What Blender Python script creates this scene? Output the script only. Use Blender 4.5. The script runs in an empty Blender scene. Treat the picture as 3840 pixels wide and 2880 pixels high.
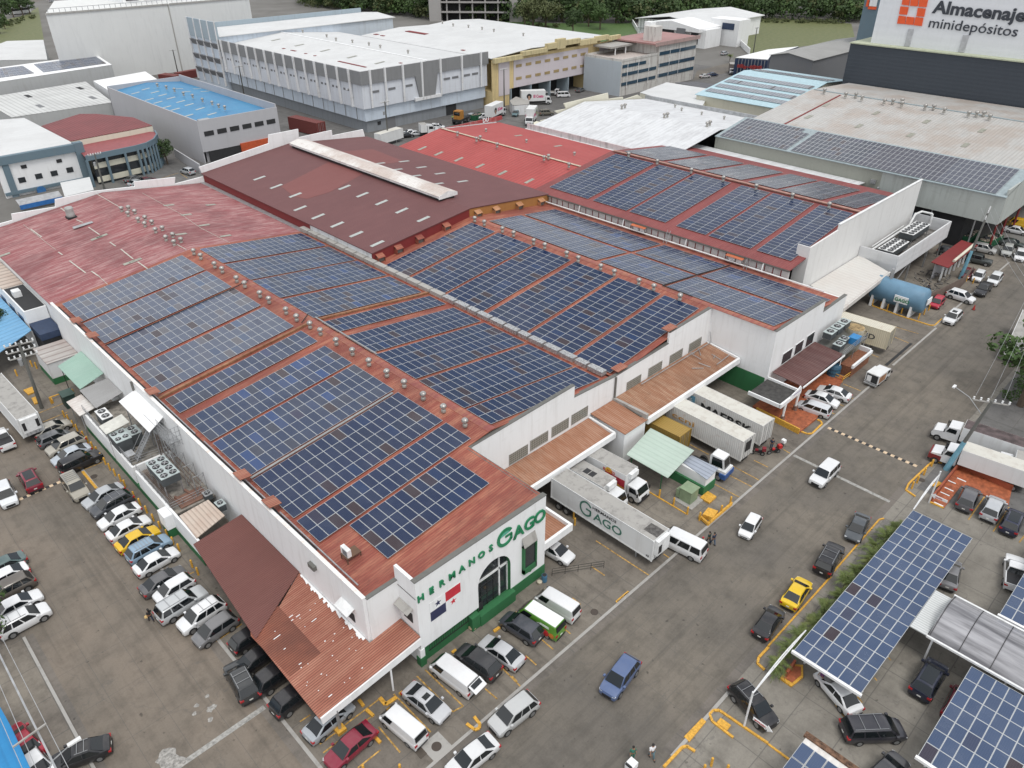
import bpy, bmesh, math, random
from mathutils import Vector, Matrix
R = math.radians
S = bpy.context.scene
# ---------------------------------------------------------------- camera
FPX, PITCH, ROLL, YAW = 2847.38, 0.56315, -0.0028615, 0.773905
CH = 58.0
cam_d = bpy.data.cameras.new('camera'); cam = bpy.data.objects.new('camera', cam_d); S.collection.objects.link(cam)
cam_d.sensor_width = 36; cam_d.lens = FPX / 3840 * 36; cam_d.clip_start = 1; cam_d.clip_end = 3000
cy, sy, cp, sp, cr, sr = math.cos(YAW), math.sin(YAW), math.cos(PITCH), math.sin(PITCH), math.cos(ROLL), math.sin(ROLL)
FW = Vector((sy*cp, cy*cp, -sp)); _r = Vector((cy, -sy, 0)); _u = _r.cross(FW)
RT = _r*cr + _u*sr; UP = -_r*sr + _u*cr
cam.matrix_world = Matrix(((RT.x, UP.x, -FW.x, 0), (RT.y, UP.y, -FW.y, 0), (RT.z, UP.z, -FW.z, CH), (0, 0, 0, 1)))
S.camera = cam
# ---------------------------------------------------------------- light: bright overcast
w = bpy.data.worlds.new("World"); S.world = w; w.use_nodes = True
nt = w.node_tree; bg = nt.nodes['Background']
sky = nt.nodes.new('ShaderNodeTexSky'); sky.sky_type = 'NISHITA'; sky.sun_disc = False
SUN_EL, SUN_AZ = R(64), R(200)
sky.sun_elevation = SUN_EL; sky.sun_rotation = SUN_AZ; sky.air_density = 1.0; sky.dust_density = 3.0
# cloud cover: breaks the blue into white and grey cloud by sky direction
tc = nt.nodes.new('ShaderNodeTexCoord'); nz = nt.nodes.new('ShaderNodeTexNoise'); nz.inputs['Scale'].default_value = 2.6; nz.inputs['Detail'].default_value = 6; nz.inputs['Roughness'].default_value = .55
mp = nt.nodes.new('ShaderNodeMapping'); mp.inputs['Scale'].default_value = (1, 1, 2.2)
cr_ = nt.nodes.new('ShaderNodeValToRGB'); cr_.color_ramp.elements[0].position = .40; cr_.color_ramp.elements[1].position = .60
cr_.color_ramp.elements[0].color = (4.0, 4.4, 5.0, 1); cr_.color_ramp.elements[1].color = (12.2, 12.0, 11.8, 1)
mx = nt.nodes.new('ShaderNodeMix'); mx.data_type = 'RGBA'; mx.inputs[0].default_value = .88
nt.links.new(tc.outputs['Generated'], mp.inputs['Vector']); nt.links.new(mp.outputs[0], nz.inputs['Vector']); nt.links.new(nz.outputs['Fac'], cr_.inputs['Fac'])
nt.links.new(sky.outputs['Color'], mx.inputs[6]); nt.links.new(cr_.outputs['Color'], mx.inputs[7])
nt.links.new(mx.outputs[2], bg.inputs['Color']); bg.inputs['Strength'].default_value = 0.108
sd = bpy.data.lights.new('sun', 'SUN'); sun = bpy.data.objects.new('sun', sd); S.collection.objects.link(sun)
sd.energy = 1.4; sd.angle = R(22); sd.color = (1, .97, .92)
_d = Vector((math.sin(SUN_AZ)*math.cos(SUN_EL), math.cos(SUN_AZ)*math.cos(SUN_EL), math.sin(SUN_EL)))
sun.rotation_euler = (-_d).to_track_quat('-Z', 'Y').to_euler(); sun.location = (40, 40, 150)
S.view_settings.view_transform = 'Standard'; S.view_settings.look = 'None'; S.view_settings.gamma = 1; S.view_settings.exposure = 0.25
try: S.view_settings.use_curve_mapping = False
except Exception: pass
S.cycles.max_bounces = 6; S.cycles.diffuse_bounces = 3; S.cycles.glossy_bounces = 2; S.cycles.transmission_bounces = 2

# ---------------------------------------------------------------- measuring helpers (pixel of the survey photo -> point on a real plane)
K = 960/2212
def T(c, r, a, b): return (c*960 + a*K, r*720 + b*K)
def ray(p): return FW*FPX + RT*(p[0]-1920) - UP*(p[1]-1440)
def P(p, z=0.0): d = ray(p); return Vector((0, 0, CH)) + d*((z-CH)/d.z)
def PYz(p, y): d = ray(p); return Vector((0, 0, CH)) + d*(y/d.y)
def PXz(p, x): d = ray(p); return Vector((0, 0, CH)) + d*(x/d.x)
random.seed(7)
rnd = random.random
COL = S.collection

# ---------------------------------------------------------------- materials
MATS = {}
def new_mat(name):
    m = bpy.data.materials.new(name); m.use_nodes = True
    return m, m.node_tree, m.node_tree.nodes['Principled BSDF']
def coord(nt, kind='Object', scale=(1, 1, 1), rot=(0, 0, 0)):
    tc = nt.nodes.new('ShaderNodeTexCoord'); mp = nt.nodes.new('ShaderNodeMapping')
    mp.inputs['Scale'].default_value = scale; mp.inputs['Rotation'].default_value = rot
    if kind == 'World':
        g = nt.nodes.new('ShaderNodeNewGeometry'); nt.links.new(g.outputs['Position'], mp.inputs['Vector'])
    else: nt.links.new(tc.outputs[kind], mp.inputs['Vector'])
    return mp.outputs[0]
def noise(nt, vec, scale, detail=4, rough=.6):
    n = nt.nodes.new('ShaderNodeTexNoise'); n.inputs['Scale'].default_value = scale; n.inputs['Detail'].default_value = detail; n.inputs['Roughness'].default_value = rough
    nt.links.new(vec, n.inputs['Vector']); return n.outputs['Fac']
def ramp(nt, fac, stops):
    r = nt.nodes.new('ShaderNodeValToRGB'); e = r.color_ramp.elements
    while len(e) < len(stops): e.new(.5)
    for i, (p, c) in enumerate(stops): e[i].position = p; e[i].color = (*c, 1) if len(c) == 3 else c
    nt.links.new(fac, r.inputs['Fac']); return r.outputs['Color']
def mix(nt, fac, a, b, mode='MIX'):
    m = nt.nodes.new('ShaderNodeMix'); m.data_type = 'RGBA'; m.blend_type = mode
    for v, i in ((fac, 0), (a, 6), (b, 7)):
        if hasattr(v, 'is_linked'): nt.links.new(v, m.inputs[i])
        elif i == 0: m.inputs[0].default_value = v
        else: m.inputs[i].default_value = (*v, 1)
    return m.outputs[2]
def math_(nt, op, a, b=0.0):
    m = nt.nodes.new('ShaderNodeMath'); m.operation = op
    for v, i in ((a, 0), (b, 1)):
        if hasattr(v, 'is_linked'): nt.links.new(v, m.inputs[i])
        else: m.inputs[i].default_value = v
    return m.outputs[0]
def bump(nt, bs, h, strength=.3, dist=.05):
    b = nt.nodes.new('ShaderNodeBump'); b.inputs['Strength'].default_value = strength; b.inputs['Distance'].default_value = dist
    nt.links.new(h, b.inputs['Height']); nt.links.new(b.outputs[0], bs.inputs['Normal'])
def wave(nt, vec, scale, direction='X', dist=0.0):
    n = nt.nodes.new('ShaderNodeTexWave'); n.wave_type = 'BANDS'; n.bands_direction = direction; n.inputs['Scale'].default_value = scale*.27; n.inputs['Distortion'].default_value = dist
    nt.links.new(vec, n.inputs['Vector']); return n.outputs['Fac']

def plain(name, col, rough=.6, metal=0.0, var=.12, vs=1.2, spec=.5):
    """paint / plastic / metal with faint uneven tone"""
    if name in MATS: return MATS[name]
    m, nt, bs = new_mat(name)
    v = coord(nt, 'World'); n = noise(nt, v, vs, 5)
    d = tuple(c*(1-var*1.6) for c in col); l = tuple(min(1, c*(1+var)) for c in col)
    nt.links.new(ramp(nt, n, [(.3, d), (.7, l)]), bs.inputs['Base Color'])
    bs.inputs['Roughness'].default_value = rough; bs.inputs['Metallic'].default_value = metal
    bs.inputs['Specular IOR Level'].default_value = spec
    MATS[name] = m; return m
def wallpaint(name, col, stain=(.22, .2, .17), amt=.35, corr=None, rough=.75):
    """painted wall: vertical run-off streaks, grime, optional sheet ribs (axis)"""
    if name in MATS: return MATS[name]
    m, nt, bs = new_mat(name)
    v = coord(nt, 'World', (1.1, 1.1, .12)); n = noise(nt, v, 1.0, 7, .7)
    v2 = coord(nt, 'World'); n2 = noise(nt, v2, .16, 4)
    a = ramp(nt, n, [(.5, (0, 0, 0)), (.78, (amt, amt, amt))])
    base = mix(nt, n2, tuple(c*.93 for c in col), tuple(min(1, c*1.04) for c in col))
    c = mix(nt, a, base, stain)
    n3 = noise(nt, coord(nt, 'World', (.5, .5, 3)), .8, 3, .5); c = mix(nt, ramp(nt, n3, [(.6, (0, 0, 0)), (.75, (amt*.3,)*3)]), c, stain)
    nt.links.new(c, bs.inputs['Base Color']); bs.inputs['Roughness'].default_value = rough
    if corr:
        g = coord(nt, 'World', (1, 1, 1)); wv = wave(nt, g, corr[1], corr[0]); bump(nt, bs, wv, .5, .03)
    MATS[name] = m; return m
def roofmat(name, col, light, dark, streak=.5, rib=('Y', 2.2), rough=.65, ss=(.05, 1.0, 1), patches=.3, ribdark=.25, metal=0):
    """sheet roof: ribs running down the slope (bands across `rib` axis), weather streaks stretched along the ribs"""
    if name in MATS: return MATS[name]
    m, nt, bs = new_mat(name)
    v = coord(nt, 'World', ss); n = noise(nt, v, 1.6, 8, .72)
    v2 = coord(nt, 'World'); n2 = noise(nt, v2, .12, 5, .6); n3 = noise(nt, v2, .9, 6, .7)
    c = mix(nt, ramp(nt, n, [(.44, (0, 0, 0)), (.62, (streak,)*3)]), col, light)
    c = mix(nt, ramp(nt, n2, [(.45, (0, 0, 0)), (.6, (patches,)*3)]), c, dark)
    c = mix(nt, ramp(nt, n3, [(.55, (0, 0, 0)), (.75, (streak*.6,)*3)]), c, dark)
    g = coord(nt, 'World'); wv = wave(nt, g, rib[1], rib[0])
    c = mix(nt, ramp(nt, wv, [(0, (ribdark,)*3), (.35, (0, 0, 0))]), c, tuple(x*.35 for x in dark))
    nt.links.new(c, bs.inputs['Base Color']); bs.inputs['Roughness'].default_value = rough; bs.inputs['Metallic'].default_value = metal
    bump(nt, bs, wv, .6, .05)
    MATS[name] = m; return m

M_white = wallpaint('white_wall_paint', (.80, .81, .815), (.36, .34, .31), amt=.3)
M_whitedirty = wallpaint('weathered_white_paint', (.70, .71, .72), (.25, .22, .19), .75)
M_greywall = wallpaint('pale_grey_wall', (.50, .51, .55), amt=.15)
M_cream = wallpaint('cream_wall', (.66, .64, .53), amt=.15)
M_green = wallpaint('dark_green_paint', (.028, .15, .055), (.02, .05, .03), .4)
M_red_roof = roofmat('weathered_red_sheet', (.27, .068, .045), (.42, .17, .105), (.11, .030, .025), .85, ('Y', 4.0), ss=(.035, 1.0, 1), patches=.4)
M_old_red = roofmat('faded_old_red_sheet', (.27, .075, .08), (.46, .29, .28), (.13, .036, .04), .85, ('Y', 2.6), ss=(.12, 1.5, 1), patches=.5)
M_brown_roof = roofmat('matt_brown_sheet', (.142, .056, .057), (.175, .072, .070), (.120, .046, .046), .4, ('Y', 3.0), .7, ss=(.1, .4, 1), patches=.3)
M_bright_red = roofmat('bright_red_sheet', (.37, .062, .057), (.41, .085, .078), (.29, .045, .042), .5, ('Y', 1.2), ss=(.05, .3, 1), patches=.35, ribdark=.3)
M_grey_metal = plain('galvanised_steel', (.42, .43, .44), .45, .6, .15)
M_white_metal = plain('white_painted_metal', (.74, .75, .75), .5)
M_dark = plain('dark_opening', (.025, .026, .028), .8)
M_black = plain('black_rubber', (.018, .018, .018), .75)
M_cap = wallpaint('stained_parapet_cap', (.14, .14, .13), (.05, .06, .05), .6)
M_conc = wallpaint('bare_concrete', (.36, .35, .33), (.13, .12, .11), .6)
M_yellow = plain('yellow_kerb_paint', (.66, .36, .05), .65, var=.22, vs=5)
M_glassdark = plain('tinted_window_glass', (.03, .035, .04), .08, 0, .1, spec=.8)
M_glass = plain('clear_window_glass', (.07, .09, .10), .08, 0, .1, spec=.8)
M_steelblue = plain('light_blue_post_paint', (.16, .36, .46), .55)
M_terracotta = roofmat('terracotta_corrugated', (.34, .125, .082), (.46, .22, .15), (.20, .065, .042), .8, ('Y', 5.0), .75, ss=(.1, 1.2, 1), patches=.3, ribdark=.7)
M_clayold = roofmat('old_ochre_corrugated', (.31, .15, .085), (.43, .27, .18), (.16, .08, .045), .9, ('X', 4.0), .75, ss=(1.2, .1, 1), patches=.4, ribdark=.5)
M_brownshed = roofmat('brown_corrugated', (.16, .058, .048), (.19, .08, .065), (.11, .04, .034), .3, ('Y', 5.0), .7, ss=(.1, 1, 1), patches=.3, ribdark=.6)

# ---------------------------------------------------------------- mesh builder
class MB:
    def __init__(s): s.v = []; s.f = []; s.mi = []
    def add(s, vs, fs, mi=0):
        o = len(s.v); s.v += [tuple(v) for v in vs]
        for f in fs: s.f.append([i+o for i in f]); s.mi.append(mi)
        return s
    def box(s, x0, x1, y0, y1, z0, z1, mi=0):
        if x0 > x1: x0, x1 = x1, x0
        if y0 > y1: y0, y1 = y1, y0
        if z0 > z1: z0, z1 = z1, z0
        v = [(x0, y0, z0), (x1, y0, z0), (x1, y1, z0), (x0, y1, z0), (x0, y0, z1), (x1, y0, z1), (x1, y1, z1), (x0, y1, z1)]
        return s.add(v, [(0, 3, 2, 1), (4, 5, 6, 7), (0, 1, 5, 4), (1, 2, 6, 5), (2, 3, 7, 6), (3, 0, 4, 7)], mi)
    def slab(s, pts, th, mi=0):
        """thick sheet: top surface through pts, thickness th downward"""
        n = len(pts); t = [tuple(p) for p in pts]; b = [(p[0], p[1], p[2]-th) for p in pts]
        fs = [tuple(range(n)), tuple(range(2*n-1, n-1, -1))] + [(i, i+n, (i+1) % n+n, (i+1) % n) for i in range(n)]
        return s.add(t+b, fs, mi)
    def prism(s, pts, d, mi=0):
        """polygon pts extruded by vector d"""
        n = len(pts); t = [tuple(p) for p in pts]; b = [(p[0]+d[0], p[1]+d[1], p[2]+d[2]) for p in pts]
        fs = [tuple(range(n)), tuple(range(2*n-1, n-1, -1))] + [(i, i+n, (i+1) % n+n, (i+1) % n) for i in range(n)]
        return s.add(t+b, fs, mi)
    def tube(s, a, b, r, n=8, r2=None, mi=0, caps=True):
        a = Vector(a); b = Vector(b); r2 = r if r2 is None else r2; ax = (b-a)
        if ax.length < 1e-6: return s
        ax.normalize(); u = ax.orthogonal().normalized(); v = ax.cross(u)
        vs = []
        for c, rr in ((a, r), (b, r2)):
            for i in range(n):
                t = 2*math.pi*i/n; vs.append(c+u*math.cos(t)*rr+v*math.sin(t)*rr)
        fs = [(i, (i+1) % n, (i+1) % n+n, i+n) for i in range(n)]
        if caps: fs += [tuple(range(n-1, -1, -1)), tuple(range(n, 2*n))]
        return s.add(vs, fs, mi)
    def path(s, pts, r, n=6, mi=0):
        for a, b in zip(pts, pts[1:]): s.tube(a, b, r, n, mi=mi)
        return s
    def bar(s, a, b, w, h=None, mi=0):
        """square bar"""
        h = w if h is None else h; a = Vector(a); b = Vector(b); ax = (b-a)
        if ax.length < 1e-6: return s
        ax.normalize(); up = Vector((0, 0, 1)) if abs(ax.z) < .95 else Vector((0, 1, 0)); u = ax.cross(up).normalized(); v = u.cross(ax)
        vs = [c+u*i*w/2+v*j*h/2 for c in (a, b) for i, j in ((-1, -1), (1, -1), (1, 1), (-1, 1))]
        return s.add(vs, [(0, 1, 2, 3), (7, 6, 5, 4), (0, 4, 5, 1), (1, 5, 6, 2), (2, 6, 7, 3), (3, 7, 4, 0)], mi)
    def lathe(s, c, prof, n=12, mi=0):
        """prof: (radius, z) upward around vertical axis at c"""
        vs = [(c[0]+r*math.cos(2*math.pi*i/n), c[1]+r*math.sin(2*math.pi*i/n), c[2]+z) for r, z in prof for i in range(n)]
        fs = [(j*n+i, j*n+(i+1) % n, (j+1)*n+(i+1) % n, (j+1)*n+i) for j in range(len(prof)-1) for i in range(n)]
        fs += [tuple(range(n-1, -1, -1)), tuple(range((len(prof)-1)*n, len(prof)*n))]
        return s.add(vs, fs, mi)
    def mesh(s, name, mats, off=(0, 0, 0), smooth=False):
        me = bpy.data.meshes.new(name)
        me.from_pydata([(v[0]-off[0], v[1]-off[1], v[2]-off[2]) for v in s.v], [], s.f)
        for m in mats: me.materials.append(m)
        me.polygons.foreach_set('material_index', s.mi)
        if smooth: me.polygons.foreach_set('use_smooth', [True]*len(s.f))
        me.update()
        return me
    def build(s, name, mats, parent=None, label=None, smooth=False, loc=None, kind=None):
        if not isinstance(mats, (list, tuple)): mats = [mats]
        off = tuple(parent.location) if parent is not None and parent.parent is None else (loc or (0, 0, 0))
        if parent is not None and parent.parent is not None: off = tuple(WOFF.get(parent.name, (0, 0, 0)))
        o = bpy.data.objects.new(name, s.mesh(name, mats, off, smooth)); COL.objects.link(o)
        if parent is None: o.location = off
        else: o.parent = parent
        WOFF[o.name] = off
        if label: o['label'] = label
        if kind: o['kind'] = kind
        return o
USED = {}; WOFF = {}
def tag(o, label, cat, group=None, kind=None):
    if label in USED: print('DUP LABEL', label)
    USED[label] = 1
    o['label'] = label; o['category'] = cat
    if group: o['group'] = group
    if kind: o['kind'] = kind
    return o
def thing(name, label, cat, loc=(0, 0, 0), group=None):
    o = bpy.data.objects.new(name, None); COL.objects.link(o); o.location = loc; o.empty_display_size = .5
    return tag(o, label, cat, group)
def struct(name, mb, mat, label=None):
    o = mb.build(name, mat); o['kind'] = 'structure'
    if label: o['label'] = label
    return o
def copy_tree(o, parent=None):
    c = o.copy(); COL.objects.link(c)
    if parent is not None: c.parent = parent
    for ch in o.children: copy_tree(ch, c)
    return c
ORD = 'first second third fourth fifth sixth seventh eighth ninth tenth eleventh twelfth thirteenth fourteenth fifteenth sixteenth seventeenth eighteenth nineteenth twentieth twenty-first twenty-second twenty-third twenty-fourth twenty-fifth twenty-sixth twenty-seventh twenty-eighth twenty-ninth thirtieth'.split()
def text_mesh(s, size, depth, mat, name='letters', spacing=1.0, shear=0.0, align='LEFT', bold=0.0, scalex=1.0):
    """letters standing in local XZ-plane (x right, z up), facing -Y"""
    cu = bpy.data.curves.new(name, 'FONT'); cu.body = s; cu.size = size; cu.extrude = depth; cu.space_character = spacing; cu.shear = shear; cu.align_x = align; cu.offset = bold; cu.resolution_u = 3
    ob = bpy.data.objects.new(name, cu); COL.objects.link(ob)
    dg = bpy.context.evaluated_depsgraph_get(); dg.update()
    me = bpy.data.meshes.new_from_object(ob.evaluated_get(dg)); bpy.data.objects.remove(ob)
    for v in me.vertices: v.co = Vector((v.co.x*scalex, -v.co.z, v.co.y))
    me.materials.clear(); me.materials.append(mat); me.name = name
    return me
def put_mesh(me, name, origin, ex, ez, parent=None, label=None):
    """place a mesh drawn in local XZ with x->ex, z->ez, -y outward; baked to world axes relative to parent"""
    ex = Vector(ex).normalized(); ez = Vector(ez).normalized(); ey = ez.cross(ex)
    off = Vector(parent.location) if parent is not None and parent.parent is None else Vector(WOFF.get(parent.name, (0, 0, 0))) if parent is not None else Vector((0, 0, 0))
    o_ = Vector(origin)
    for v in me.vertices: v.co = o_ + ex*v.co.x + ey*v.co.y + ez*v.co.z - off
    o = bpy.data.objects.new(name, me); COL.objects.link(o)
    if parent is not None: o.parent = parent; WOFF[o.name] = tuple(off)
    if label: o['label'] = label
    return o
# ================================================================ GROUND AND STREETS
def pave(name, c1, c2, stain, jx, jy, ox=0.0, oy=0.0, streak=None, joint=(.10, .095, .088), rough=.85, jw=.045):
    """cast concrete: slab joints every jx / jy metres, mottled tone, dark drips, hair cracks"""
    m, nt, bs = new_mat(name)
    v = coord(nt, 'World')
    big = noise(nt, v, .07, 4, .55); mid = noise(nt, v, .45, 7, .68); fine = noise(nt, v, 6.0, 5, .7)
    c = mix(nt, ramp(nt, big, [(.38, (0, 0, 0)), (.62, (1, 1, 1))]), c1, c2)
    c = mix(nt, ramp(nt, mid, [(.46, (0, 0, 0)), (.78, (.75, .75, .75))]), c, stain)
    vs = coord(nt, 'World', streak or (.1, .8, 1)); st = noise(nt, vs, 1.4, 6, .7)
    c = mix(nt, ramp(nt, st, [(.5, (0, 0, 0)), (.8, (.4, .4, .4))]), c, stain)
    c = mix(nt, ramp(nt, fine, [(.3, (.16, .16, .16)), (.6, (0, 0, 0))]), c, tuple(x*.4 for x in stain))
    sp = noise(nt, v, 1.7, 2, .4)
    c = mix(nt, ramp(nt, sp, [(.70, (0, 0, 0)), (.78, (.65, .65, .65))]), c, tuple(x*.35 for x in stain))
    tr = noise(nt, coord(nt, 'World', (.02, 1.1, 1) if (streak or (1, 0))[0] < .2 else (1.1, .02, 1)), 1.0, 3, .5); c = mix(nt, ramp(nt, tr, [(.55, (0, 0, 0)), (.68, (.28, .28, .28))]), c, tuple(x*.7 for x in stain))
    s = nt.nodes.new('ShaderNodeSeparateXYZ'); nt.links.new(v, s.inputs[0])
    wob = math_(nt, 'MULTIPLY', math_(nt, 'SUBTRACT', mid, .5), .12)
    ln = None
    for ax, st_, off in ((0, jx, ox), (1, jy, oy)):
        if not st_: continue
        p = math_(nt, 'ADD', math_(nt, 'ADD', s.outputs[ax], 5000*st_-off), wob)
        f = math_(nt, 'MODULO', p, st_); a = math_(nt, 'ABSOLUTE', math_(nt, 'SUBTRACT', f, st_/2))
        g = math_(nt, 'GREATER_THAN', a, st_/2-jw); ln = g if ln is None else math_(nt, 'MAXIMUM', ln, g)
    if ln is not None: c = mix(nt, math_(nt, 'MULTIPLY', ln, .62), c, joint)
    vo = nt.nodes.new('ShaderNodeTexVoronoi'); vo.feature = 'DISTANCE_TO_EDGE'; vo.inputs['Scale'].default_value = .09
    dv = nt.nodes.new('ShaderNodeVectorMath'); dv.operation = 'ADD'; nz_ = nt.nodes.new('ShaderNodeTexNoise'); nz_.inputs['Scale'].default_value = .5; nz_.inputs['Detail'].default_value = 6
    nt.links.new(v, nz_.inputs['Vector']); sc = nt.nodes.new('ShaderNodeVectorMath'); sc.operation = 'SCALE'; sc.inputs['Scale'].default_value = 2.5; nt.links.new(nz_.outputs['Color'], sc.inputs[0])
    nt.links.new(v, dv.inputs[0]); nt.links.new(sc.outputs[0], dv.inputs[1]); nt.links.new(dv.outputs[0], vo.inputs['Vector'])
    c = mix(nt, ramp(nt, vo.outputs['Distance'], [(0, (.45, .45, .45)), (.004, (0, 0, 0))]), c, joint)
    nt.links.new(c, bs.inputs['Base Color']); bs.inputs['Roughness'].default_value = rough
    bump(nt, bs, fine, .15, .02)
    MATS[name] = m; return m
M_road = pave('street_concrete', (0.180, 0.158, 0.130), (0.131, 0.118, 0.102), (0.063, 0.058, 0.048), 4.6, 3.2, 1.2, .75, (.07, .9, 1), jw=.022)
M_road2 = pave('side_street_concrete', (0.205, 0.171, 0.137), (0.159, 0.139, 0.115), (0.081, 0.070, 0.057), 3.05, 5.2, .70, 2.0, (.9, .07, 1), jw=.022)
M_apron = pave('apron_concrete', (0.230, 0.205, 0.170), (0.160, 0.141, 0.120), (0.053, 0.046, 0.039), 5.1, 4.3, .3, 1.5, (1, .6, 1))
M_lot = pave('lot_concrete', (0.278, 0.260, 0.225), (0.209, 0.194, 0.168), (0.107, 0.097, 0.083), 3.9, 3.9, 0, 0, (.6, 1, 1))
M_yard = pave('yard_asphalt', (.16, .155, .15), (.12, .118, .115), (.06, .058, .056), 0, 6, 0, 0, (.7, .3, 1))
def groundmat():
    m, nt, bs = new_mat('earth_and_paving')
    v = coord(nt, 'World'); n = noise(nt, v, .05, 6, .6)
    nt.links.new(ramp(nt, n, [(.35, (.12, .115, .105)), (.65, (.17, .165, .155))]), bs.inputs['Base Color']); bs.inputs['Roughness'].default_value = .9
    return m
def sheet(name, x0, x1, y0, y1, z, mat, label=None):
    return struct(name, MB().add([(x0, y0, z), (x1, y0, z), (x1, y1, z), (x0, y1, z)], [(0, 1, 2, 3)]), mat, label)
sheet('ground', -300, 2000, -300, 2200, 0, groundmat(), 'grey paved ground under the whole industrial estate')
sheet('parking_lot', 13.2, 400, -60, 16.7, .004, M_lot)
sheet('side_lot', -60, .6, -40, 200, .004, M_apron)
sheet('apron', 13.2, 165, 29.4, 130, .008, M_apron)
sheet('asphalt_yard', 82, 200, -30, 16.0, .009, M_yard)
sheet('street', -60, 420, 16.7, 29.4, .012, M_road)
sheet('side_street', .6, 13.2, 29.4, 200, .012, M_road2)
sheet('back_yard', 60, 300, 160, 330, .008, M_yard)
# kerbs and gutters
kb = MB()
for x0, x1, y in ((13.2, 107, 29.4), (125, 162, 29.9), (108, 124.8, 29.5)): kb.box(x0, x1, y, y+.28, 0, .07)
kb.box(34, 42.5, 16.4, 16.7, 0, .12); kb.box(.35, .6, 29.4, 66, 0, .13); kb.box(13.2, 13.5, 33, 100, 0, .06)
struct('kerb', kb, M_conc)
gm = MB(); gm.add([(13.2, 28.7, .017), (107, 28.7, .017), (107, 29.38, .017), (13.2, 29.38, .017)], [(0, 1, 2, 3)])
gm.add([(34, 16.72, .017), (90, 16.72, .017), (90, 17.5, .017), (34, 17.5, .017)], [(0, 1, 2, 3)])
gm.add([(12.4, 33, .017), (13.18, 33, .017), (13.18, 96, .017), (12.4, 96, .017)], [(0, 1, 2, 3)])
gm.add([(.62, 29.4, .017), (1.25, 29.4, .017), (1.25, 66, .017), (.62, 66, .017)], [(0, 1, 2, 3)])
struct('gutter', gm, pave('gutter_concrete', (0.191, 0.168, 0.145), (0.143, 0.129, 0.115), (0.063, 0.058, 0.050), 3, 0, jw=.05))
M_mark_w = plain('worn_white_marking', (.34, .335, .315), .8, var=.3, vs=3)
M_mark_y = plain('worn_yellow_marking', (.50, .30, .08), .85, var=.45, vs=3)
mk = MB()
def flat(mb, a, b, w, z=.022, mi=0):
    a = Vector((a[0], a[1], 0)); b = Vector((b[0], b[1], 0)); d = (b-a).normalized(); n = Vector((-d.y, d.x, 0))*w/2
    mb.add([(q.x, q.y, z) for q in (a-n, b-n, b+n, a+n)], [(0, 1, 2, 3)], mi)
flat(mk, (77.5, 29.2), (77.3, 17.2), .45); flat(mk, (5.0, 43.6), (12.9, 43.6), .5)
struct('road_markings', mk, M_mark_w)
# bay lines on the aprons
ym = MB()
def gl(p, q, w=.13, z=.024): a = P(p); b = P(q); flat(ym, a, b, w, z)
for p, q in ((T(1,3,1460,810),T(1,3,1790,1125)),(T(1,3,1390,865),T(1,3,1700,1175)),(T(1,3,1700,1175),T(1,3,1790,1125)),(T(1,3,2100,770),T(1,3,2290,960)),
    (T(1,3,1980,975),T(1,3,2085,1065)),(T(1,3,1190,1020),T(1,3,1510,1350)),(T(1,3,1060,1305),T(1,3,1245,1525)),(T(1,3,550,1455),T(1,3,690,1355)),(T(1,3,740,1310),T(1,3,1065,1065)),
    (T(1,3,580,1530),T(1,3,990,1220)),(T(1,3,880,1659),T(1,3,1075,1505)),(T(1,3,380,1260),T(1,3,470,1200)),(T(1,3,190,1040),T(1,3,245,995)),(T(1,3,40,860),T(1,3,80,830)),
    (T(0,3,1870,565),T(0,3,2090,415)),(T(2,3,240,535),T(2,3,355,635)),(T(2,3,120,690),T(2,3,210,770)),(T(2,3,0,865),T(2,3,45,915)),(T(2,3,450,455),T(2,3,505,500)),(T(2,3,520,190),T(2,3,590,245)),(T(2,3,590,245),T(2,3,550,280)),
    (T(2,2,725,1355),T(2,2,1185,1655)),(T(2,2,690,1580),T(2,2,800,1655)),(T(2,2,925,990),T(2,2,1360,1270)),(T(2,2,1310,1470),T(2,2,1370,1510)),(T(2,2,1540,525),T(2,2,1700,610)),(T(2,2,1720,850),T(2,2,1965,980)),
    (T(2,2,1840,770),T(2,2,2075,890)),(T(2,2,1860,685),T(2,2,2140,835)),(T(2,2,2090,660),T(2,2,2212,720)),(T(3,2,130,565),T(3,2,190,600)),(T(3,2,540,245),T(3,2,580,262)),(T(3,2,615,175),T(3,2,655,192)),(T(3,2,650,0),T(3,2,800,60)),(T(3,2,705,115),T(3,2,740,130)),
    (T(3,1,1110,1170),T(3,1,1300,1225)),(T(3,1,1095,1255),T(3,1,1215,1305)),(T(3,1,815,1375),T(3,1,960,1430)),
    (T(3,2,1870,975),T(3,2,1730,1175)),(T(3,2,2085,1065),T(3,2,1945,1275)),(T(3,2,2225,1300),T(3,2,2170,1370)),(T(3,3,735,1000),T(3,3,815,1095)),(T(3,3,580,1110),T(3,3,680,1250)),(T(3,3,920,880),T(3,3,940,905)),
    (T(3,3,0,1455),T(3,3,195,1605)),(T(3,3,1040,705),T(3,3,1060,730)),(T(0,2,370,330),T(0,2,590,240)),(T(0,2,340,250),T(0,2,570,160)),(T(0,2,715,745),T(0,2,890,675)),(T(0,2,1620,1650),T(0,2,1680,1625)),
    (T(0,0,1340,1560),T(0,0,1540,1495)),(T(0,0,1560,1500),T(0,0,1620,1540)),(T(0,3,90,1290),T(0,3,175,1250))): gl(p, q)
struct('parking_bay_lines', ym, M_mark_y)
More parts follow.
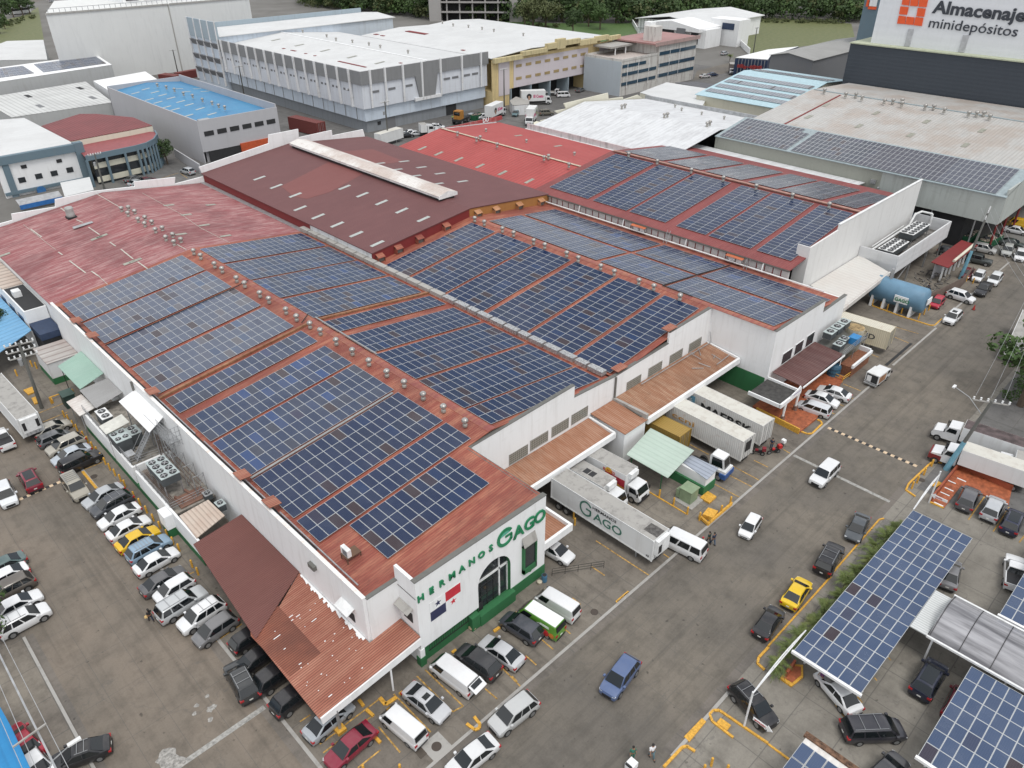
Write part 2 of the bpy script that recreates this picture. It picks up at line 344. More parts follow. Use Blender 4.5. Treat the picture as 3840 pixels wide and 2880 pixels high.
# raised painted yellow kerbs / wheel stops (each its own thing)
yk = 0
def kerb_path(pts, w, h, label, name='yellow_kerb', cat='kerb', closed=False):
    mb = MB(); ps = [P(p) for p in pts]
    if closed: ps.append(ps[0])
    for a, b in zip(ps, ps[1:]): mb.bar((a.x, a.y, h/2), (b.x, b.y, h/2), w, h)
    c = ps[0]; o = mb.build(name, M_yellow, loc=(c.x, c.y, 0)); tag(o, label, cat, 'yellow painted kerbs and stops'); return o
for pts, w_, h_, lb in (
    ([T(2,3,2215,620),T(2,3,2130,710),T(2,3,2120,760),T(2,3,2180,815)], .22, .15, 'rounded yellow kerb end opposite the black car on the street edge'),
    ([T(3,2,540,1655),T(3,2,960,1175),T(3,2,1000,1165)], .16, .12, 'long yellow kerb line beside the palm strip'),
    ([T(3,2,285,415),T(3,2,340,435),T(3,2,380,432),T(3,2,465,350),T(3,2,455,325),T(3,2,425,313)], .22, .15, 'curved yellow kerb at the end of the red tiled ramp'),
    ([T(3,2,1270,975),T(3,2,1190,920),T(3,2,1215,865),T(3,2,1390,700),T(3,2,1430,672),T(3,2,1500,685)], .2, .15, 'yellow kerb around the island with the blue post'),
    ([T(3,1,900,985),T(3,1,1130,1070),T(3,1,1400,1155),T(3,1,1440,1155),T(3,1,1500,1100)], .2, .15, 'yellow kerb in front of the blue tank'),
    ([T(1,3,1820,1280),T(1,3,1890,1335),T(1,3,1930,1320),T(1,3,1935,1285),T(1,3,1885,1220)], .25, .14, 'U shaped yellow kerb beside the driving silver car'),
    ([T(1,3,1070,1055),T(1,3,1120,1115),T(1,3,1215,1050)], .35, .12, 'L shaped yellow kerb round the canopy post footing'),
    ([T(2,3,1910,1400),T(2,3,1730,1260),T(2,3,1705,1200),T(2,3,1740,1165),T(2,3,1790,1165),T(2,3,2210,1450)], .2, .15, 'hairpin yellow kerb at the car park entrance by the arrow sign'),
    ([T(2,3,1310,1655),T(2,3,1470,1485),T(2,3,1510,1475),T(2,3,1580,1520)], .22, .15, 'yellow kerb hook beside the two walking men'),
    ([T(3,3,200,1600),T(3,3,0,1455)], .16, .1, 'yellow kerb line continuing past the rusty roof'),
    ([T(0,2,715,760),T(0,2,835,905)], .3, .12, 'yellow kerb in front of the beige off-roader'),
    ([T(2,2,1100,885),T(2,2,1505,1125)], .15, .1, 'low yellow kerb line running under four bollards'),
    ([T(3,2,1390,1020),T(3,2,1515,1075)], .2, .15, 'yellow edge of the orange tiled walk'),
    ([T(3,3,0,610),T(3,3,550,0)], .16, .12, 'yellow kerb line beside the yellow taxi'),
    ): kerb_path(pts, w_, h_, lb)
for a, b, lb in ((T(1,3,890,1075),T(1,3,930,1130),'wheel stop beside the roof post near the silver saloon'),(T(1,3,955,1160),T(1,3,1015,1215),'wheel stop between the silver and maroon saloons'),
    (T(1,3,1035,1405),T(1,3,1075,1445),'wheel stop behind the maroon saloon'),(T(1,3,1695,670),T(1,3,1730,645),'wheel stop ahead of the black hatchback'),(T(1,3,2055,485),T(1,3,2105,450),'wheel stop ahead of the grey saloon'),
    (T(1,3,1240,1030),T(1,3,1270,1008),'wheel stop behind the silver saloon with the sunroof'),(T(1,3,1510,820),T(1,3,1535,800),'wheel stop ahead of the white van with open tailgate'),(T(2,3,30,335),T(2,3,60,315),'wheel stop ahead of the green van'),
    (T(0,2,1410,1195),T(0,2,1455,1170),'wheel stop lying against the white annex wall')):
    kerb_path([a, b], .28, .18, 'yellow ' + lb, 'wheel_stop', 'wheel stop')
def yplate(pts, h, label, name='utility_cover', cat='cover', mat=M_yellow):
    ps = [P(p) for p in pts]; mb = MB().slab([(q.x, q.y, h) for q in ps], h-.002); o = mb.build(name, mat, loc=(ps[0].x, ps[0].y, 0)); tag(o, label, cat); return o
yplate([T(2,3,1640,1235),T(2,3,1675,1265),T(2,3,1530,1440),T(2,3,1485,1395)], .15, 'long flat yellow slab on the street edge by the car park')
yplate([T(2,3,1800,1235),T(2,3,1890,1300),T(2,3,1855,1345),T(2,3,1765,1275)], .2, 'square yellow slab inside the hairpin kerb')
yplate([T(2,2,1690,938),T(2,2,1765,985),T(2,2,1705,1040),T(2,2,1622,992)], .25, 'yellow slab beside the green transformer box')
yplate([T(3,2,1460,845),T(3,2,1505,865),T(3,2,1450,900),T(3,2,1410,880)], .15, 'yellow slab with worn paint beside the orange tiled walk')
yplate([T(0,2,205,60),T(0,2,290,30),T(0,2,320,70),T(0,2,245,100)], .2, 'yellow slab nearest the parked trailer front, upper of two')
yplate([T(0,2,275,130),T(0,2,330,112),T(0,2,360,160),T(0,2,300,180)], .2, 'yellow slab nearest the parked trailer front, lower of two')
# street drain grate, speed humps, manholes
pt = [P(T(2,3,*q)) for q in ((1000,130),(1030,155),(925,248),(893,220))]
g = thing('drain_grate', 'yellow slotted drain grate at the street edge', 'drain grate', (pt[0].x, pt[0].y, 0))
mb = MB(); mb.slab([(q.x, q.y, .05) for q in pt], .045); mb.build('frame', M_yellow, g)
mb = MB()
for i in range(9):
    f = (i+.7)/9.6; a = pt[0].lerp(pt[3], f).lerp(pt[1].lerp(pt[2], f), .22); b = pt[0].lerp(pt[3], f).lerp(pt[1].lerp(pt[2], f), .78); mb.bar((a.x, a.y, .05), (b.x, b.y, .05), .14, .012)
mb.build('slot', M_dark, g, kind='stuff')
def hump(p, q, n, label, w=.5):
    a = P(p); b = P(q); o = thing('speed_hump', label, 'speed hump', (a.x, a.y, 0), 'striped speed humps'); 
    for i in range(n):
        s0 = a.lerp(b, i/n); s1 = a.lerp(b, (i+.97)/n); d = (s1-s0).normalized(); nn = Vector((-d.y, d.x, 0))*w/2
        prof = [(-1, 0.0), (-.55, .06), (.55, .06), (1, 0.0)]
        pts = [s0+nn*k+Vector((0, 0, z+.012)) for k, z in prof]; MB().prism(pts, s1-s0).build('rubber_block', (plain('cream_hump_paint', (.62, .48, .33), .8, var=.2, vs=4), plain('black_hump_rubber', (.035, .035, .036), .8))[i % 2], o)
hump(T(3,2,520,378), T(3,2,1288,712), 25, 'striped speed hump across the main street')
hump(T(0,2,520,845), T(0,2,165,1000), 11, 'striped speed hump across the side street by the maroon car')
def manhole(p, r, label, sq=None):
    c = P(p); o = thing('manhole_cover', label, 'manhole cover', (c.x, c.y, 0)); mb = MB(); mb.tube((c.x, c.y, .0), (c.x, c.y, .045), r, 24); mb.build('cover', plain('rusty_cast_iron', (.075, .06, .05), .7, .2), o)
    if sq: MB().box(c.x-sq, c.x+sq, c.y-sq, c.y+sq, .0, .032).build('surround', M_conc, o)
manhole(T(1,3,1560,1475), .42, 'round manhole cover in a square surround behind the white panel van', .95)
manhole(T(2,3,712,312), .38, 'round manhole cover near the yellow drain grate')
manhole(T(0,2,812,800), .4, 'round manhole cover beside the leftmost yellow kerb')
manhole(T(3,2,1328,830), .36, 'round rusty manhole cover on the bollard island')
def gridcover(pts, label, mat=None):
    ps = [P(p) for p in pts]; o = MB().slab([(q.x, q.y, .04) for q in ps], .038).build('drain_cover', mat or plain('rusty_plate', (.09, .075, .06), .75, .1), loc=(ps[0].x, ps[0].y, 0)); tag(o, label, 'drain cover', 'drain covers in the pavement')
gridcover([T(1,3,*q) for q in ((1355,1505),(1412,1462),(1478,1535),(1425,1582))], 'rusty square drain cover beside the round manhole')
gridcover([T(0,3,*q) for q in ((215,700),(270,680),(290,705),(230,728))], 'dark square drain cover on the left pavement, upper one', M_dark)
gridcover([T(0,3,*q) for q in ((490,1190),(535,1165),(560,1195),(512,1228))], 'dark square drain cover on the left pavement, lower one', M_dark)
mb = MB(); q = [P(T(3,1,*a)) for a in ((1228,1305),(1250,1312),(1030,1505),(1005,1495))]; mb.slab([(a.x, a.y, .03) for a in q], .02); tag(mb.build('drain_channel', M_dark, loc=(q[0].x, q[0].y, 0)), 'black drain channel across the mouth of the container dock', 'drain channel')
# pavement of the left side, white patches
mb = MB(); mb.slab([(-30, 29.4, .12), (.35, 29.4, .12), (.35, 64.5, .12), (-1.2, 66.5, .12), (-30, 66.5, .12)], .11); struct('pavement', mb, M_apron)
mb = MB()
for c, r_ in ((T(0,3,1440,1570), 1.0), (T(0,3,1500,1610), .8), (T(0,3,1560,1600), .5), (T(0,3,1820,1150), .35), (T(0,3,1850,1130), .3), (T(0,3,1700,1120), .25), (T(0,3,1820,1240), .25), (T(0,3,1680,1190), .2), (T(0,3,1790,1040), .2)):
    c = P(c); n = 13; mb.add([(c.x+math.cos(i*6.283/n)*r_*(.6+rnd()*.6), c.y+math.sin(i*6.283/n)*r_*(.6+rnd()*.6), .026+.0005*r_) for i in range(n)], [tuple(range(n))])
struct('mortar_spill', mb, plain('dried_mortar', (.32, .31, .29), .9, var=.35, vs=4), 'pale spilt mortar dried on the side street')

M_trim0 = plain('black_mullion', (.03, .03, .03), .5)
# ================================================================ MAIN WAREHOUSE (two spans + facade wing)
Wh = thing('warehouse', 'long white walled warehouse with weathered red roofs, green lettering and an arched window', 'warehouse', (40, 40, 0))
def zL(x): return 8.1+(x-22)*2.6/22.5
def zR(x): return 10.7-(x-44.5)*2.6/20.7
def z2L(x): return 8.1+(x-65.2)*2.6/21.3
def z2R(x): return 10.7-(x-86.5)*2.6/21
rf = MB()
def slope(mb, x0, x1, y0, y1, zf, th=.12, mi=0): mb.slab([(x0, y0, zf(x0)), (x1, y0, zf(x1)), (x1, y1, zf(x1)), (x0, y1, zf(x0))], th, mi)
slope(rf, 22.3, 25.2, 40.3, 48.6, zL); slope(rf, 25.2, 41, 37.5, 48.6, zL); slope(rf, 22.3, 44.5, 48.6, 119.9, zL)
slope(rf, 44.5, 64.9, 48.6, 119.9, zR)
slope(rf, 65.3, 86.5, 48.6, 99, z2L); slope(rf, 86.5, 107, 38.9, 99, z2R)
roof_main = rf.build('roof', M_red_roof, Wh)
ro = MB(); slope(ro, 22.0, 44.5, 119.9, 159.8, zL); slope(ro, 44.5, 64.9, 119.9, 159.8, zR)
roof_old = ro.build('roof', M_old_red, Wh, 'faded pinkish red old roof at the far end')
# ridge caps
mb = MB(); M_ridge = roofmat('ridge_cap_red', (.30, .09, .075), (.45, .22, .12), (.2, .05, .05), .7, ('X', .5))
for x, y0, y1, z in ((44.5, 41.3+7.3, 119.9, 10.7), (86.5, 38.9, 99, 10.7)): mb = MB(); mb.slab([(x-.55, y0, z-.03), (x, y0, z+.05), (x, y1, z+.05), (x-.55, y1, z-.03)], .05); mb.slab([(x, y0, z+.05), (x+.55, y0, z-.03), (x+.55, y1, z-.03), (x, y1, z+.05)], .05); mb.build('ridge_cap', M_ridge, Wh)
# translucent sheets and pale sealant seams on the old roof
def sheets(name, lst, zf, mat, parent, w=.9, l=2.4, up=.06, lab=None):
    for i, (x, y) in enumerate(lst):
        mb = MB(); mb.slab([(x-l/2, y-w/2, zf(x-l/2)+up), (x+l/2, y-w/2, zf(x+l/2)+up), (x+l/2, y+w/2, zf(x+l/2)+up), (x-l/2, y+w/2, zf(x-l/2)+up)], .03); mb.build(name, mat, parent)
def on(zf, p):
    z = 9.
    for _ in range(12): q = P(p, z); z = zf(q.x)
    return q.x, q.y
M_sky = plain('aged_skylight_sheet', (.30, .30, .25), .4, var=.2, vs=2)
sheets('skylight', [on(zL, T(0,1,a,b)) for a, b in ((835,400),(880,382),(1118,612),(1172,594),(35,545))]+[on(zR, T(0,1,a,b)) for a, b in ((1460,115),(1820,112),(1610,197),(1765,288),(1565,365),(1950,380))], lambda x: zL(x) if x < 44.5 else zR(x), M_sky, roof_old, .8, 1.9)
mb = MB(); M_seal = plain('pale_sealant', (.50, .47, .42), .7, var=.25, vs=3)
def seam(pts, zf, w=.16):
    q = [on(zf, T(*p)) for p in pts]
    for a, b in zip(q, q[1:]):
        d = Vector((b[0]-a[0], b[1]-a[1], 0)).normalized(); n = Vector((-d.y, d.x, 0))*w/2
        mb.slab([(a[0]-n.x, a[1]-n.y, zf(a[0])+.05), (b[0]-n.x, b[1]-n.y, zf(b[0])+.05), (b[0]+n.x, b[1]+n.y, zf(b[0])+.05), (a[0]+n.x, a[1]+n.y, zf(a[0])+.05)], .02)
for s_ in ([(0,1,525,140),(0,1,600,195)],[(0,1,660,240),(0,1,715,265)],[(0,1,765,305),(0,1,860,370)],[(0,1,950,435),(0,1,1000,470)],[(0,1,1045,495),(0,1,1150,580)],[(0,1,1190,605),(0,1,1275,665)],
    [(0,1,600,595),(0,1,740,700)],[(0,1,790,685),(0,1,855,730)],[(0,1,505,520),(0,1,540,545)],[(0,1,265,320),(0,1,360,390)]): seam(s_, zL, .22)
seam([(0,1,855,730),(0,1,930,800)], zL, .09); seam([(0,1,840,20),(0,1,1040,135)], zL, .14); seam([(0,1,1530,455),(0,1,1610,500)], zL, .14)
seam([(0,1,1230,10),(0,1,1560,190),(0,1,1730,310),(0,1,1985,440)], zR, .07); seam([(0,1,200,280),(0,1,480,500)], zL, .06)
mb.build('sealant_seams', M_seal, roof_old, kind='stuff')
# ---- walls
wl = MB()
wl.box(21.75, 22.05, 40.2, 118.7, 0, 9.0)               # long left parapet wall
wl.box(22.2, 22.5, 118.7, 160, 0, 8.05)
wl.box(22.05, 25.2, 40.0, 40.3, 0, 8.9)                  # recessed return
wl.box(25.2, 25.5, 37.7, 40.3, 0, 10.45)
wl.box(40.75, 41.05, 37.7, 48.35, 0, 10.2)
prof = [(41.05, 0), (86.5, 0), (86.5, 10.6), (76.3, 10.35), (76.3, 8.75), (65.2, 8.45), (57.5, 8.9), (57.5, 10.55), (41.05, 10.15)]
wl.prism([(x, 48.35, z) for x, z in prof], (0, .3, 0))
wl.box(86.35, 86.65, 38.85, 48.35, 0, 10.45)
prof = [(86.35, 0), (107.6, 0), (107.6, 8.65), (100.1, 8.45), (100.1, 10.3), (86.35, 10.45)]
wl.prism([(x, 38.55, z) for x, z in prof], (0, .3, 0))
wl.box(107.3, 107.6, 38.85, 47.2, 0, 8.0)
# back parapet, stepped
def pz(c, r, a, b): q = PYz(T(c, r, a, b), 160); return (q.x, q.z)
bp = [pz(0,1,0,275), pz(0,1,110,245), pz(0,1,100,190), pz(0,1,480,130), pz(0,1,478,65), pz(0,1,800,-5), pz(0,0,1165,1612), pz(0,0,1160,1570), pz(0,0,1515,1532), pz(0,0,1510,1590), pz(0,0,1760,1525)]
wl.prism([(21.9, 160, 0)]+[(21.9, 160, bp[0][1])]+[(x, 160, z) for x, z in bp if x > 22]+[(65.0, 160, 0)], (0, .35, 0))
wl.build('wall', M_white, Wh)
# facade wall with the arched opening
A0 = PYz(T(1,3,1915,260), 37.4); ax0 = A0.x; ax1 = PYz(T(2,3,0,40), 37.4).x
FX0, FX1, FZ = 25.2, 41.05, 10.45
ax0, ax1, az0, azs = 32.1, 36.3, 2.0, 4.75; rad = (ax1-ax0)/2; cx_ = (ax0+ax1)/2
fw = MB()
arch = [(cx_-rad*math.cos(math.pi*i/14), azs+rad*math.sin(math.pi*i/14)) for i in range(15)]
fw.prism([(FX0, 37.4, 2.1), (ax0, 37.4, 2.1), (ax0, 37.4, FZ), (FX0, 37.4, FZ)], (0, .3, 0))
fw.prism([(ax1, 37.4, 1.4), (FX1, 37.4, 1.4), (FX1, 37.4, FZ+.05), (ax1, 37.4, FZ+.05)], (0, .3, 0))
fw.prism([(ax0, 37.4, azs)]+[(x, 37.4, z) for x, z in arch[1:-1]]+[(ax1, 37.4, azs), (ax1, 37.4, FZ), (ax0, 37.4, FZ)], (0, .3, 0))
fw.box(25.05, 25.55, 37.35, 37.85, 1.1, 2.1)
fw.build('facade_wall', M_white, Wh)
gb = MB(); gb.box(25.6, 32.1, 37.62, 37.8, .0, 1.9); gb.box(36.3, 41.07, 37.34, 37.7, 0, 1.4); gb.box(24.98, 25.62, 37.28, 37.9, 0, 1.1); gb.box(31.9, 36.5, 36.9, 37.5, 0, 1.35)
gb.box(30.9, 31.9, 37.0, 37.6, 0, 1.7); gb.box(40.97, 41.1, 37.7, 48.3, 0, 1.1); gb.box(86.33, 86.34, 38.9, 48.3, 0, 3.2); gb.box(41.2, 86.3, 48.3, 48.34, 0, 1.2)
gb.build('green_base', M_green, Wh)
aw = MB(); aw.prism([(x, 37.9, z) for x, z in ([(ax0, 1.0)]+arch+[(ax1, 1.0)])], (0, .05, 0)); win = aw.build('arched_window', M_glassdark, Wh)
fr = MB(); fr.box(ax0, ax1, 37.8, 37.9, azs-.1, azs+.12); fr.box(cx_+.9, cx_+1.05, 37.8, 37.9, 1, azs+1.5); fr.box(ax0, ax0+.12, 37.8, 37.9, 1, azs); fr.box(ax1-.12, ax1, 37.8, 37.9, 1, azs); fr.build('frame', M_white_metal, win)
fr = MB(); 
for x in (ax0+.7, ax0+1.5, ax0+2.3): fr.box(x, x+.05, 37.84, 37.9, 1, azs)
for z in (2.6, 3.9, 5.1): fr.box(ax0, ax1-.9, 37.84, 37.9, z, z+.05)
fr.build('mullion', M_trim0, win)
rv = MB()   # green reveal of the arch
for i in range(14): (x0, z0), (x1, z1) = arch[i], arch[i+1]; rv.slab([(x0, 37.42, z0-.01), (x0, 37.88, z0-.01), (x1, 37.88, z1-.01), (x1, 37.42, z1-.01)], .02)
rv.box(ax0, ax0+.02, 37.42, 37.88, 1, azs); rv.box(ax1-.02, ax1, 37.42, 37.88, 1, azs); rv.box(ax0, ax1, 37.1, 37.88, .98, 1.05); rv.build('green_reveal', M_green, win)
# green bay window right of the arch
b0 = PYz(T(2,2,70,1390), 37.2); bx0, bx1 = 37.8, 39.6
bw = MB(); bw.prism([(bx0, 37.4, 2.6), ((bx0+bx1)/2, 37.0, 2.3), (bx1, 37.4, 2.6), (bx1, 37.4, 2.3), (bx0, 37.4, 2.3)], (0, 0, .4)); bw.box(bx0, bx0+.15, 37.05, 37.4, 2.5, 6.0); bw.box(bx1-.15, bx1, 37.05, 37.4, 2.5, 6.0); bw.box(bx0, bx1, 37.05, 37.4, 5.85, 6.0); bw.box(bx0, bx1, 37.05, 37.4, 2.4, 3.0)
w2 = bw.build('window', M_green, Wh, 'projecting green framed window'); MB().box(bx0+.15, bx1-.15, 37.2, 37.3, 3.0, 5.85).build('pane', M_glassdark, w2)
MB().slab([(bx0, 37.4, 7.0), (bx1, 37.4, 7.0), (bx1, 37.02, 6.02), (bx0, 37.02, 6.02)], .1).build('hood', M_conc, w2)
# ground floor grille left
gr = MB(); 
for i in range(20): x = 26.2+i*.27; gr.box(x, x+.03, 37.5, 37.53, 1.15, 2.05)
gr.box(26.1, 32, 37.49, 37.54, 1.1, 1.16); gr.box(26.1, 32, 37.49, 37.54, 2.0, 2.06); gr.build('grille', M_black, Wh)
MB().box(25.7, 32.9, 37.72, 37.78, .9, 2.1).build('window', M_dark, Wh)
# dark stained caps on the parapets
cp_ = MB(); cp_.box(25.15, 41.1, 37.36, 37.9, FZ+.02, FZ+.1)
def caprun(pts, y0, y1, th=.08):
    for (x0, z0), (x1, z1) in zip(pts, pts[1:]):
        if abs(x1-x0) > .1: cp_.slab([(x0, y0, z0+th), (x1, y0, z1+th), (x1, y1, z1+th), (x0, y1, z0+th)], th-.004)
caprun([(41.05, 10.15), (57.5, 10.55)], 48.3, 48.8); caprun([(57.5, 8.9), (65.2, 8.45)], 48.3, 48.8); caprun([(65.2, 8.45), (76.3, 8.75)], 48.3, 48.8); caprun([(76.3, 10.35), (86.4, 10.6)], 48.3, 48.8)
caprun([(86.3, 10.45), (100.1, 10.3)], 38.5, 39.0); caprun([(100.1, 8.45), (107.6, 8.65)], 38.5, 39.0); cp_.box(86.3, 86.75, 39.0, 48.3, 10.46, 10.54); cp_.box(22.05, 25.2, 39.96, 40.4, 8.9, 8.97)
cp_.box(40.7, 41.1, 37.9, 48.3, 10.2, 10.27)
cp_.build('parapet_cap', M_cap, Wh)
cp_ = MB(); cp_.box(21.72, 22.1, 40.2, 118.7, 9.0, 9.06); cp_.build('parapet_cap', wallpaint('white_cap_rusty', (.74, .74, .73), (.50, .24, .06), .5), Wh, 'white capping with rust stains on the long wall')
# gutter, pipes and copper caps along the left eave
mb = MB(); mb.box(22.06, 22.7, 48.7, 118.5, 8.12, 8.2); mb.build('eave_gutter', M_dark, Wh)
mb = MB(); mb.tube((22.55, 42, 8.75), (22.55, 55, 8.75), .07); mb.tube((22.55, 57, 8.75), (22.55, 71, 8.75), .07); mb.tube((22.5, 73, 8.75), (22.5, 84, 8.75), .07); mb.build('conduit', M_grey_metal, Wh)
for y in (56.2, 62.0, 84.0, 103.5, 109.6): MB().slab([(21.8, y-.8, 9.5), (23.1, y-.8, 9.35), (23.1, y+.8, 9.35), (21.8, y+.8, 9.5)], .1).build('junction_cover', M_terracotta, Wh)
for x, y, z in ((76.9, 48.6, 10.6), (66.6, 48.6, 8.8)): MB().slab([(x-1, y-.3, z+.15), (x+1, y-.3, z+.15), (x+1, y+.9, z+.2), (x-1, y+.9, z+.2)], .08).build('junction_cover', M_terracotta, Wh)
# valley wall: silver covers with red joints, concrete beyond
MB().box(63.9, 65.1, 52, 99, 8.0, 8.35).build('valley_gutter', M_red_roof, Wh)
y = 49.6; i = 0
MS = plain('bright_silver_flashing', (.46, .465, .465), .4, .5, .35, 4)
while y < 78:
    l = 2.1 if i % 4 == 1 else 2.75; MB().box(64.05, 65.0, y, y+l-.35, 8.36, 8.95).build('valley_cover', MS, Wh); y += l; i += 1
while y < 119: MB().box(64.05, 65.0, y, y+2.6, 8.36, 8.95).build('valley_cover', M_conc, Wh, 'bare grey block of the valley wall'); y += 2.85
# dividing ribs across the roof and rail
mb = MB()
for zf, x0, x1 in ((zL, 22.6, 43.9), (zR, 45.1, 64)): mb.slab([(x0, 83.35, zf(x0)+.3), (x1, 83.35, zf(x1)+.3), (x1, 83.7, zf(x1)+.3), (x0, 83.7, zf(x0)+.3)], .25)
mb.build('expansion_joint', roofmat('rusty_flashing', (.24, .10, .05), (.40, .24, .13), (.13, .05, .03), .7, ('X', 1.2)), Wh)
mb = MB(); mb.slab([(23.2, 61.85, zL(23.2)+.3), (41.4, 61.85, zL(41.4)+.3), (41.4, 62.12, zL(41.4)+.3), (23.2, 62.12, zL(23.2)+.3)], .08); mb.box(44.9, 45.1, 70, 84, 10.95, 11.05); mb.build('cable_tray', plain('dull_tray_steel', (.30, .31, .31), .5, .3), Wh)
mb = MB(); mb.path([(23, 101.1, 8.45), (42.5, 101.1, 10.75), (44.5, 101.5, 10.95)], .06); mb.path([(43, 84.2, 10.8), (44.8, 85.5, 11)], .06); mb.path([(86.6, 52, 10.95), (86.6, 57.1, 10.95), (95, 57.0, 9.95), (105, 56.9, 8.6)], .09); mb.build('cable', M_black, Wh)
# glass block windows, vents, downpipes on the set-back wall
M_block = None
def blockmat():
    m, nt, bs = new_mat('glass_block'); v = coord(nt, 'World'); s = nt.nodes.new('ShaderNodeSeparateXYZ'); nt.links.new(v, s.inputs[0]); ln = None
    for ax in (0, 2):
        f = math_(nt, 'MODULO', math_(nt, 'ADD', s.outputs[ax], 100), .3); g_ = math_(nt, 'LESS_THAN', f, .05); ln = g_ if ln is None else math_(nt, 'MAXIMUM', ln, g_)
    nt.links.new(mix(nt, ln, (.12, .13, .11), (.4, .4, .37)), bs.inputs['Base Color']); bs.inputs['Roughness'].default_value = .3; return m
M_block = blockmat()
def wallwin(name, p0, p1, plane, mat, parent, frame=M_white_metal, depth=.05, fw_=.07, label=None, sill=False):
    """rectangular window on a wall plane given two opposite pixels (lower-left, upper-right)"""
    ax, c = plane
    q0 = (PYz if ax == 'y' else PXz)(p0, c); q1 = (PYz if ax == 'y' else PXz)(p1, c)
    if ax == 'y':
        x0, x1 = sorted((q0.x, q1.x)); z0, z1 = sorted((q0.z, q1.z)); B = lambda m, a, b, c0, c1, d0, d1: m.box(a, b, c-d1, c-d0, c0, c1)
    else:
        x0, x1 = sorted((q0.y, q1.y)); z0, z1 = sorted((q0.z, q1.z)); B = lambda m, a, b, c0, c1, d0, d1: m.box(c-d1, c-d0, a, b, c0, c1)
    return winrect(name, x0, x1, z0, z1, B, mat, parent, frame, depth, fw_, label)
def winrect(name, x0, x1, z0, z1, B, mat, parent, frame, depth, fw_, label=None):
    m = MB(); B(m, x0, x1, z0, z0+fw_, .003, depth+.03); B(m, x0, x1, z1-fw_, z1, .003, depth+.03); B(m, x0, x0+fw_, z0+fw_, z1-fw_, .003, depth+.03); B(m, x1-fw_, x1, z0+fw_, z1-fw_, .003, depth+.03)
    o = m.build(name, frame, parent, label); m = MB(); B(m, x0+fw_, x1-fw_, z0+fw_, z1-fw_, .004, depth); m.build('pane', mat, o); return o
def yw(c): return lambda m, a, b, c0, c1, d0, d1: m.box(a, b, c-d1, c-d0, c0, c1)
def xw(c): return lambda m, a, b, c0, c1, d0, d1: m.box(c-d1, c-d0, a, b, c0, c1)
for p in (T(2,2,55,610), T(2,2,233,490), T(2,2,415,375), T(2,2,583,270), T(2,1,1050,1650), T(2,1,1235,1530), T(2,1,1415,1420), T(2,1,1580,1320)):
    q = PYz(p, 48.35); winrect('window', q.x-1.5, q.x+1.5, q.z-.75, q.z+.75, yw(48.35), M_block, Wh, M_conc, .03, .06)
mb = MB(); mb.path([(65.2, 48.2, 8.4), (65.2, 48.2, 5.2), (64.9, 43.8, 4.9), (64.9, 43.6, 1)], .14, mi=0); mb.build('downpipe', M_cap, Wh)
mb = MB(); mb.path([(21.6, 88.5, 9.0), (21.6, 88.5, 3)], .13); mb.build('downpipe', M_cap, Wh)
# windows of the annex front
for a, b, a2, b2 in ((105,1500,215,1340),(215,1420,310,1270),(312,1350,405,1200)): wallwin('window', T(3,1,a,b), T(3,1,a2,b2), ('y', 38.55), M_glassdark, Wh, fw_=.06)
# small canopied windows near the front left corner
wn = MB().box(21.7, 21.745, 42.0, 43.3, 4.7, 5.7).build('window', M_dark, Wh); MB().slab([(21.74, 41.8, 6.6), (21.74, 43.8, 6.6), (20.9, 43.8, 6.2), (20.9, 41.8, 6.2)], .06).build('awning', M_white_metal, wn)
wn = MB().box(25.14, 25.195, 38.2, 39.4, 5.0, 6.1).build('window', M_dark, Wh); MB().slab([(25.19, 38.0, 6.9), (25.19, 39.9, 6.9), (24.5, 39.9, 6.6), (24.5, 38.0, 6.6)], .06).build('awning', M_conc, wn)
MB().box(21.4, 21.745, 47.6, 48.6, 7.0, 7.5).build('lamp_box', M_cap, Wh)
# letters
def wallword(word, size, x0, z0, x1, z1, plane_y, mat, parent, name='letter', depth=.06, bold=.03, letters=True):
    """each letter spaced evenly between two points on a y-plane"""
    n = len(word)
    for i, ch in enumerate(word):
        f = i/(n-1); me = text_mesh(ch, size, depth, mat, name, align='CENTER', bold=bold); put_mesh(me, name, (x0+(x1-x0)*f, plane_y-depth-.002, z0+(z1-z0)*f), (1, 0, 0), (0, 0, 1), parent)
M_sign_green = plain('sign_green', (.012, .20, .085), .4)
sg = thing('wall_sign', 'raised green lettering with a large G emblem across the white facade', 'sign', (33, 37.3, 8.5))
wl0 = PYz(T(1,3,1425,215), 37.35); wl1 = PYz(T(1,2,2030,1440), 37.35)
wallword('HERMANOS', 1.0, wl0.x, wl0.z, wl1.x, wl1.z, 37.39, M_sign_green, sg)
gg = PYz(T(2,2,100,1280), 37.35)
l0 = PYz(T(2,2,60,1310), 37.35); l1 = PYz(T(2,2,235,1170), 37.35)
wallword('AGO', 2.0, 37.3, 7.75, 40.15, 7.75, 37.36, M_sign_green, sg)
gc = PYz(T(1,2,2190,1290), 37.35)
def ring_mesh(ro_, ri, depth, mat, a0=35, a1=325, n=30):
    mb = MB(); ps = [R(a0+(a1-a0)*i/n) for i in range(n+1)]
    for i in range(n):
        q = [(ro_*math.cos(ps[i]), 0, ro_*math.sin(ps[i])), (ro_*math.cos(ps[i+1]), 0, ro_*math.sin(ps[i+1])), (ri*math.cos(ps[i+1]), 0, ri*math.sin(ps[i+1])), (ri*math.cos(ps[i]), 0, ri*math.sin(ps[i]))]
        mb.prism(q, (0, -depth, 0))
    mb.prism([(0, 0, -.09*ro_), (ro_*.8, 0, -.09*ro_), (ro_*.8, 0, .12*ro_), (0, 0, .12*ro_)], (0, -depth, 0))
    mb.prism([(ro_*.6, 0, -.6*ro_), (ro_*.85, 0, -.6*ro_), (ro_*.85, 0, 0), (ro_*.6, 0, 0)], (0, -depth, 0))
    return mb.mesh('emblem', [mat])
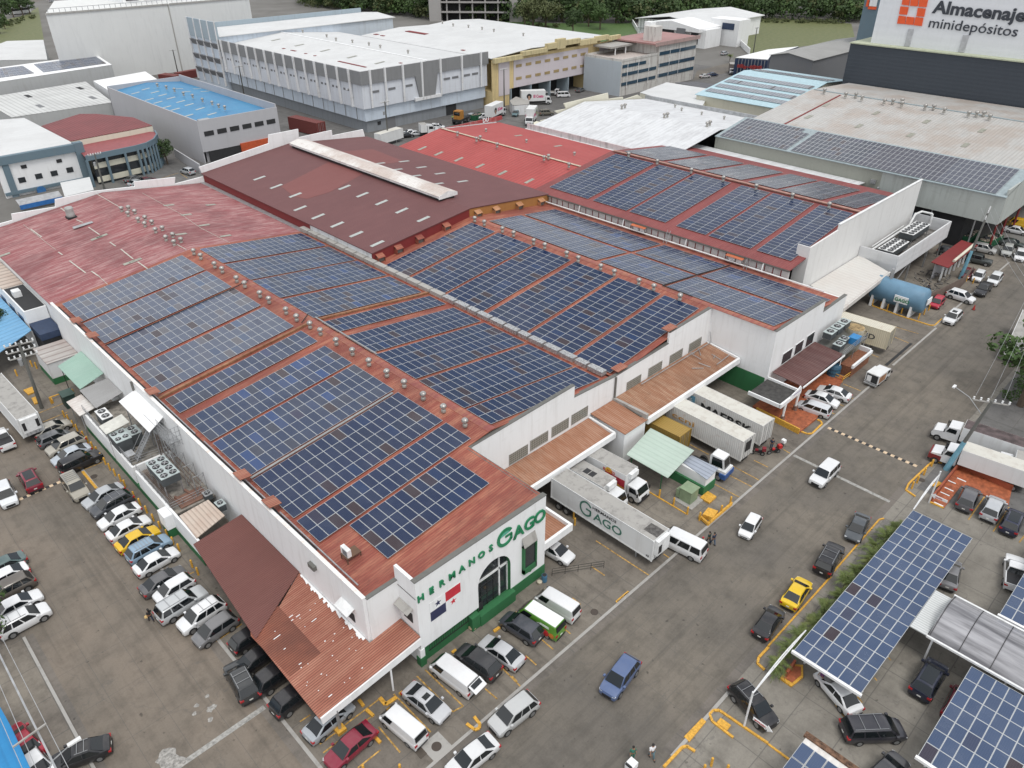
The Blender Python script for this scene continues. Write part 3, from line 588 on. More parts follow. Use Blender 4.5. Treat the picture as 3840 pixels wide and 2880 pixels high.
put_mesh(ring_mesh(1.05, .72, .08, M_sign_green), 'emblem', (35.6, 37.39, 8.75), (1, 0, 0), (0, 0, 1), sg)
mb = MB(); mb.prism([(35.6+.7*math.cos(R(a)), 37.38, 8.95+.5*math.sin(R(a))) for a in range(20, 181, 20)], (0, -.04, 0)); mb.build('globe_patch', plain('sign_sea_green', (.10, .42, .30), .5), sg)
# flag banner
f0 = PYz(T(1,3,1640,225), 37.35)
fl = thing('flag_banner', 'quartered flag banner with a blue star and a red star on the facade', 'flag', (f0.x, 37.35, f0.z-1.3), None)
fw2, fh2 = 1.75, 1.15
MB().box(f0.x-fw2, f0.x+fw2, 37.36, 37.385, f0.z-fh2, f0.z+fh2).build('cloth', M_white, fl)
MB().box(f0.x-fw2, f0.x-.01, 37.35, 37.358, f0.z-fh2, f0.z-.01).build('blue_quarter', plain('flag_blue', (.03, .035, .09), .7), fl)
MB().box(f0.x+.01, f0.x+fw2, 37.35, 37.358, f0.z+.01, f0.z+fh2).build('red_quarter', plain('flag_red', (.55, .03, .05), .7), fl)
def star(cx, cz, r, y, d=.01, rot=90): return MB().prism([(cx+(r if i % 2 == 0 else r*.42)*math.cos(R(rot+36*i)), y, cz+(r if i % 2 == 0 else r*.42)*math.sin(R(rot+36*i))) for i in range(10)], (0, -d, 0))
star(f0.x-.85, f0.z+.55, .38, 37.358).build('blue_star', MATS['flag_blue'], fl); star(f0.x+.85, f0.z-.55, .38, 37.358).build('red_star', MATS['flag_red'], fl)

# ---- canopies of the front
def canopy(name, label, top, th, mat, fascia, fz=.9, cat='canopy', posts=(), fmat=M_white, extra=None):
    c = Vector(top[0]); o = thing(name, label, cat, (c.x, c.y, 0)); MB().slab(top, th).build('roof_sheet', mat, o)
    if fascia:
        mb = MB()
        for a, b, w_, h_ in fascia: mb.bar((a[0], a[1], a[2]-h_/2), (b[0], b[1], b[2]-h_/2), w_, h_)
        mb.build('fascia', fmat, o)
    for (x, y, z, r_) in posts: MB().tube((x, y, 0), (x, y, z), r_, 8).build('post', fmat, o)
    return o
canopy('dock_canopy', 'lower clay coloured loading canopy above the long white trailer', [(41.1, 48.3, 4.6), (41.1, 44.6, 4.1), (60.3, 44.6, 4.1), (60.3, 48.3, 4.6)], .1, roofmat('clay_dock_roof', (.33, .15, .085), (.43, .25, .17), (.18, .085, .05), .8, ('X', 4.0), .8, ss=(1.2, .1, 1), patches=.45, ribdark=.4), [((41.1, 44.3, 4.35), (60.6, 44.3, 4.35), .35, .75), ((60.5, 44.3, 4.4), (60.5, 48.3, 4.7), .3, .5)])
canopy('dock_canopy', 'upper ochre loading canopy with loose pipes above the white containers', [(65.6, 48.3, 5.2), (65.6, 43.3, 4.5), (86.2, 43.3, 4.5), (86.2, 48.3, 5.2)], .1, M_clayold, [((65.2, 43.0, 4.75), (86.2, 43.0, 4.75), .35, .8), ((86.1, 43.0, 4.8), (86.1, 48.3, 5.3), .25, .5)])
o = thing('stair_block', 'white windowless block with a clay roof between the two loading canopies', 'building', (63, 45, 0))
MB().box(60.9, 65.0, 43.1, 48.3, 0, 4.6).build('wall', M_white, o); MB().slab([(60.7, 42.9, 4.72), (65.1, 42.9, 4.72), (65.1, 48.3, 5.1), (60.7, 48.3, 5.1)], .1).build('roof', MATS['clay_dock_roof'], o)
MB().box(64.95, 65.35, 43.0, 48.3, 4.2, 5.4).build('parapet', M_conc, o)
o = thing('balcony_roof', 'small white edged clay balcony roof on the right of the facade', 'canopy', (43, 40, 0))
MB().box(41.1, 45.3, 38.0, 42.2, 3.2, 3.35).build('roof_sheet', MATS['clay_dock_roof'], o)
mb = MB(); mb.box(41.1, 45.5, 37.6, 37.9, 2.9, 3.8); mb.box(45.2, 45.5, 37.9, 42.2, 2.9, 3.8); mb.box(41.1, 45.5, 42.2, 42.4, 2.9, 3.6); mb.build('fascia', M_white, o)
# corner canopy (clay) and brown one
cz = lambda x: 3.15+(x-14.8)*.098
o = thing('corner_canopy', 'large clay coloured corrugated canopy over parked cars at the front corner', 'canopy', (19, 42, 0))
MB().slab([(14.8, 37.2, cz(14.8)), (25.1, 37.2, cz(25.1)), (25.1, 40.0, cz(25.1)), (21.7, 40.0, cz(21.7)), (21.7, 51.5, cz(21.7)), (15.0, 47.4, cz(15))], .1).build('roof_sheet', M_terracotta, o)
mb = MB(); mb.bar((14.9, 37.15, cz(14.9)-.35), (25.1, 37.15, cz(25.1)-.55), .15, .8); mb.build('fascia', M_white, o)
mb = MB(); mb.slab([(x, y, cz(x)+.012) for x, y in (on(cz, T(1,3,*p)) for p in ((290,868),(560,665),(120,180),(0,185),(-60,235),(-45,520)))], .01); mb.build('roof_sheet', roofmat('sooty_corrugated', (.26, .085, .05), (.30, .12, .075), (.14, .05, .035), .5, ('Y', 5.0), .8, ss=(.15, 1, 1), patches=.8, ribdark=.7), o, 'darker stained band of canopy sheets')
mb = MB()
for i in range(34):
    x = 15.2+rnd()*6.3; y = 38.2+rnd()*9.5; l = .06+rnd()**4*.7; mb.slab([(x, y, cz(x)+.02), (x+l, y, cz(x+l)+.02), (x+l, y+.08, cz(x+l)+.02), (x, y+.08, cz(x)+.02)], .01)
for i in range(30): y = 40.6+i*.35; w_ = .15+rnd()*.35; mb.slab([(21.72-w_, y, cz(21.7)+.03), (21.72, y, cz(21.7)+.05), (21.72, y+.4, cz(21.7)+.05), (21.72-w_*.7, y+.4, cz(21.7)+.03)], .02)
mb.build('sealant_patches', M_white, o, kind='stuff')
for (a, b), s_ in (((16.3, 37.2), .14), ((21.76, 37.2), .09)): pp = MB().tube((a, b, 0), (a, b, cz(a)-.5), s_, 10).build('post', M_grey_metal if a < 20 else M_white, o)
MB().box(15.9, 16.7, 36.8, 37.6, 0, .35).build('post_base', M_yellow, o)
canopy('shed_canopy', 'brown corrugated canopy beside the long white wall', [(15.0, 47.8, 3.25), (21.7, 51.5, 3.95), (21.7, 62.9, 3.95), (16.3, 62.9, 3.35)], .1, M_brownshed, None, posts=((16.4, 53, 3.2, .08), (16.8, 61.5, 3.2, .08)), fmat=M_grey_metal)

# ================================================================ BROWN HALL
Br = thing('warehouse', 'hall with a matt brown roof and a long rusty white ridge vent', 'warehouse', (86, 130, 0))
zb = lambda x: 10.0+(x-65)*.107 if x < 86.5 else 12.3-(x-86.5)*.107
mb = MB(); slope(mb, 64.8, 86.5, 98.9, 160.5, zb, .15); slope(mb, 86.5, 107.3, 98.9, 160.5, zb, .15); rb = mb.build('roof', M_brown_roof, Br)
M_redsheet = wallpaint('dark_red_cladding', (.19, .022, .022), (.08, .02, .02), .3); M_ochre = wallpaint('ochre_cladding', (.36, .17, .05), (.2, .08, .03), .4)
MB().prism([(65, 99.0, 8.0), (86.2, 99.0, 8.0), (86.2, 99.0, 12.1), (65, 99.0, 9.85)], (0, .3, 0)).build('gable_wall', M_redsheet, Br)
MB().prism([(86.25, 99.0, 8.0), (107, 99.0, 8.0), (107, 99.0, 9.9), (86.25, 99.0, 12.1)], (0, .3, 0)).build('gable_wall', M_ochre, Br, 'ochre right half of the gable')
MB().box(65.0, 65.3, 118, 160, 8.0, 9.9).build('side_wall', M_redsheet, Br); MB().box(64.98, 65.3, 99.3, 118, 8.9, 9.85).build('side_wall', M_whitedirty, Br, 'stained pale strip of side wall')
MB().box(64.0, 64.95, 118.5, 159.9, 8.0, 8.3).build('gutter', M_grey_metal, Br); MB().box(65.3, 107, 159.7, 160, 0, 9.8).build('back_wall', M_white, Br)
MB().box(106.8, 107.05, 99.3, 160, 9.0, 9.9).build('side_wall', M_redsheet, Br)
def bz(c, r, a, b): q = PYz(T(c, r, a, b), 160.6); return (q.x, 160.6, q.z)
mb = MB(); mb.prism([bz(0,0,1765,1525), bz(0,0,1720,1445), bz(1,0,110,1240), bz(1,0,110,1165), bz(1,0,365,1115), bz(1,0,370,1188), bz(1,0,655,1125), bz(1,0,660,1172), bz(1,0,925,1118), bz(1,0,940,1175), (107.3, 160.6, 8), (64.9, 160.6, 8)], (0, .3, 0)); mb.build('parapet', M_white, Br)
# roof patches & skylights
M_patch = roofmat('redder_sheet_patch', (.195, .064, .060), (.22, .082, .075), (.165, .054, .050), .3, ('Y', 3.0), .7, ss=(.1, .4, 1), patches=.2)
for pts in (((1,0,215,1610),(1,0,630,1400),(1,0,930,1500),(1,0,640,1659),(1,1,440,60),(1,1,330,40)), ((1,0,860,1300),(1,0,1010,1290),(1,0,1280,1395),(1,0,1010,1430),(1,0,730,1310))):
    q = [on(zb, T(*p)) for p in pts]; MB().slab([(x, y, zb(x)+.02) for x, y in q], .01).build('roof_patch', M_patch, rb)
M_sky2 = plain('pale_skylight_sheet', (.40, .43, .41), .35, var=.15, vs=2)
for i, p in enumerate([(1,0,30,1540),(1,0,175,1612),(1,0,765,1620),(1,0,1070,1412),(1,0,1280,1395),(1,0,1430,1446),(1,0,1220,1465),(1,0,1590,1500),(1,0,1380,1520),(1,0,1785,1568),(1,0,1575,1588),(1,1,340,28),(1,1,920,25),(1,1,382,142),(1,1,1085,92),(1,1,537,212),(1,1,1260,162),(1,1,702,283),(1,1,1447,235),(1,1,867,366),(1,1,1048,448)]):
    x, y = on(zb, T(*p)); sheets('skylight', [(x, y)], zb, M_sky2, rb, .75, 2.6, .05)
# ridge vent monitor
mo = MB(); MX = 86.9; y0m, y1m = 105.5, 157.5
M_rustwhite = roofmat('flaking_white_sheet', (.66, .64, .61), (.72, .70, .68), (.28, .13, .07), .9, ('Y', 2), .7, ss=(1, 1, 1), patches=.4, ribdark=.1)
mo.slab([(MX-2.2, y0m, 13.2), (MX, y0m, 13.75), (MX, y1m, 13.75), (MX-2.2, y1m, 13.2)], .12); mo.slab([(MX, y0m, 13.75), (MX+2.2, y0m, 13.2), (MX+2.2, y1m, 13.2), (MX, y1m, 13.75)], .12)
mon = mo.build('ridge_vent', M_rustwhite, Br); mb = MB(); mb.box(MX-2.15, MX-2.05, y0m, y1m, 12.75, 13.1); mb.box(MX+2.05, MX+2.15, y0m, y1m, 12.75, 13.1); mb.prism([(MX-2.2, y0m-.05, 12.6), (MX+2.2, y0m-.05, 12.6), (MX+2.2, y0m-.05, 13.2), (MX, y0m-.05, 13.75), (MX-2.2, y0m-.05, 13.2)], (0, .12, 0)); mb.build('side_panel', M_white_metal, mon); MB().box(MX-1.6, MX+1.6, y0m+.3, y1m, 12.0, 12.9).build('louvre', M_dark, mon)
# hooded vents on the gable
for x, m_, lb in ((66.2, M_redsheet, ''), (70.0, M_redsheet, ''), (74.5, M_redsheet, ''), (80.5, M_redsheet, ''), (88.0, M_ochre, ''), (92.5, M_ochre, ''), (98.5, M_ochre, ''), (104.5, M_ochre, '')):
    h = MB(); z0 = 8.7 if x < 86 else 8.9; z0 += .03*abs(0); zt = zb(x)-.55; h.slab([(x-.7, 99, zt), (x+.7, 99, zt), (x+.7, 98.1, zt-.45), (x-.7, 98.1, zt-.45)], .06); h.box(x-.7, x-.64, 98.15, 99, zt-1.2, zt-.5); h.box(x+.64, x+.7, 98.15, 99, zt-1.2, zt-.5)
    v_ = h.build('vent_hood', MATS['weathered_red_sheet'] if x < 86 else roofmat('rusty_hood', (.42, .20, .09), (.5, .3, .2), (.3, .12, .05), .5, ('X', 1)), Br); MB().box(x-.62, x+.62, 98.4, 99, zt-1.2, zt-.5).build('louvre', M_cap, v_)

# ================================================================ BRIGHT RED HALL
Rd = thing('warehouse', 'low hall with a bright red roof between the brown roof and the white roof', 'warehouse', (122, 125, 0))
zr = lambda x: 9.4+(x-107.3)*.155 if x < 121.2 else 11.55-(x-121.2)*.085
mb = MB(); slope(mb, 107.3, 121.2, 102.6, 149.2, zr, .15); slope(mb, 121.2, 140.5, 102.6, 148.2, zr, .15); rr = mb.build('roof', M_bright_red, Rd)
mb = MB(); mb.box(107.4, 107.6, 102.8, 149, 0, 9.2); mb.box(140.1, 140.4, 103.2, 148, 0, 9.8); mb.prism([(107.4, 149.2, 0), (140.4, 149.2, 0), (140.4, 149.2, 9.9), (121.2, 149.2, 11.4), (107.4, 149.2, 9.2)], (0, .25, 0)); mb.build('wall', M_whitedirty, Rd)
mb = MB(); mb.slab([(120.9, 102.6, 11.72), (121.5, 102.6, 11.72), (121.5, 148.5, 11.72), (120.9, 148.5, 11.72)], .08); mb.build('ridge_cap', plain('cream_ridge_cap', (.55, .44, .34), .7, var=.2), rr)
for p in ((1,0,1437,1282),(1,0,1578,1328),(1,0,1752,1378),(1,0,1935,1435),(1,0,2130,1495),(2,0,398,1262),(2,0,55,1172),(2,0,150,1565)): x, y = on(zr, T(*p)); sheets('skylight', [(x, y)], zr, M_sky, rr, .8, 2.4, .05)
def rz(c, r, a, b): q = PYz(T(c, r, a, b), 149.5); return (q.x, 149.5, q.z)
mb = MB(); mb.prism([(121.5, 149.5, 11.3), (140.5, 149.5, 9.9), rz(1,0,2130,1030), rz(1,0,2125,1000), rz(1,0,1640,1105)], (0, .3, 0)); mb.build('parapet', wallpaint('peeling_red_sign', (.36, .06, .06), (.55, .5, .48), .6), Rd)
q = PYz(T(1,0,1960,1062), 149.4); me = text_mesh('DU', 1.5, .03, M_white, 'lettering', bold=.04); put_mesh(me, 'lettering', (q.x, 149.44, q.z), (1, 0, .05), (0, 0, 1), Rd)

# ================================================================ TALL SPAN (W3)
W3 = thing('warehouse', 'taller red roofed warehouse with a plain white gable wall and dark blue panels', 'warehouse', (131, 60, 0))
z3 = lambda x: 10.1+(x-107)*.125 if x < 131 else 13.1-(x-131)*.125
mb = MB(); slope(mb, 106.6, 131, 47.6, 103, z3, .15); slope(mb, 131, 155.3, 47.6, 103, z3, .15); r3 = mb.build('roof', roofmat('tall_span_red', (.22, .052, .05), (.31, .10, .09), (.13, .034, .034), .4, ('Y', 3.0), ss=(.06, 1, 1)), W3)
mb = MB(); mb.box(130.6, 131.4, 47.6, 102.5, 13.12, 13.3); mb.tube((130.4, 47.6, 13.4), (130.4, 102, 13.4), .1); mb.build('ridge_cap', plain('pink_ridge', (.38, .22, .18), .7, var=.2), r3)
M_w3side = wallpaint('white_panels_rust_runs', (.60, .61, .60), (.25, .07, .06), .45)
MB().box(107.0, 107.25, 47.8, 102.8, 0, 9.95).build('side_wall', M_w3side, W3)
mb = MB()
yy = 49.0
while yy < 102: mb.box(106.93, 106.99, yy, yy+.14, 8.2, 9.9-(.9 if 72 < yy < 86 or yy > 95 else 0)*(1 if rnd() > .3 else .2)); yy += 1.35+.3*rnd()
mb.build('red_stripe', M_redsheet, W3, kind='stuff')
mb = MB(); mb.box(106.5, 106.75, 47.6, 103, 9.75, 10.0); mb.build('eave_gutter', M_cap, W3)
mb = MB(); mb.path([(106.2, 41.5, 8.7), (106.2, 101.5, 8.7)], .13); 
for yy in (52, 66.5, 80, 90.5, 100.5): mb.tube((106.2, yy, 8.7), (106.5, yy, 9.9), .1)
mb.build('drain_pipe', M_white_metal, W3)
prof = [(111.8, 0), (155.2, 0), (155.2, 13.6), (121.0, 13.75), (121.0, 12.85), (111.8, 12.45)]
M_wallw3 = wallpaint('white_gable_sheet', (.70, .70, .69), amt=.25, corr=('X', 2.0))
mb = MB(); mb.prism([(x, 47.25, z) for x, z in prof], (0, .25, 0)); mb.box(111.6, 111.8, 47.25, 49.4, 5, 12.5); mb.box(155.0, 155.25, 47.5, 103, 0, 9.8); mb.prism([(107.3, 103.0, 0), (155, 103.0, 0), (155, 103.0, 10), (131, 103.0, 12.9), (107.3, 103.0, 10)], (0, -.2, 0)); mb.build('wall', M_wallw3, W3)
MB().box(121.0, 155.3, 47.15, 47.6, 13.76, 13.84).build('parapet_cap', M_white_metal, W3)
for yy, lb in ((76.5, 'a'), (57.0, 'b')):
    o = thing('inverter_rack', ('farther' if lb == 'a' else 'nearer')+' pair of white inverter boxes under a red roof on the tall wall', 'electrical box', (106.6, yy, 8.6), 'inverter racks')
    for k in (-.8, .5): MB().box(106.35, 106.85, yy+k-.5, yy+k+.5, 8.8, 9.4).build('box', M_white_metal, o)
    MB().slab([(105.9, yy-1.6, 9.6), (106.9, yy-1.6, 9.8), (106.9, yy+1.5, 9.8), (105.9, yy+1.5, 9.6)], .06).build('roof', plain('orange_red_sheet', (.50, .14, .06), .6), o)
    mb = MB(); [mb.box(106.3, 106.36, yy+k, yy+k+.06, 8.1, 9.6) for k in (-1.4, 1.3)]; mb.build('leg', M_black, o)
def ladder(name, label, a, b, w_, wd, mat=M_grey_metal):
    a = Vector(a); b = Vector(b); s_ = Vector(wd)*w_/2; mb = MB(); mb.bar(a-s_, b-s_, .06); mb.bar(a+s_, b+s_, .06); n = int((b-a).length/.35)
    for i in range(1, n): c = a.lerp(b, i/n); mb.bar(c-s_, c+s_, .04)
    o = mb.build(name, mat, loc=tuple(a)); tag(o, label, 'ladder'); return o
ladder('ladder', 'ladder leaning on the tall side wall at the gap between solar fields', (105.6, 70.2, 8.35), (106.6, 70.2, 10.5), .6, (0, 1, 0))
ladder('ladder', 'short ladder by the nearer inverter boxes', (105.7, 54.6, 8.35), (106.5, 54.6, 9.9), .5, (0, 1, 0))
# ================================================================ SOLAR FIELDS
def panelmat(name, base, greyer, tint, rough=.09, spec=.55):
    m, nt, bs = new_mat(name)
    oi = nt.nodes.new('ShaderNodeObjectInfo'); v = coord(nt, 'Object')
    wn_ = nt.nodes.new('ShaderNodeTexWhiteNoise'); wn_.noise_dimensions = '1D'; nt.links.new(oi.outputs['Random'], wn_.inputs['W'])
    c = ramp(nt, oi.outputs['Random'], [(0, base), (.55, tuple(x*1.15 for x in base)), (.78, greyer), (.92, tint), (.97, (.035, .022, .028)), (1, (.035, .022, .028))])
    s = nt.nodes.new('ShaderNodeSeparateXYZ'); nt.links.new(v, s.inputs[0]); ln = None
    for ax in (0, 1):
        f = math_(nt, 'MODULO', math_(nt, 'ADD', s.outputs[ax], 10.0), .1625); g_ = math_(nt, 'LESS_THAN', f, .014); ln = g_ if ln is None else math_(nt, 'MAXIMUM', ln, g_)
    c = mix(nt, math_(nt, 'MULTIPLY', ln, .16), c, (.20, .24, .30))
    g = coord(nt, 'World'); n = noise(nt, g, .35, 5, .6)
    c = mix(nt, ramp(nt, n, [(.45, (0, 0, 0)), (.75, (.09, .09, .09))]), c, (.22, .24, .27))
    nt.links.new(c, bs.inputs['Base Color']); nt.links.new(ramp(nt, n, [(.3, (rough*.7,)*3), (.7, (rough*1.6,)*3)]), bs.inputs['Roughness'])
    bs.inputs['Specular IOR Level'].default_value = spec; bs.inputs['IOR'].default_value = 1.5
    return m
PM_dark = panelmat('solar_cell_navy', (.006, .017, .056), (.008, .019, .052), (.006, .025, .085), .09, .3)
PM_mix = panelmat('solar_cell_mixed', (.010, .024, .066), (.030, .036, .058), (.012, .045, .15), .18)
PM_pale = panelmat('solar_cell_cloud_sheen', (.055, .070, .112), (.092, .090, .105), (.04, .075, .15), .2)  # cloud reflection painted into the cells as a paler blue-grey base colour
PM_car = panelmat('solar_cell_carport', (.040, .066, .130), (.046, .070, .13), (.036, .062, .13), .2)
PM_far = panelmat('solar_cell_far', (.030, .036, .055), (.05, .05, .07), (.045, .05, .08), .25)
PM_white = panelmat('solar_cell_whitened', (.16, .18, .21), (.18, .19, .21), (.15, .17, .21), .25)
M_alu = plain('aluminium_frame', (.54, .56, .57), .4, .3, .05)
PCACHE = {}
def panel_mesh(w, l, pm, fw_=.025):
    k = (round(w, 3), round(l, 3), pm.name)
    if k not in PCACHE:
        mb = MB(); z = .04
        for a in ((-w/2, w/2, -l/2, -l/2+fw_), (-w/2, w/2, l/2-fw_, l/2), (-w/2, -w/2+fw_, -l/2+fw_, l/2-fw_), (w/2-fw_, w/2, -l/2+fw_, l/2-fw_)): mb.box(*a, 0, z)
        mb.add([(-w/2+fw_, -l/2+fw_, z-.006), (w/2-fw_, -l/2+fw_, z-.006), (w/2-fw_, l/2-fw_, z-.006), (-w/2+fw_, l/2-fw_, z-.006)], [(0, 1, 2, 3)], 1)
        PCACHE[k] = mb.mesh('solar_panel', [M_alu, pm])
    return PCACHE[k]
def array(label, x0, x1, y0, y1, zf, nx, ny, pm, group='solar fields on the warehouse roofs', skip=()):
    pw = (x1-x0)/nx; pl = (y1-y0)/ny; me = panel_mesh(pw-.012, pl-.012, pm)
    xm, ym = (x0+x1)/2, (y0+y1)/2; o = thing('solar_array', label, 'solar array', (xm, ym, zf(xm)), group)
    tilt = -math.atan2(zf(x1)-zf(x0), x1-x0); cnt = 0
    for i in range(nx):
        for j in range(ny):
            if (i, j) in skip or cnt >= 100: continue
            x = x0+(i+.5)*pw; y = y0+(j+.5)*pl
            p = bpy.data.objects.new('solar_panel', me); COL.objects.link(p); p.parent = o; p.location = (x-xm, y-ym, zf(x)+.14-zf(xm)); p.rotation_euler = (0, tilt, 0); cnt += 1
    mb = MB()   # mounting rails
    for j in range(ny):
        for k in (.25, .75): y = y0+(j+k)*pl; mb.bar((x0+.05, y, zf(x0)+.09), (x1-.05, y, zf(x1)+.09), .04, .05)
    mb.build('mounting_rails', M_alu, o, kind='stuff')
    return o
AL = [(110.6, 118.6, 4), (101.9, 109.9, 4), (93.3, 101.3, 4), (84.5, 92.5, 4), (78.7, 82.7, 2), (71.0, 77.0, 3), (62.5, 70.5, 4), (53.7, 61.7, 4), (49.15, 53.15, 2)]
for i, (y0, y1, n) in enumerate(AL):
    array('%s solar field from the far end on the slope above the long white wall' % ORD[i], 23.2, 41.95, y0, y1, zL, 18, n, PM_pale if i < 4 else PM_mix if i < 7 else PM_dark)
array('small dark solar field of three rows closest to the green lettering', 26.25, 38.65, 42.75, 48.75, zL, 12, 3, PM_dark)
for i, (y0, y1, n) in enumerate([(110.5, 118.5, 4), (101.7, 109.7, 4), (93.1, 101.1, 4), (84.3, 92.3, 4), (78.6, 82.4, 2), (71.0, 76.9, 3), (62.3, 70.3, 4), (53.65, 61.65, 4), (49.3, 53.3, 2)]):
    array('%s solar field from the far end between the near ridge and the silver valley' % ORD[i], 44.9 if i < 4 else 45.0, 63.3, y0, y1, zR, 18, n, PM_mix if i < 4 else PM_dark)
for i, (y0, y1, n) in enumerate([(90.7, 96.7, 3), (81.9, 89.9, 4), (73.3, 81.3, 4), (64.5, 72.3, 4), (56.0, 63.8, 4), (49.5, 55.3, 3)]):
    array('%s solar field from the red gable wall between the silver valley and second ridge' % ORD[i], 65.6, 84.65, y0, y1, z2L, 18, n, PM_dark)
for lb, x0, x1, y0, y1, nx, ny in (('far upper', 87.3, 95.2, 70.3, 94.9, 8, 12), ('far lower', 96.2, 104.4, 70.2, 94.9, 8, 12), ('middle upper', 87.3, 95.2, 57.3, 69.5, 8, 6), ('middle lower', 96.2, 104.4, 57.2, 69.4, 8, 6), ('near upper', 87.0, 95.0, 39.4, 56.7, 8, 9), ('near lower', 96.0, 104.3, 39.5, 56.5, 8, 8)):
    array('%s solar field on the slope facing the tall red span' % lb, x0, x1, y0, y1, z2R, nx, ny, PM_mix)
for i, (y0, y1, n) in enumerate([(90.9, 100.9, 5), (81.6, 89.6, 4), (72.9, 80.9, 4), (64.6, 70.6, 3), (56.0, 64.0, 4), (48.9, 54.9, 3)]):
    array('%s solar field from the bright red roof on the near slope of the tall span' % ORD[i], 109.2, 129.7, y0, y1, z3, 20, n, PM_dark)
for i, (y0, y1, n) in enumerate([(91.1, 101.1, 5), (81.8, 89.8, 4), (72.6, 80.6, 4), (65.0, 71.0, 3), (56.2, 64.2, 4), (49.8, 54.8, 2)]):
    array('%s solar field from the bright red roof on the far slope of the tall span' % ORD[i], 132.8, 149.8, y0, y1, z3, 17, n, PM_far)

# ================================================================ ROOF TURBINES
vb = MB(); vb.lathe((0, 0, 0), [(.30, -.15), (.30, .12), (.22, .22), (.22, .42)], 10)
vent0 = thing('roof_ventilator', 'tmp label', 'ventilator', (0, 0, 0)); USED.pop('tmp label')
base_o = vb.build('neck', plain('pale_painted_steel', (.36, .35, .32), .5, .3), vent0)
vb = MB(); prof = [(.22, .40), (.36, .50), (.42, .66), (.38, .84), (.24, .97), (.06, 1.02)]
vb.lathe((0, 0, 0), prof, 14)
for i in range(14):
    a = 6.283*i/14; vb.add([(math.cos(a)*.44, math.sin(a)*.44, .64), (math.cos(a+.1)*.38, math.sin(a+.1)*.38, .47), (math.cos(a+.1)*.40, math.sin(a+.1)*.40, .84), (math.cos(a)*.43, math.sin(a)*.43, .70)], [(0, 1, 2, 3)])
head_o = vb.build('turbine_head', plain('spun_aluminium', (.42, .41, .39), .42, .5, .3, 5), vent0)
VENTS = 0
def vents(pts, zc, fmt, sc=1.0, group='roof turbine ventilators', bare=False):
    global VENTS
    for i, p in enumerate(pts):
        q = P(p, zc(i) if callable(zc) else zc)
        if VENTS == 0: o = vent0
        else: o = copy_tree(vent0)
        VENTS += 1; o.location = (q.x, q.y, q.z-.62*sc); o.scale = (sc, sc, sc)
        tag(o, fmt % ORD[i], 'ventilator', group)
vents([T(0,1,*p) for p in ((1047,140),(1108,130),(1102,180),(1162,165),(1190,232),(1250,217),(1248,270),(1310,255),(1340,322),(1400,308),(1430,388),(1490,365),(1500,428),(1560,408))], 11.2, '%s roof ventilator from the far end of the double row on faded old roof', .95)
vents([T(0,1,*p) for p in ((1670,505),(1730,545),(1850,618),(1915,660),(2040,740),(2110,785))]+[T(1,1,*p) for p in ((30,870),(108,920),(256,1012),(347,1072),(463,1135),(553,1192),(690,1278),(830,1365),(973,1455),(1128,1550),(1278,1640))]+[T(1,2,*p) for p in ((1443,88),(1618,195),(1805,318))], 11.4, '%s roof ventilator from the far end along the nearest solar ridge', .9)
R3 = lambda a, b: (1600+a*.45208, 700+b*.45208); R4 = lambda a, b: (2000+a*.6329, 500+b*.6329)
vents([R3(*p) for p in ((398,260),(478,290),(628,345),(721,380),(888,445),(980,480),(1162,548),(1258,588),(1445,655),(1557,700),(1762,775),(1886,822),(2105,900))]+[R4(870,962)], 11.4, '%s roof ventilator from the gable wall along the second ridge', .9)
vents([R4(*p) for p in ((565,120),(735,163),(937,215),(1127,262),(1322,310),(1537,363),(1755,418))], 13.9, '%s squat ventilator from the far end of the tall span ridge', .9)
vents([T(1,0,*p) for p in ((1740,1148),(1905,1195),(1937,1183),(2083,1245))]+[T(2,0,*p) for p in ((278,1357),(315,1345),(492,1418))], 12.4, '%s ventilator from the back along the bright red ridge', .95)
vents([T(1,0,1987,1120),T(2,0,540,1323),T(2,0,125,1213)], 11.4, '%s small ventilator on the right slope of the bright red roof', .8)

# ================================================================ OTHER HALLS
def px_block(name, label, cat, pts, z, mats, zb_=0.0, th=.2, group=None, zs=None):
    """building from a roof outline: pts = pixels of its roof corners at height z"""
    q = [P(p, (zs[i] if zs else z)) for i, p in enumerate(pts)]; c = sum(q, Vector())/len(q)
    o = thing(name, label, cat, (c.x, c.y, 0), group)
    mb = MB(); n = len(q); mb.add([tuple(a) for a in q]+[(a.x, a.y, zb_) for a in q], [(i, i+n, (i+1) % n+n, (i+1) % n) for i in range(n)]); 
    ins = [a.lerp(Vector((c.x, c.y, a.z)), .004) for a in q]
    mb.v = [(v[0], v[1], v[2]-.02) if k < n else v for k, v in enumerate(mb.v)]
    mb.build('wall', mats[0], o); MB().slab([(a.x, a.y, a.z+.05) for a in q], th).build('roof', mats[1], o)
    return o
M_whiteroof = roofmat('coated_white_sheet', (.60, .61, .61), (.70, .71, .71), (.30, .29, .28), .35, ('Y', 1.4), .55, ss=(.05, .6, 1), patches=.12, ribdark=.12)
M_dirtywhite = roofmat('streaked_white_sheet', (.64, .655, .67), (.40, .40, .41), (.30, .29, .29), .5, ('Y', 1.0), .6, ss=(.03, .5, 1), patches=.08, ribdark=.1)
M_silver = roofmat('dull_silver_sheet', (.42, .415, .40), (.52, .51, .49), (.33, .24, .18), .55, ('Y', 1.6), .5, ss=(.04, .9, 1), patches=.4, ribdark=.2)
M_blueroof = roofmat('bright_blue_sheet', (.04, .22, .42), (.08, .30, .48), (.04, .14, .30), .4, ('Y', 1.5), .5, ss=(.06, .6, 1), patches=.3, ribdark=.2)
M_olive = wallpaint('olive_grey_sheet_wall', (.30, .31, .27), (.2, .2, .17), .25, corr=('Y', 2.0))
M_paleblue = wallpaint('pale_blue_wall', (.56, .63, .71), (.25, .26, .26), .45)
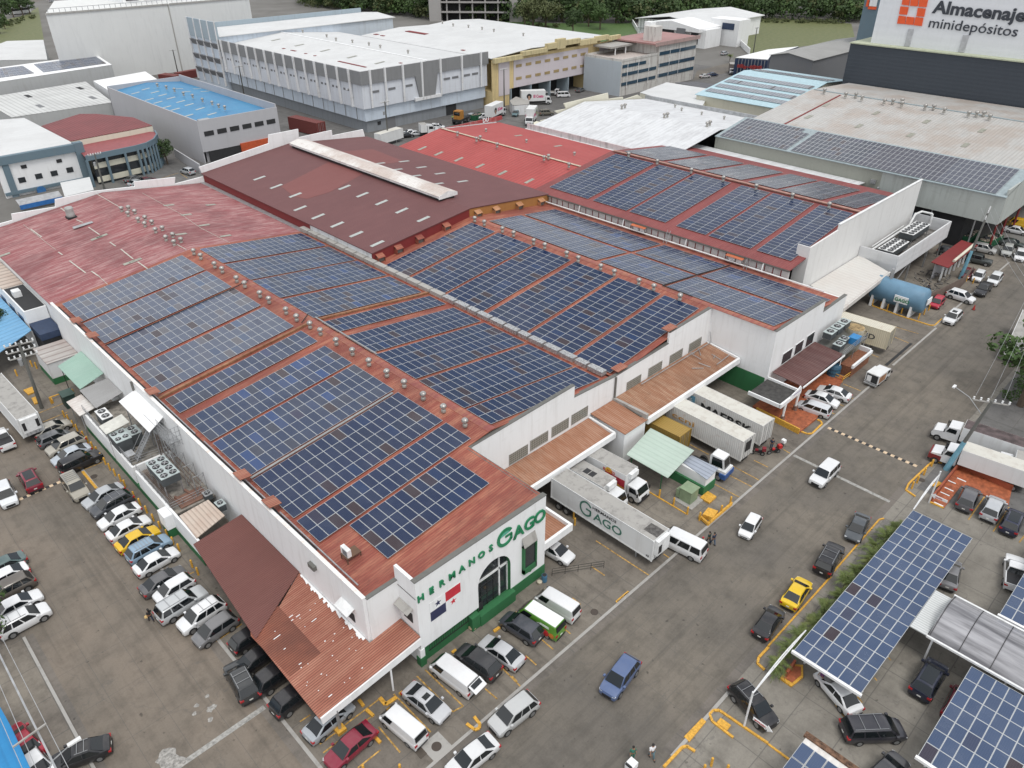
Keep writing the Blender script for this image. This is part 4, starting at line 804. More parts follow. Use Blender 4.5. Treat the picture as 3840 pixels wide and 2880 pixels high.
M_teal = wallpaint('slate_blue_fascia', (.13, .19, .23), amt=.2)
M_slate = wallpaint('dark_slate_cladding', (.042, .052, .066), (.06, .07, .08), .3, corr=('Z', 1.2))
M_midgrey = wallpaint('mid_grey_cladding', (.17, .175, .185), amt=.2, corr=('Y', 1.5))
M_signwhite = wallpaint('white_cladding_sheet', (.68, .70, .73), (.4, .41, .42), .2, corr=('Z', .6))
M_bandgrey = wallpaint('grey_concrete_band', (.22, .225, .23), (.1, .1, .1), .35)
M_yellow_wall = wallpaint('yellow_painted_wall', (.66, .52, .27), (.12, .11, .07), .5)
M_lilac = wallpaint('pale_lilac_wall', (.60, .55, .58), (.4, .35, .3), .2)
M_stain = wallpaint('badly_stained_wall', (.60, .59, .56), (.17, .12, .11), .9)
# -- grey hall with panel strip, silver roof
G = thing('warehouse', 'olive grey hall with a long panel strip and a wide dull silver roof', 'warehouse', (195, 65, 0))
mb = MB(); mb.box(161.5, 161.8, 57, 96.5, 0, 11.9); mb.box(161.8, 230, 96.2, 96.5, 0, 11.9); mb.build('wall', M_olive, G)
mb = MB(); mb.box(161.5, 161.85, 34, 57, 6.6, 11.9); mb.box(161.85, 230, 34, 34.3, 6.6, 13.2); mb.build('hanging_wall', wallpaint('patchy_concrete_wall', (.42, .45, .43), (.2, .2, .18), .6), G)
zg = lambda x: 12.0+(x-161.4)*.17
mb = MB(); slope(mb, 161.2, 174.2, 34, 96.6, zg, .15); mb.build('roof', plain('blue_grey_flashing', (.30, .36, .38), .6), G)
zs_ = lambda x: 12.9+(x-174.4)*.095 if x < 207 else 16.0-(x-207)*.06
mb = MB(); slope(mb, 174.3, 207, 33.8, 96.6, zs_, .15); slope(mb, 207, 229.5, 33.8, 96.6, zs_, .15); rg = mb.build('roof', M_silver, G)
mb = MB(); mb.box(174.2, 174.5, 34, 96.5, 12.9, 14.1); mb.box(206.8, 207.4, 34, 96, 16.0, 16.15); mb.build('flashing', MATS['blue_grey_flashing'], rg)
mb = MB(); mb.slab([(174.6, 87.9, zs_(174.6)+.06), (206, 87.9, zs_(206)+.06), (206, 88.4, zs_(206)+.06), (174.6, 88.4, zs_(174.6)+.06)], .02); mb.build('red_joint', M_redsheet, rg)
for p in ((500,907),(350,1010),(935,978),(1370,1052),(1232,1168),(1848,1130),(1705,1255),(785,1090)): x, y = on(zs_, T(3,0,*p)); sheets('skylight', [(x, y)], zs_, M_sky, rg, 1.1, 2.8, .07)
for x in (166, 172, 180, 190, 200, 212, 225): MB().tube((x, 35, 0), (x, 35, 6.6), .2).build('column', M_redsheet if x < 185 else M_grey_metal, G)
for y in (38, 46, 55): MB().tube((162.2, y, 0), (162.2, y, 6.6), .14).build('column', M_grey_metal if y != 55 else M_redsheet, G)
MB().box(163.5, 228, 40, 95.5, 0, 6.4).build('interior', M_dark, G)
for lb, y0, y1, ny in (('left', 78.6, 95.6, 17), ('right', 36.0, 77.6, 42)):
    o = thing('solar_array', '%s part of the long panel strip on the olive grey hall' % ('shorter left' if lb == 'left' else 'longer right'), 'solar array', (167, (y0+y1)/2, zg(167)), 'solar fields on the olive grey hall')
    me = panel_mesh(1.95, .985, PM_far, .045); cnt = 0
    for i in range(6):
        for j in range(ny):
            if cnt >= 100: break
            x = 162.6+i*1.97; y = y1-(j+.5)*(y1-y0)/ny
            if lb == 'right' and (j >= 16): continue
            p = bpy.data.objects.new('solar_panel', me); COL.objects.link(p); p.parent = o; p.location = (x-167, y-(y0+y1)/2, zg(x)-zg(167)+.12); p.rotation_euler = (0, -math.atan(.17), 0); cnt += 1
    if lb == 'right':
        mb = MB()
        for i in range(6):
            for j in range(16, ny):
                x = 162.6+i*1.97; y = y1-(j+.5)*(y1-y0)/ny; mb.add([(x-.975, y-.49, zg(x-.975)+.13), (x+.975, y-.49, zg(x+.975)+.13), (x+.975, y+.49, zg(x+.975)+.13), (x-.975, y+.49, zg(x-.975)+.13)], [(0, 1, 2, 3)], 0)
                mb.add([(x-.93, y-.445, zg(x-.93)+.137), (x+.93, y-.445, zg(x+.93)+.137), (x+.93, y+.445, zg(x+.93)+.137), (x-.93, y+.445, zg(x-.93)+.137)], [(0, 1, 2, 3)], 1)
        mb.build('solar_panels', [M_alu, PM_far], o, kind='stuff')
vents([T(3,0,*p) for p in ((490,775),(675,808),(762,812),(815,835),(1008,865),(1083,865),(1160,863),(1160,888),(1362,912),(1436,915),(1527,942),(1738,972),(1808,973),(1868,973),(1920,998))], 16.9, '%s ventilator from the left along the silver roof ridge', 1.15)
for p in (T(3,0,350,1495), T(3,0,955,1625), T(2,0,2020,1360)):
    q = PXz(p, 161.3); o = MB().path([(161.3, q.y, q.z-2.5), (161.3, q.y, q.z), (160.9, q.y, q.z+.2)], .18, 8).build('flue_pipe', M_grey_metal, loc=(161.3, q.y, q.z-2.5)); tag(o, 'grey flue pipe on the olive wall, %s' % ('left of the middle' if p[0] > 2990 and p[0] < 3100 else 'rightmost' if p[0] > 3100 else 'leftmost of three'), 'pipe', 'flue pipes')
q = PXz(T(3,0,912,1568), 161.4); o = MB().box(161.0, 161.45, q.y-.5, q.y+.5, q.z-.4, q.z+.4).build('lamp_box', M_grey_metal, loc=(161.4, q.y, q.z)); tag(o, 'small grey box lamp on the olive wall', 'lamp')
# -- white roofed hall
Wr = thing('warehouse', 'hall with a streaked white roof between the bright red roof and olive grey hall', 'warehouse', (165, 118, 0))
zw = lambda x: 9.7+(x-142)*.145 if x < 164 else 12.9-(x-164)*.12
mb = MB(); slope(mb, 142.3, 164, 97, 139.6, zw, .15); slope(mb, 164, 192, 97, 139.6, zw, .15); rw = mb.build('roof', M_dirtywhite, Wr)
MB().box(141.2, 142.2, 97, 139.8, 0, 9.6).build('gutter_wall', M_whitedirty, Wr)
MB().box(141.9, 142.25, 103.5, 139.5, 8.5, 10.9).build('parapet', wallpaint('parapet_black_runs', (.60, .55, .55), (.07, .06, .06), .9), Wr)
def wz(a, b, y=140.): q = PYz(T(2,0,a,b), y); return (q.x, y, q.z)
mb = MB(); mb.prism([(142, 140, 0), wz(247,1080), wz(250,1042), wz(425,1005), wz(370,960), wz(470,940), wz(450,895), wz(830,803), wz(835,855), wz(960,838), wz(962,862), wz(1090,820), (192, 140, 9), (192, 140, 0)], (0, .35, 0)); mb.build('parapet', M_cream, Wr)
MB().box(192, 192.4, 97, 140, 0, 10.5).build('parapet', M_grey_metal, Wr)
vents([T(2,0,*p) for p in ((950,915),(1318,990),(1688,1065))], 13.7, '%s grey ventilator from the left on the near side of white roof ridge', 1.05)
vents([T(2,0,*p) for p in ((978,905),(1345,983),(1713,1053))], 13.7, '%s grey ventilator from the left on the far side of white roof ridge', 1.05)
vents([T(2,0,*p) for p in ((867,893),(1410,908),(1467,938),(1640,972),(1835,1010))], 11.5, '%s small ventilator from the left by the far gutter of white roof', .8)
px_block('warehouse', 'small hall with a ribbed white roof in front of the stained building', 'warehouse', [T(2,0,1105,800),T(2,0,1335,712),T(2,0,1720,772),T(2,0,1640,930),T(2,0,1560,935)], 8.5, (M_cream, M_whiteroof))
px_block('warehouse', 'low dark panelled roof beyond the ribbed white roof', 'warehouse', [T(2,0,1410,715),T(2,0,1590,705),T(2,0,1780,735),T(2,0,1700,770)], 8.0, (M_grey_metal, roofmat('dark_panel_roof', (.10, .10, .11), (.2, .2, .2), (.06, .06, .07), .3, ('X', 1))))
# -- cream building, pale blue roof with panel rows
Cb = thing('warehouse', 'cream hall with a pale blue roof covered in rows of grey panels', 'warehouse', (225, 118, 0))
zc_ = lambda x: 10.0+(x-205.5)*.13 if x < 232 else 13.45-(x-232)*.09
mb = MB(); mb.prism([(206, 104.3, 0), (246, 104.3, 0), (246, 104.3, 12.1), (232, 104.3, 13.3), (206, 104.3, 9.9)], (0, .3, 0)); mb.box(206, 206.3, 104.6, 131.5, 0, 9.9); mb.build('wall', M_cream, Cb)
mb = MB(); slope(mb, 205.5, 232, 104, 131.8, zc_, .15); slope(mb, 232, 247, 104, 131.8, zc_, .15); rc = mb.build('roof', plain('pale_blue_sheet', (.40, .56, .62), .5, var=.08), Cb)
for k, x in enumerate((210.5, 215.5, 220.5, 225.5, 235.5, 239)):
    o = thing('solar_array', '%s row of grey panels from the front eave of the pale blue roof' % ORD[k], 'solar array', (x, 118, zc_(x)), 'panel rows on the pale blue roof')
    m_ = panel_mesh(2.9 if x < 230 else 2.2, 1.0, PM_white if x < 230 else PM_pale, .05)
    for j in range(25): p = bpy.data.objects.new('solar_panel', m_); COL.objects.link(p); p.parent = o; p.location = (0, -12.3+j*1.02, .15); p.rotation_euler = (0, -math.atan(.13) if x < 232 else math.atan(.09), 0)
# -- grey gabled shed
Gs = thing('warehouse', 'mid grey gabled shed left of the dark slate wall', 'warehouse', (285, 132, 0))
MB().prism([(262, 123.8, 0), (262, 139.5, 0), (262, 139.5, 13.7), (262, 133, 15.0), (262, 123.8, 13.7)], (50, 0, 0)).build('wall', M_midgrey, Gs)
mb = MB(); mb.slab([(261.6, 139.9, 13.8), (261.6, 133, 15.2), (313, 133, 15.2), (313, 139.9, 13.8)], .12); mb.slab([(261.6, 133, 15.2), (261.6, 123.4, 13.8), (313, 123.4, 13.8), (313, 133, 15.2)], .12); mb.build('roof', roofmat('weathered_grey_sheet', (.30, .30, .29), (.36, .36, .35), (.22, .22, .21), .3, ('X', 1)), Gs)
# -- dark slate building + white block above it with signs
Dk = thing('building', 'huge dark slate clad block under the white storage tower', 'building', (245, 60, 0))
MB().box(230, 275, -10, 98.8, 0, 24.8).build('wall', M_slate, Dk); MB().box(229.7, 275, -10, 99.0, 24.82, 25.1).build('parapet_cap', plain('mossy_cap', (.42, .45, .33), .8), Dk)
St = thing('building', 'white clad storage tower with orange square emblem and dark lettering', 'building', (255, 50, 25.1))
MB().box(233, 275, -30, 94.5, 25.1, 58).build('wall', M_signwhite, St)
for p in (T(3,0,1238,250), T(3,0,1712,303)): q = PXz(p, 232.9); MB().box(232.75, 232.99, q.y-.7, q.y+.7, 25.2, q.z).build('grey_strip', plain('strip_grey', (.42, .43, .45), .6), St)
sgn = thing('wall_sign', 'giant dark lettering and orange squares on the white storage tower', 'sign', (232.9, 70, 40))
M_orange = plain('orange_panel', (.72, .095, .02), .45, var=.05); M_letter = plain('charcoal_letter', (.035, .042, .055), .5)
def sq(a, b):
    q = PXz(T(3,0,a,b), 232.9); return q
def sqr(c4): 
    q = [PXz(T(3,0,*p), 232.8) for p in c4]; m = MB(); m.prism([(232.98, p.y, p.z) for p in q], (-.25, 0, 0)); m.build('orange_square', M_orange, sgn)
for c4 in (((1165,-20),(1228,-20),(1218,48),(1155,40)), ((1235,-20),(1303,-20),(1292,55),(1227,50)), ((1310,-20),(1385,-15),(1368,62),(1300,58)), ((1145,55),(1215,62),(1200,128),(1132,122)), ((1295,68),(1362,75),(1348,145),(1282,140)), ((1130,135),(1192,143),(1183,208),(1115,203)), ((1200,143),(1265,150),(1255,215),(1188,210)), ((1274,148),(1342,155),(1328,225),(1260,218))): sqr(c4)
def sign_text(s, p0, p1, size_px, mat, bold=0, name='lettering', x=232.95, depth=.12, ht=None):
    q0 = Vector((x, *p0)); q1 = Vector((x, *p1)); me = text_mesh(s, 1, depth, mat, name, bold=bold)
    xs = [v.co.x for v in me.vertices]; w_ = max(xs)-min(xs); L = abs(q1.y-q0.y); sc = L/w_
    zs = (ht or sc)
    for v in me.vertices: v.co.x = (v.co.x-min(xs))*sc; v.co.z *= zs
    put_mesh(me, name, (x-.02, q0.y, q0.z), (0, -1, (q1.z-q0.z)/L), (0, 0, 1), sgn)
sign_text('Almacenajes', (80.4, 33.8), (56.6, 33.4), 0, M_letter, .03, ht=4.1)
sign_text('minidepósitos', (80.3, 30.3), (59.0, 30.0), 0, M_letter, .002, ht=3.4)
o = thing('building', 'slate grey tower with a small emblem left of the white storage tower', 'building', (310, 120, 0)); a = PXz(T(3,0,800,0), 300).y; b = PXz(T(3,0,960,0), 300).y
MB().box(300, 340, b-6, a-1.5, 0, 62).build('wall', M_teal, o); q = PXz(T(3,0,905,15), 299.9); MB().box(299.8, 299.98, q.y-1.6, q.y+1.2, q.z-1.5, 60).build('panel', M_white, o); q = PXz(T(3,0,865,30), 299.9); MB().box(299.8, 299.98, q.y-.5, q.y+.6, q.z-1, 60).build('panel', M_orange, o)
q = PXz(T(3,0,900,68), 299.9); MB().box(299.8, 299.98, q.y-1.5, q.y+1.5, q.z-.5, q.z+.5).build('panel', M_orange, o)
# -- grey-blue warehouse with pilasters
Gb = thing('warehouse', 'pale blue warehouse with a grey parapet band and white sloping pilasters', 'warehouse', (155, 235, 0))
MB().box(132.6, 180, 197.5, 283, 0, 3.4).build('lower_wall', wallpaint('lower_grey_render', (.25, .27, .29), (.12, .12, .12), .5), Gb)
MB().box(131.9, 180.3, 196.9, 283, 3.4, 7.1).build('wall', M_paleblue, Gb)
M_pwhite = wallpaint('pale_panel_wall', (.63, .66, .71), (.3, .28, .26), .4)
MB().box(131.2, 180.6, 196.2, 283, 7.1, 14.0).build('wall', M_pwhite, Gb, 'protruding pale upper wall')
mb = MB(); mb.box(130.7, 181, 195.8, 196.2, 13.9, 17.6); mb.box(130.7, 131.2, 196.2, 283, 13.9, 17.6); mb.prism([(150.5, 195.75, 14.1), (159.5, 195.75, 14.1), (158, 195.75, 7.4), (152, 195.75, 7.0)], (0, .35, 0)); mb.build('parapet', M_bandgrey, Gb)
for x in (133.7, 139.0, 145.6, 152.8, 160.2, 169.0, 177.2): MB().prism([(x, 195.8, 17.9), (x, 195.25, 17.9), (x, 195.55, 7.2), (x, 195.8, 7.2)], (.55, 0, 0)).build('pilaster', M_whitedirty, Gb)
for k in range(14):
    y = 201+k*6.1
    if y < 282: MB().prism([(130.7, y, 17.9), (130.15, y, 17.9), (130.5, y, 7.2), (131.2, y, 7.2)], (0, .55, 0)).build('pilaster', M_whitedirty, Gb)
    for d in (1.3, 3.8): MB().box(131.12, 131.19, y+d, y+d+(1.5 if d < 2 else 1.1), 11.4, 12.0).build('vent_strip', M_midgrey, Gb)
    MB().box(131.8, 131.89, y, y+.25, 3.5, 7.0).build('rib', M_bandgrey, Gb)
for x in (134.5, 140.5, 147, 162, 165.5, 170.5, 174): MB().box(x, x+2.6, 196.1, 196.19, 11.2, 11.85).build('vent_strip', M_midgrey, Gb)
MB().box(150, 160.5, 195.6, 196.15, 6.7, 7.6).build('ledge', M_whitedirty, Gb)
zgb = lambda x: 15.6+(x-131)*.085 if x < 156 else 17.7-(x-156)*.085
mb = MB(); slope(mb, 131.3, 156, 196.3, 283, zgb, .2); slope(mb, 156, 180.8, 196.3, 283, zgb, .2); rgb_ = mb.build('roof', M_whiteroof, Gb)
MB().box(155.7, 156.4, 196.5, 283, 17.7, 17.85).build('ridge_cap', M_white, rgb_)
for p in ((170,345),(375,390),(597,437),(830,492),(1070,542)): x, y = on(zgb, T(1,0,*p)); sheets('skylight', [(x, y)], zgb, M_sky, rgb_, 1.0, 3.5, .08)
for p, l in (((830,555), 15), ((325,438), 3), ((240,420), 1.4), ((430,463), 1.0), ((510,482), 1.0), ((1250,545), 1.2)): x, y = on(zgb, T(1,0,*p)); MB().box(x-.4, x+.4, y-l/2, y+l/2, zgb(x)-.02, zgb(x)+.08).build('roof_patch', M_redsheet, rgb_)
for x, w_ in ((163.5, 4.2), (140, 3)): MB().box(x, x+w_, 197.35, 197.49, 0, 3.2).build('door', M_dark if x > 150 else M_midgrey, Gb)
MB().box(136.4, 137.6, 197.4, 197.49, 1.6, 2.6).build('window', M_dark, Gb)
vents([T(1,0,*p) for p in ((402,263),(610,303),(690,333),(832,350),(975,373),(1073,395),(1313,440))], 18.6, '%s ventilator from the far end on the pale blue warehouse roof', 1.0)
# taller block behind
Tb = thing('warehouse', 'taller pale blue block behind the grey banded warehouse', 'warehouse', (170, 295, 0))
MB().box(131, 208, 283.2, 306, 0, 18.4).build('wall', M_paleblue, Tb); mb = MB(); mb.box(130.7, 131.3, 282.9, 306, 17, 23.2); mb.box(131, 208, 305.6, 306, 18, 20.5); mb.build('parapet', wallpaint('blue_parapet', (.33, .40, .45), (.2, .2, .2), .4), Tb)
mb = MB(); mb.slab([(131.4, 282.6, 18.6), (209, 282.6, 18.6), (209, 295, 19.6), (131.4, 295, 19.6)], .2); mb.slab([(131.4, 295, 19.6), (209, 295, 19.6), (209, 305.5, 18.8), (131.4, 305.5, 18.8)], .2); mb.build('roof', M_whiteroof, Tb)
for z in (4.5, 9.2, 14.2):
    for k in range(4): MB().prism([(131, 283.6+k*5.6, z), (130.1, 283.6+k*5.6, z+1.9), (131, 283.6+k*5.6, z+1.9)], (0, 4.7, 0)).build('sunshade', M_midgrey, Tb)
for k in range(5): MB().box(130.4, 131, 283+k*5.6, 283.4+k*5.6, 2, 23.4).build('pilaster', M_whitedirty, Tb)
# -- yellow building
Yb = thing('warehouse', 'yellow and lilac warehouse with open truck bays and a stepped mouldy parapet', 'warehouse', (212, 230, 0))
mb = MB(); mb.box(181.2, 243, 200, 268, 0, 15); mb.prism([(181.2, 194.3, 5.2), (190, 194.3, 5.2), (243, 194.3, 5.2), (243, 194.3, 15), (181.2, 194.3, 15)], (0, .4, 0)); mb.box(181.2, 189, 194.3, 200, 0, 5.2); mb.box(228, 243, 194.35, 200, 0, 5.2); mb.build('wall', M_yellow_wall, Yb)
MB().box(191, 229, 194.15, 194.28, 5.25, 14.0).build('lilac_panel', M_lilac, Yb); MB().box(184, 189, 194.15, 194.28, 3.5, 14).build('lilac_panel', M_lilac, Yb); MB().box(235.5, 240.5, 194.15, 194.28, 9, 14).build('lilac_panel', M_lilac, Yb)
for z in (7.6, 11.6):
    for k in range(8): MB().box(192+k*4.7, 194.7+k*4.7, 194.05, 194.14, z, z+.9).build('louvre_window', plain('ochre_louvre', (.36, .27, .13), .7), Yb)
mb = MB(); st = [(181.2, 14.2, 15.6), (194, 15.1, 16.4), (206, 15.8, 17.6), (211, 15.4, 18.6), (215, 16.2, 17.8), (223, 15.3, 17.0), (232, 15.9, 17.4), (239, 15.4, 16.8)]
for i, (x, z0, z1) in enumerate(st): x1 = st[i+1][0]+.3 if i < len(st)-1 else 246; mb.box(x, x1, 192.9-.1*(i % 2), 194.2, z0, z1)
mb.build('parapet', wallpaint('mouldy_yellow_parapet', (.55, .47, .27), (.10, .10, .07), .9), Yb)
zy = lambda x: 15.6+(x-181)*.07 if x < 200 else (16.9-(x-200)*.03 if x < 214 else 16.4+(x-214)*.06 if x < 228 else 17.2-(x-228)*.06)
mb = MB(); [slope(mb, a, b, 194.5, 268, zy, .2) for a, b in ((181.2, 199.99), (200, 213.99), (214, 227.99), (228, 243))]; ry = mb.build('roof', M_whiteroof, Yb)
for p, l, w_ in (((1390,283), 12, 2.2), ((1040,298), 2, 1.5), ((1095,310), 2, 1), ((1790,435), 1.5, 1)): x, y = on(zy, T(1,0,*p)); MB().box(x-w_/2, x+w_/2, y-l/2, y+l/2, zy(x)-.02, zy(x)+.15).build('roof_patch', M_redsheet, ry)
for k in range(4): MB().box(189.6+k*9.7, 190.0+k*9.7, 194.2, 199.9, 0, 5.2).build('pillar', MATS['blue_parapet'], Yb)
MB().box(189, 228, 199.8, 199.95, 0, 5.1).build('bay_back', M_dark, Yb)
vents([T(1,0,*p) for p in ((1610,188),(1703,210),(1835,222),(1953,240),(2055,257))]+[T(2,0,98,292)], 18.2, '%s ventilator from the far end on the yellow warehouse roof', 1.0)
# -- stained office block
So = thing('building', 'streaky stained white office block with blue glass bands and a roof tank', 'building', (248, 183, 0))
MB().box(226, 247, 176, 193, 0, 11.4).build('wall', M_stain, So); MB().box(247, 271, 175.7, 194, 0, 15.0).build('wall', M_stain, So)
MB().box(225.8, 225.97, 176, 193, 0, 11.5).build('side_wall', wallpaint('pale_blue_grey_side', (.45, .50, .54), amt=.15), So)
mb = MB(); 
for z in (3.4, 6.6, 9.6 if False else 9.3): mb.box(226.5, 246.5 if z < 7 else 240, 175.85, 175.97, z, z+1.1)
for z in (3.6, 7.2, 11.2): mb.box(247.5, 270.5, 175.55, 175.68, z, z+1.2)
mb.build('window', plain('blue_band_glass', (.03, .07, .11), .15, 0, .2, spec=.8), So)
MB().box(226, 247, 176, 193, 11.42, 11.5).build('roof', plain('pinkish_deck', (.45, .40, .37), .8), So); mb = MB(); mb.box(226, 247, 175.9, 176.1, 11.5, 12.3); mb.box(225.9, 226.1, 176, 193, 11.5, 12.3); mb.box(226, 247, 192.9, 193.1, 11.5, 12.3); mb.build('parapet', M_stain, So)
MB().box(244, 271.6, 175.0, 196, 15.0, 15.5).build('roof', roofmat('mossy_red_roof', (.36, .18, .17), (.4, .3, .28), (.22, .12, .11), .6, ('X', .5)), So); MB().box(243.8, 271.8, 174.9, 175.15, 14.6, 15.9).build('parapet', wallpaint('pink_stained_band', (.42, .30, .28), (.2, .15, .13), .8), So)
MB().box(232, 247, 186, 196, 14.0, 14.6).build('roof', M_conc, So); MB().box(248, 252.5, 179, 184, 15.5, 20.4).build('roof_tank', M_stain, So); MB().box(249.5, 252.3, 182, 185, 20.4, 21.6).build('roof_tank', M_white, So)
for x in (235, 241): MB().box(x, x+.3, 186.3, 186.6, 11.5, 14).build('column', M_white, So)
for k in range(6): MB().box(229+k*6.2, 229.15+k*6.2, 175.5, 175.6, 2.5, 11+(4 if k > 3 else 0)).build('downpipe', M_white, So)
# -- white angular office beyond
Wo = thing('building', 'bright white angular office with a folded roof before the woods', 'building', (365, 240, 0))
mb = MB(); mb.box(348, 400, 222, 262, 0, 8.6); mb.build('wall', M_white, Wo)
mb = MB(); mb.slab([(346, 263, 8.6), (346, 242, 11.2), (402, 242, 11.2), (402, 263, 8.6)], .3); mb.slab([(346, 242, 11.2), (346, 221, 8.8), (402, 221, 8.8), (402, 242, 11.2)], .3); mb.build('roof', M_whiteroof, Wo)
mb = MB(); mb.box(337, 350, 214, 250, 0, 8.0); mb.prism([(334, 216, 7), (334, 246, 7), (334, 246, 9.2), (334, 232, 11), (334, 216, 8.5)], (18, 0, 0)); mb.box(352, 362, 206, 222, 0, 11.5); mb.build('front_block', M_white, Wo)
for y0, y1, z0, z1 in ((218, 222, 1.5, 7), (232, 240, 2.5, 7.5), (226, 230, 0, 3)): MB().box(336.8, 336.98, y0, y1, z0, z1).build('window', M_glassdark, Wo)
MB().box(333.8, 333.98, 223.5, 228.5, 1, 8.2).build('grey_panel', M_midgrey, Wo); MB().box(351.8, 351.98, 208.5, 215, 7.2, 10).build('sign_panel', plain('navy_sign', (.02, .04, .09), .5), Wo)
mb = MB(); [mb.box(347.4, 347.6, 250+k*2, 250.2+k*2, 0, 8.6) for k in range(6)]; mb.box(347.3, 347.5, 250, 262, 4, 4.3); mb.build('railing_frame', M_grey_metal, Wo)
def wall_thing(name, label, cat, pts, h, th, mat, z=0, group=None):
    a = [P(p) if len(p) == 2 else Vector(p) for p in pts]; mb = MB()
    for p, q in zip(a, a[1:]): mb.bar((p.x, p.y, z+h/2), (q.x, q.y, z+h/2), th, h)
    o = mb.build(name, mat, loc=(a[0].x, a[0].y, 0)); tag(o, label, cat, group); return o
wall_thing('boundary_wall', 'white boundary wall running down from the white angular office', 'wall', [T(2,0,1040,205), T(2,0,1110,320)], 2.2, .4, M_white)
wall_thing('boundary_wall', 'white boundary wall right of the angular office forecourt', 'wall', [T(2,0,1900,330), T(2,0,2050,470)], 2.5, .4, M_white)
# -- blue canopy shed
o = px_block('market_shed', 'open steel shed with a white roof and blue and red stored goods', 'shed', [T(2,0,1930,497),T(2,0,2212,428),T(3,0,265,402),T(3,0,20,485),T(2,0,2212,515)], 7.0, (plain('navy_goods', (.02, .04, .09), .6), M_white), th=.3)
for k in range(9): q = P(T(2,0,1968+k*28,500+2*k), 7.0); MB().box(q.x-.5, q.x-.3, q.y-.1, q.y+.1, 0, 6.7).build('post', M_grey_metal, o)
mb = MB(); [mb.box((q := P(T(2,0,1975+k*27,505+2*k), 7)).x-.7, q.x-.5, q.y-.6, q.y+.6, 3+rnd(), 4.2+rnd()) for k in range(8)]; mb.build('stored_goods', plain('dull_red_goods', (.3, .04, .04), .6), o, kind='stuff')
# -- multi storey car park far behind
a = P(T(1,0,1500,185)); b = P(T(2,0,90,190)); d = (b-a).normalized(); n = Vector((-d.y, d.x, 0)); n = n if n.dot(FW) > 0 else -n
Pk = thing('car_park_building', 'grey multi storey car park with dark open decks before the woods', 'building', (a.x, a.y, 0))
mb = MB(); L = (b-a).length
def pb(mb, u0, u1, w0, w1, z0, z1, o_=None, a=None, d=None, n=None):
    pts = [a+d*u0+n*w0, a+d*u1+n*w0, a+d*u1+n*w1, a+d*u0+n*w1]; mb.prism([(p.x, p.y, z0) for p in pts], (0, 0, z1-z0))
M_pk = wallpaint('car_park_concrete', (.36, .35, .34), amt=.2)
pb(mb, 0, 7, 0, 30, 0, 60, a=a, d=d, n=n); pb(mb, L-7.5, L, 0, 30, 0, 60, a=a, d=d, n=n)
for k in range(9): pb(mb, 7, L-7.5, -.2, 28, 4.6+k*5.2, 5.3+k*5.2, a=a, d=d, n=n)
mb.build('wall', M_pk, Pk); mb = MB(); pb(mb, 7, L-7.5, 6, 28, 0, 58, a=a, d=d, n=n); mb.build('deck_interior', M_dark, Pk)
for k in range(5):
    mb = MB(); pb(mb, 10+k*7.5, 10.8+k*7.5, 1, 1.8, 0, 55, a=a, d=d, n=n); mb.build('column', M_pk, Pk)
# -- giant white wall building upper left
Tw = thing('building', 'giant blank white wall building in the upper left', 'building', (130, 345, 0))
MB().prism([(92, 335, 0), (172, 335, 0), (172, 380, 0), (109, 380, 0)], (0, 0, 25)).build('wall', wallpaint('giant_white_render', (.66, .67, .66), (.42, .43, .43), .35), Tw); 
mb = MB(); mb.box(91.8, 137, 334.7, 335, 24.6, 25.2); mb.box(137.5, 172, 334.7, 335, 24.6, 25.2); mb.box(136.8, 137.2, 334.8, 335, 0, 25); mb.build('coping', M_conc, Tw)
MB().box(125, 170, 348, 379, 25.01, 34).build('upper_storey', M_white, Tw)
for x, w_, m_ in ((126, 5, M_dark), (133, 5, M_dark), (143, 7, M_glassdark), (153, 5, M_white), (160, 8, M_glassdark)): MB().box(x, x+w_, 347.7, 347.95, 26, 31).build('window', m_, Tw)
mb = MB(); [mb.box(93+k*2, 93.15+k*2, 335.3, 335.45, 25.2, 26.4) for k in range(40)]; mb.box(93, 172, 335.3, 335.45, 26.4, 26.55); mb.build('railing', M_grey_metal, Tw)
# -- left cluster
M_shedwall = wallpaint('shed_grey_wall', (.42, .43, .43), amt=.3)
o = px_block('warehouse', 'long white shed carrying two grey panel fields in the upper left', 'warehouse', [T(0,0,-60,592),T(0,0,830,470),T(0,0,965,560),T(0,0,-60,715)], 9.0, (M_shedwall, M_white))
for lb, pts, nx, ny in (('left', ((-60,600),(195,568),(298,632),(-60,680)), 10, 4), ('right', ((290,555),(820,482),(920,548),(375,625)), 18, 4)):
    q = [P(T(0,0,*p), 9.12) for p in pts]; c = sum(q, Vector())/4; s_ = thing('solar_array', '%s panel field on the long white shed upper left' % lb, 'solar array', tuple(c), 'panel fields on the long white shed')
    for i in range(nx):
        for j in range(ny):
            f = lambda u, v: q[0].lerp(q[1], u).lerp(q[3].lerp(q[2], u), v)
            e = .03; ps = [f((i+e)/nx, (j+e)/ny), f((i+1-e)/nx, (j+e)/ny), f((i+1-e)/nx, (j+1-e)/ny), f((i+e)/nx, (j+1-e)/ny)]; MB().slab([(p.x, p.y, p.z+.05) for p in ps], .05).build('solar_panel', PM_pale, s_)
o = px_block('warehouse', 'low ribbed pale roof hall with dark skylights in the upper left', 'warehouse', [T(0,0,-60,835),T(0,0,740,705),T(0,0,975,885),T(0,0,100,1015),T(0,0,-60,920)], 6.0, (M_shedwall, roofmat('pale_standing_seam', (.55, .56, .55), (.62, .63, .62), (.3, .3, .3), .3, ('X', .8), ss=(.3, .05, 1), ribdark=.3)))
for p in ((243,830),(692,762),(345,915),(800,843)): q = P(T(0,0,*p), 6.1); MB().box(q.x-.7, q.x+.7, q.y-2.4, q.y+2.4, 6.05, 6.12).build('skylight', M_dark if p[1] < 840 and p[1] > 0 and p[0] != 800 else M_midgrey, o)
o2 = MB(); 
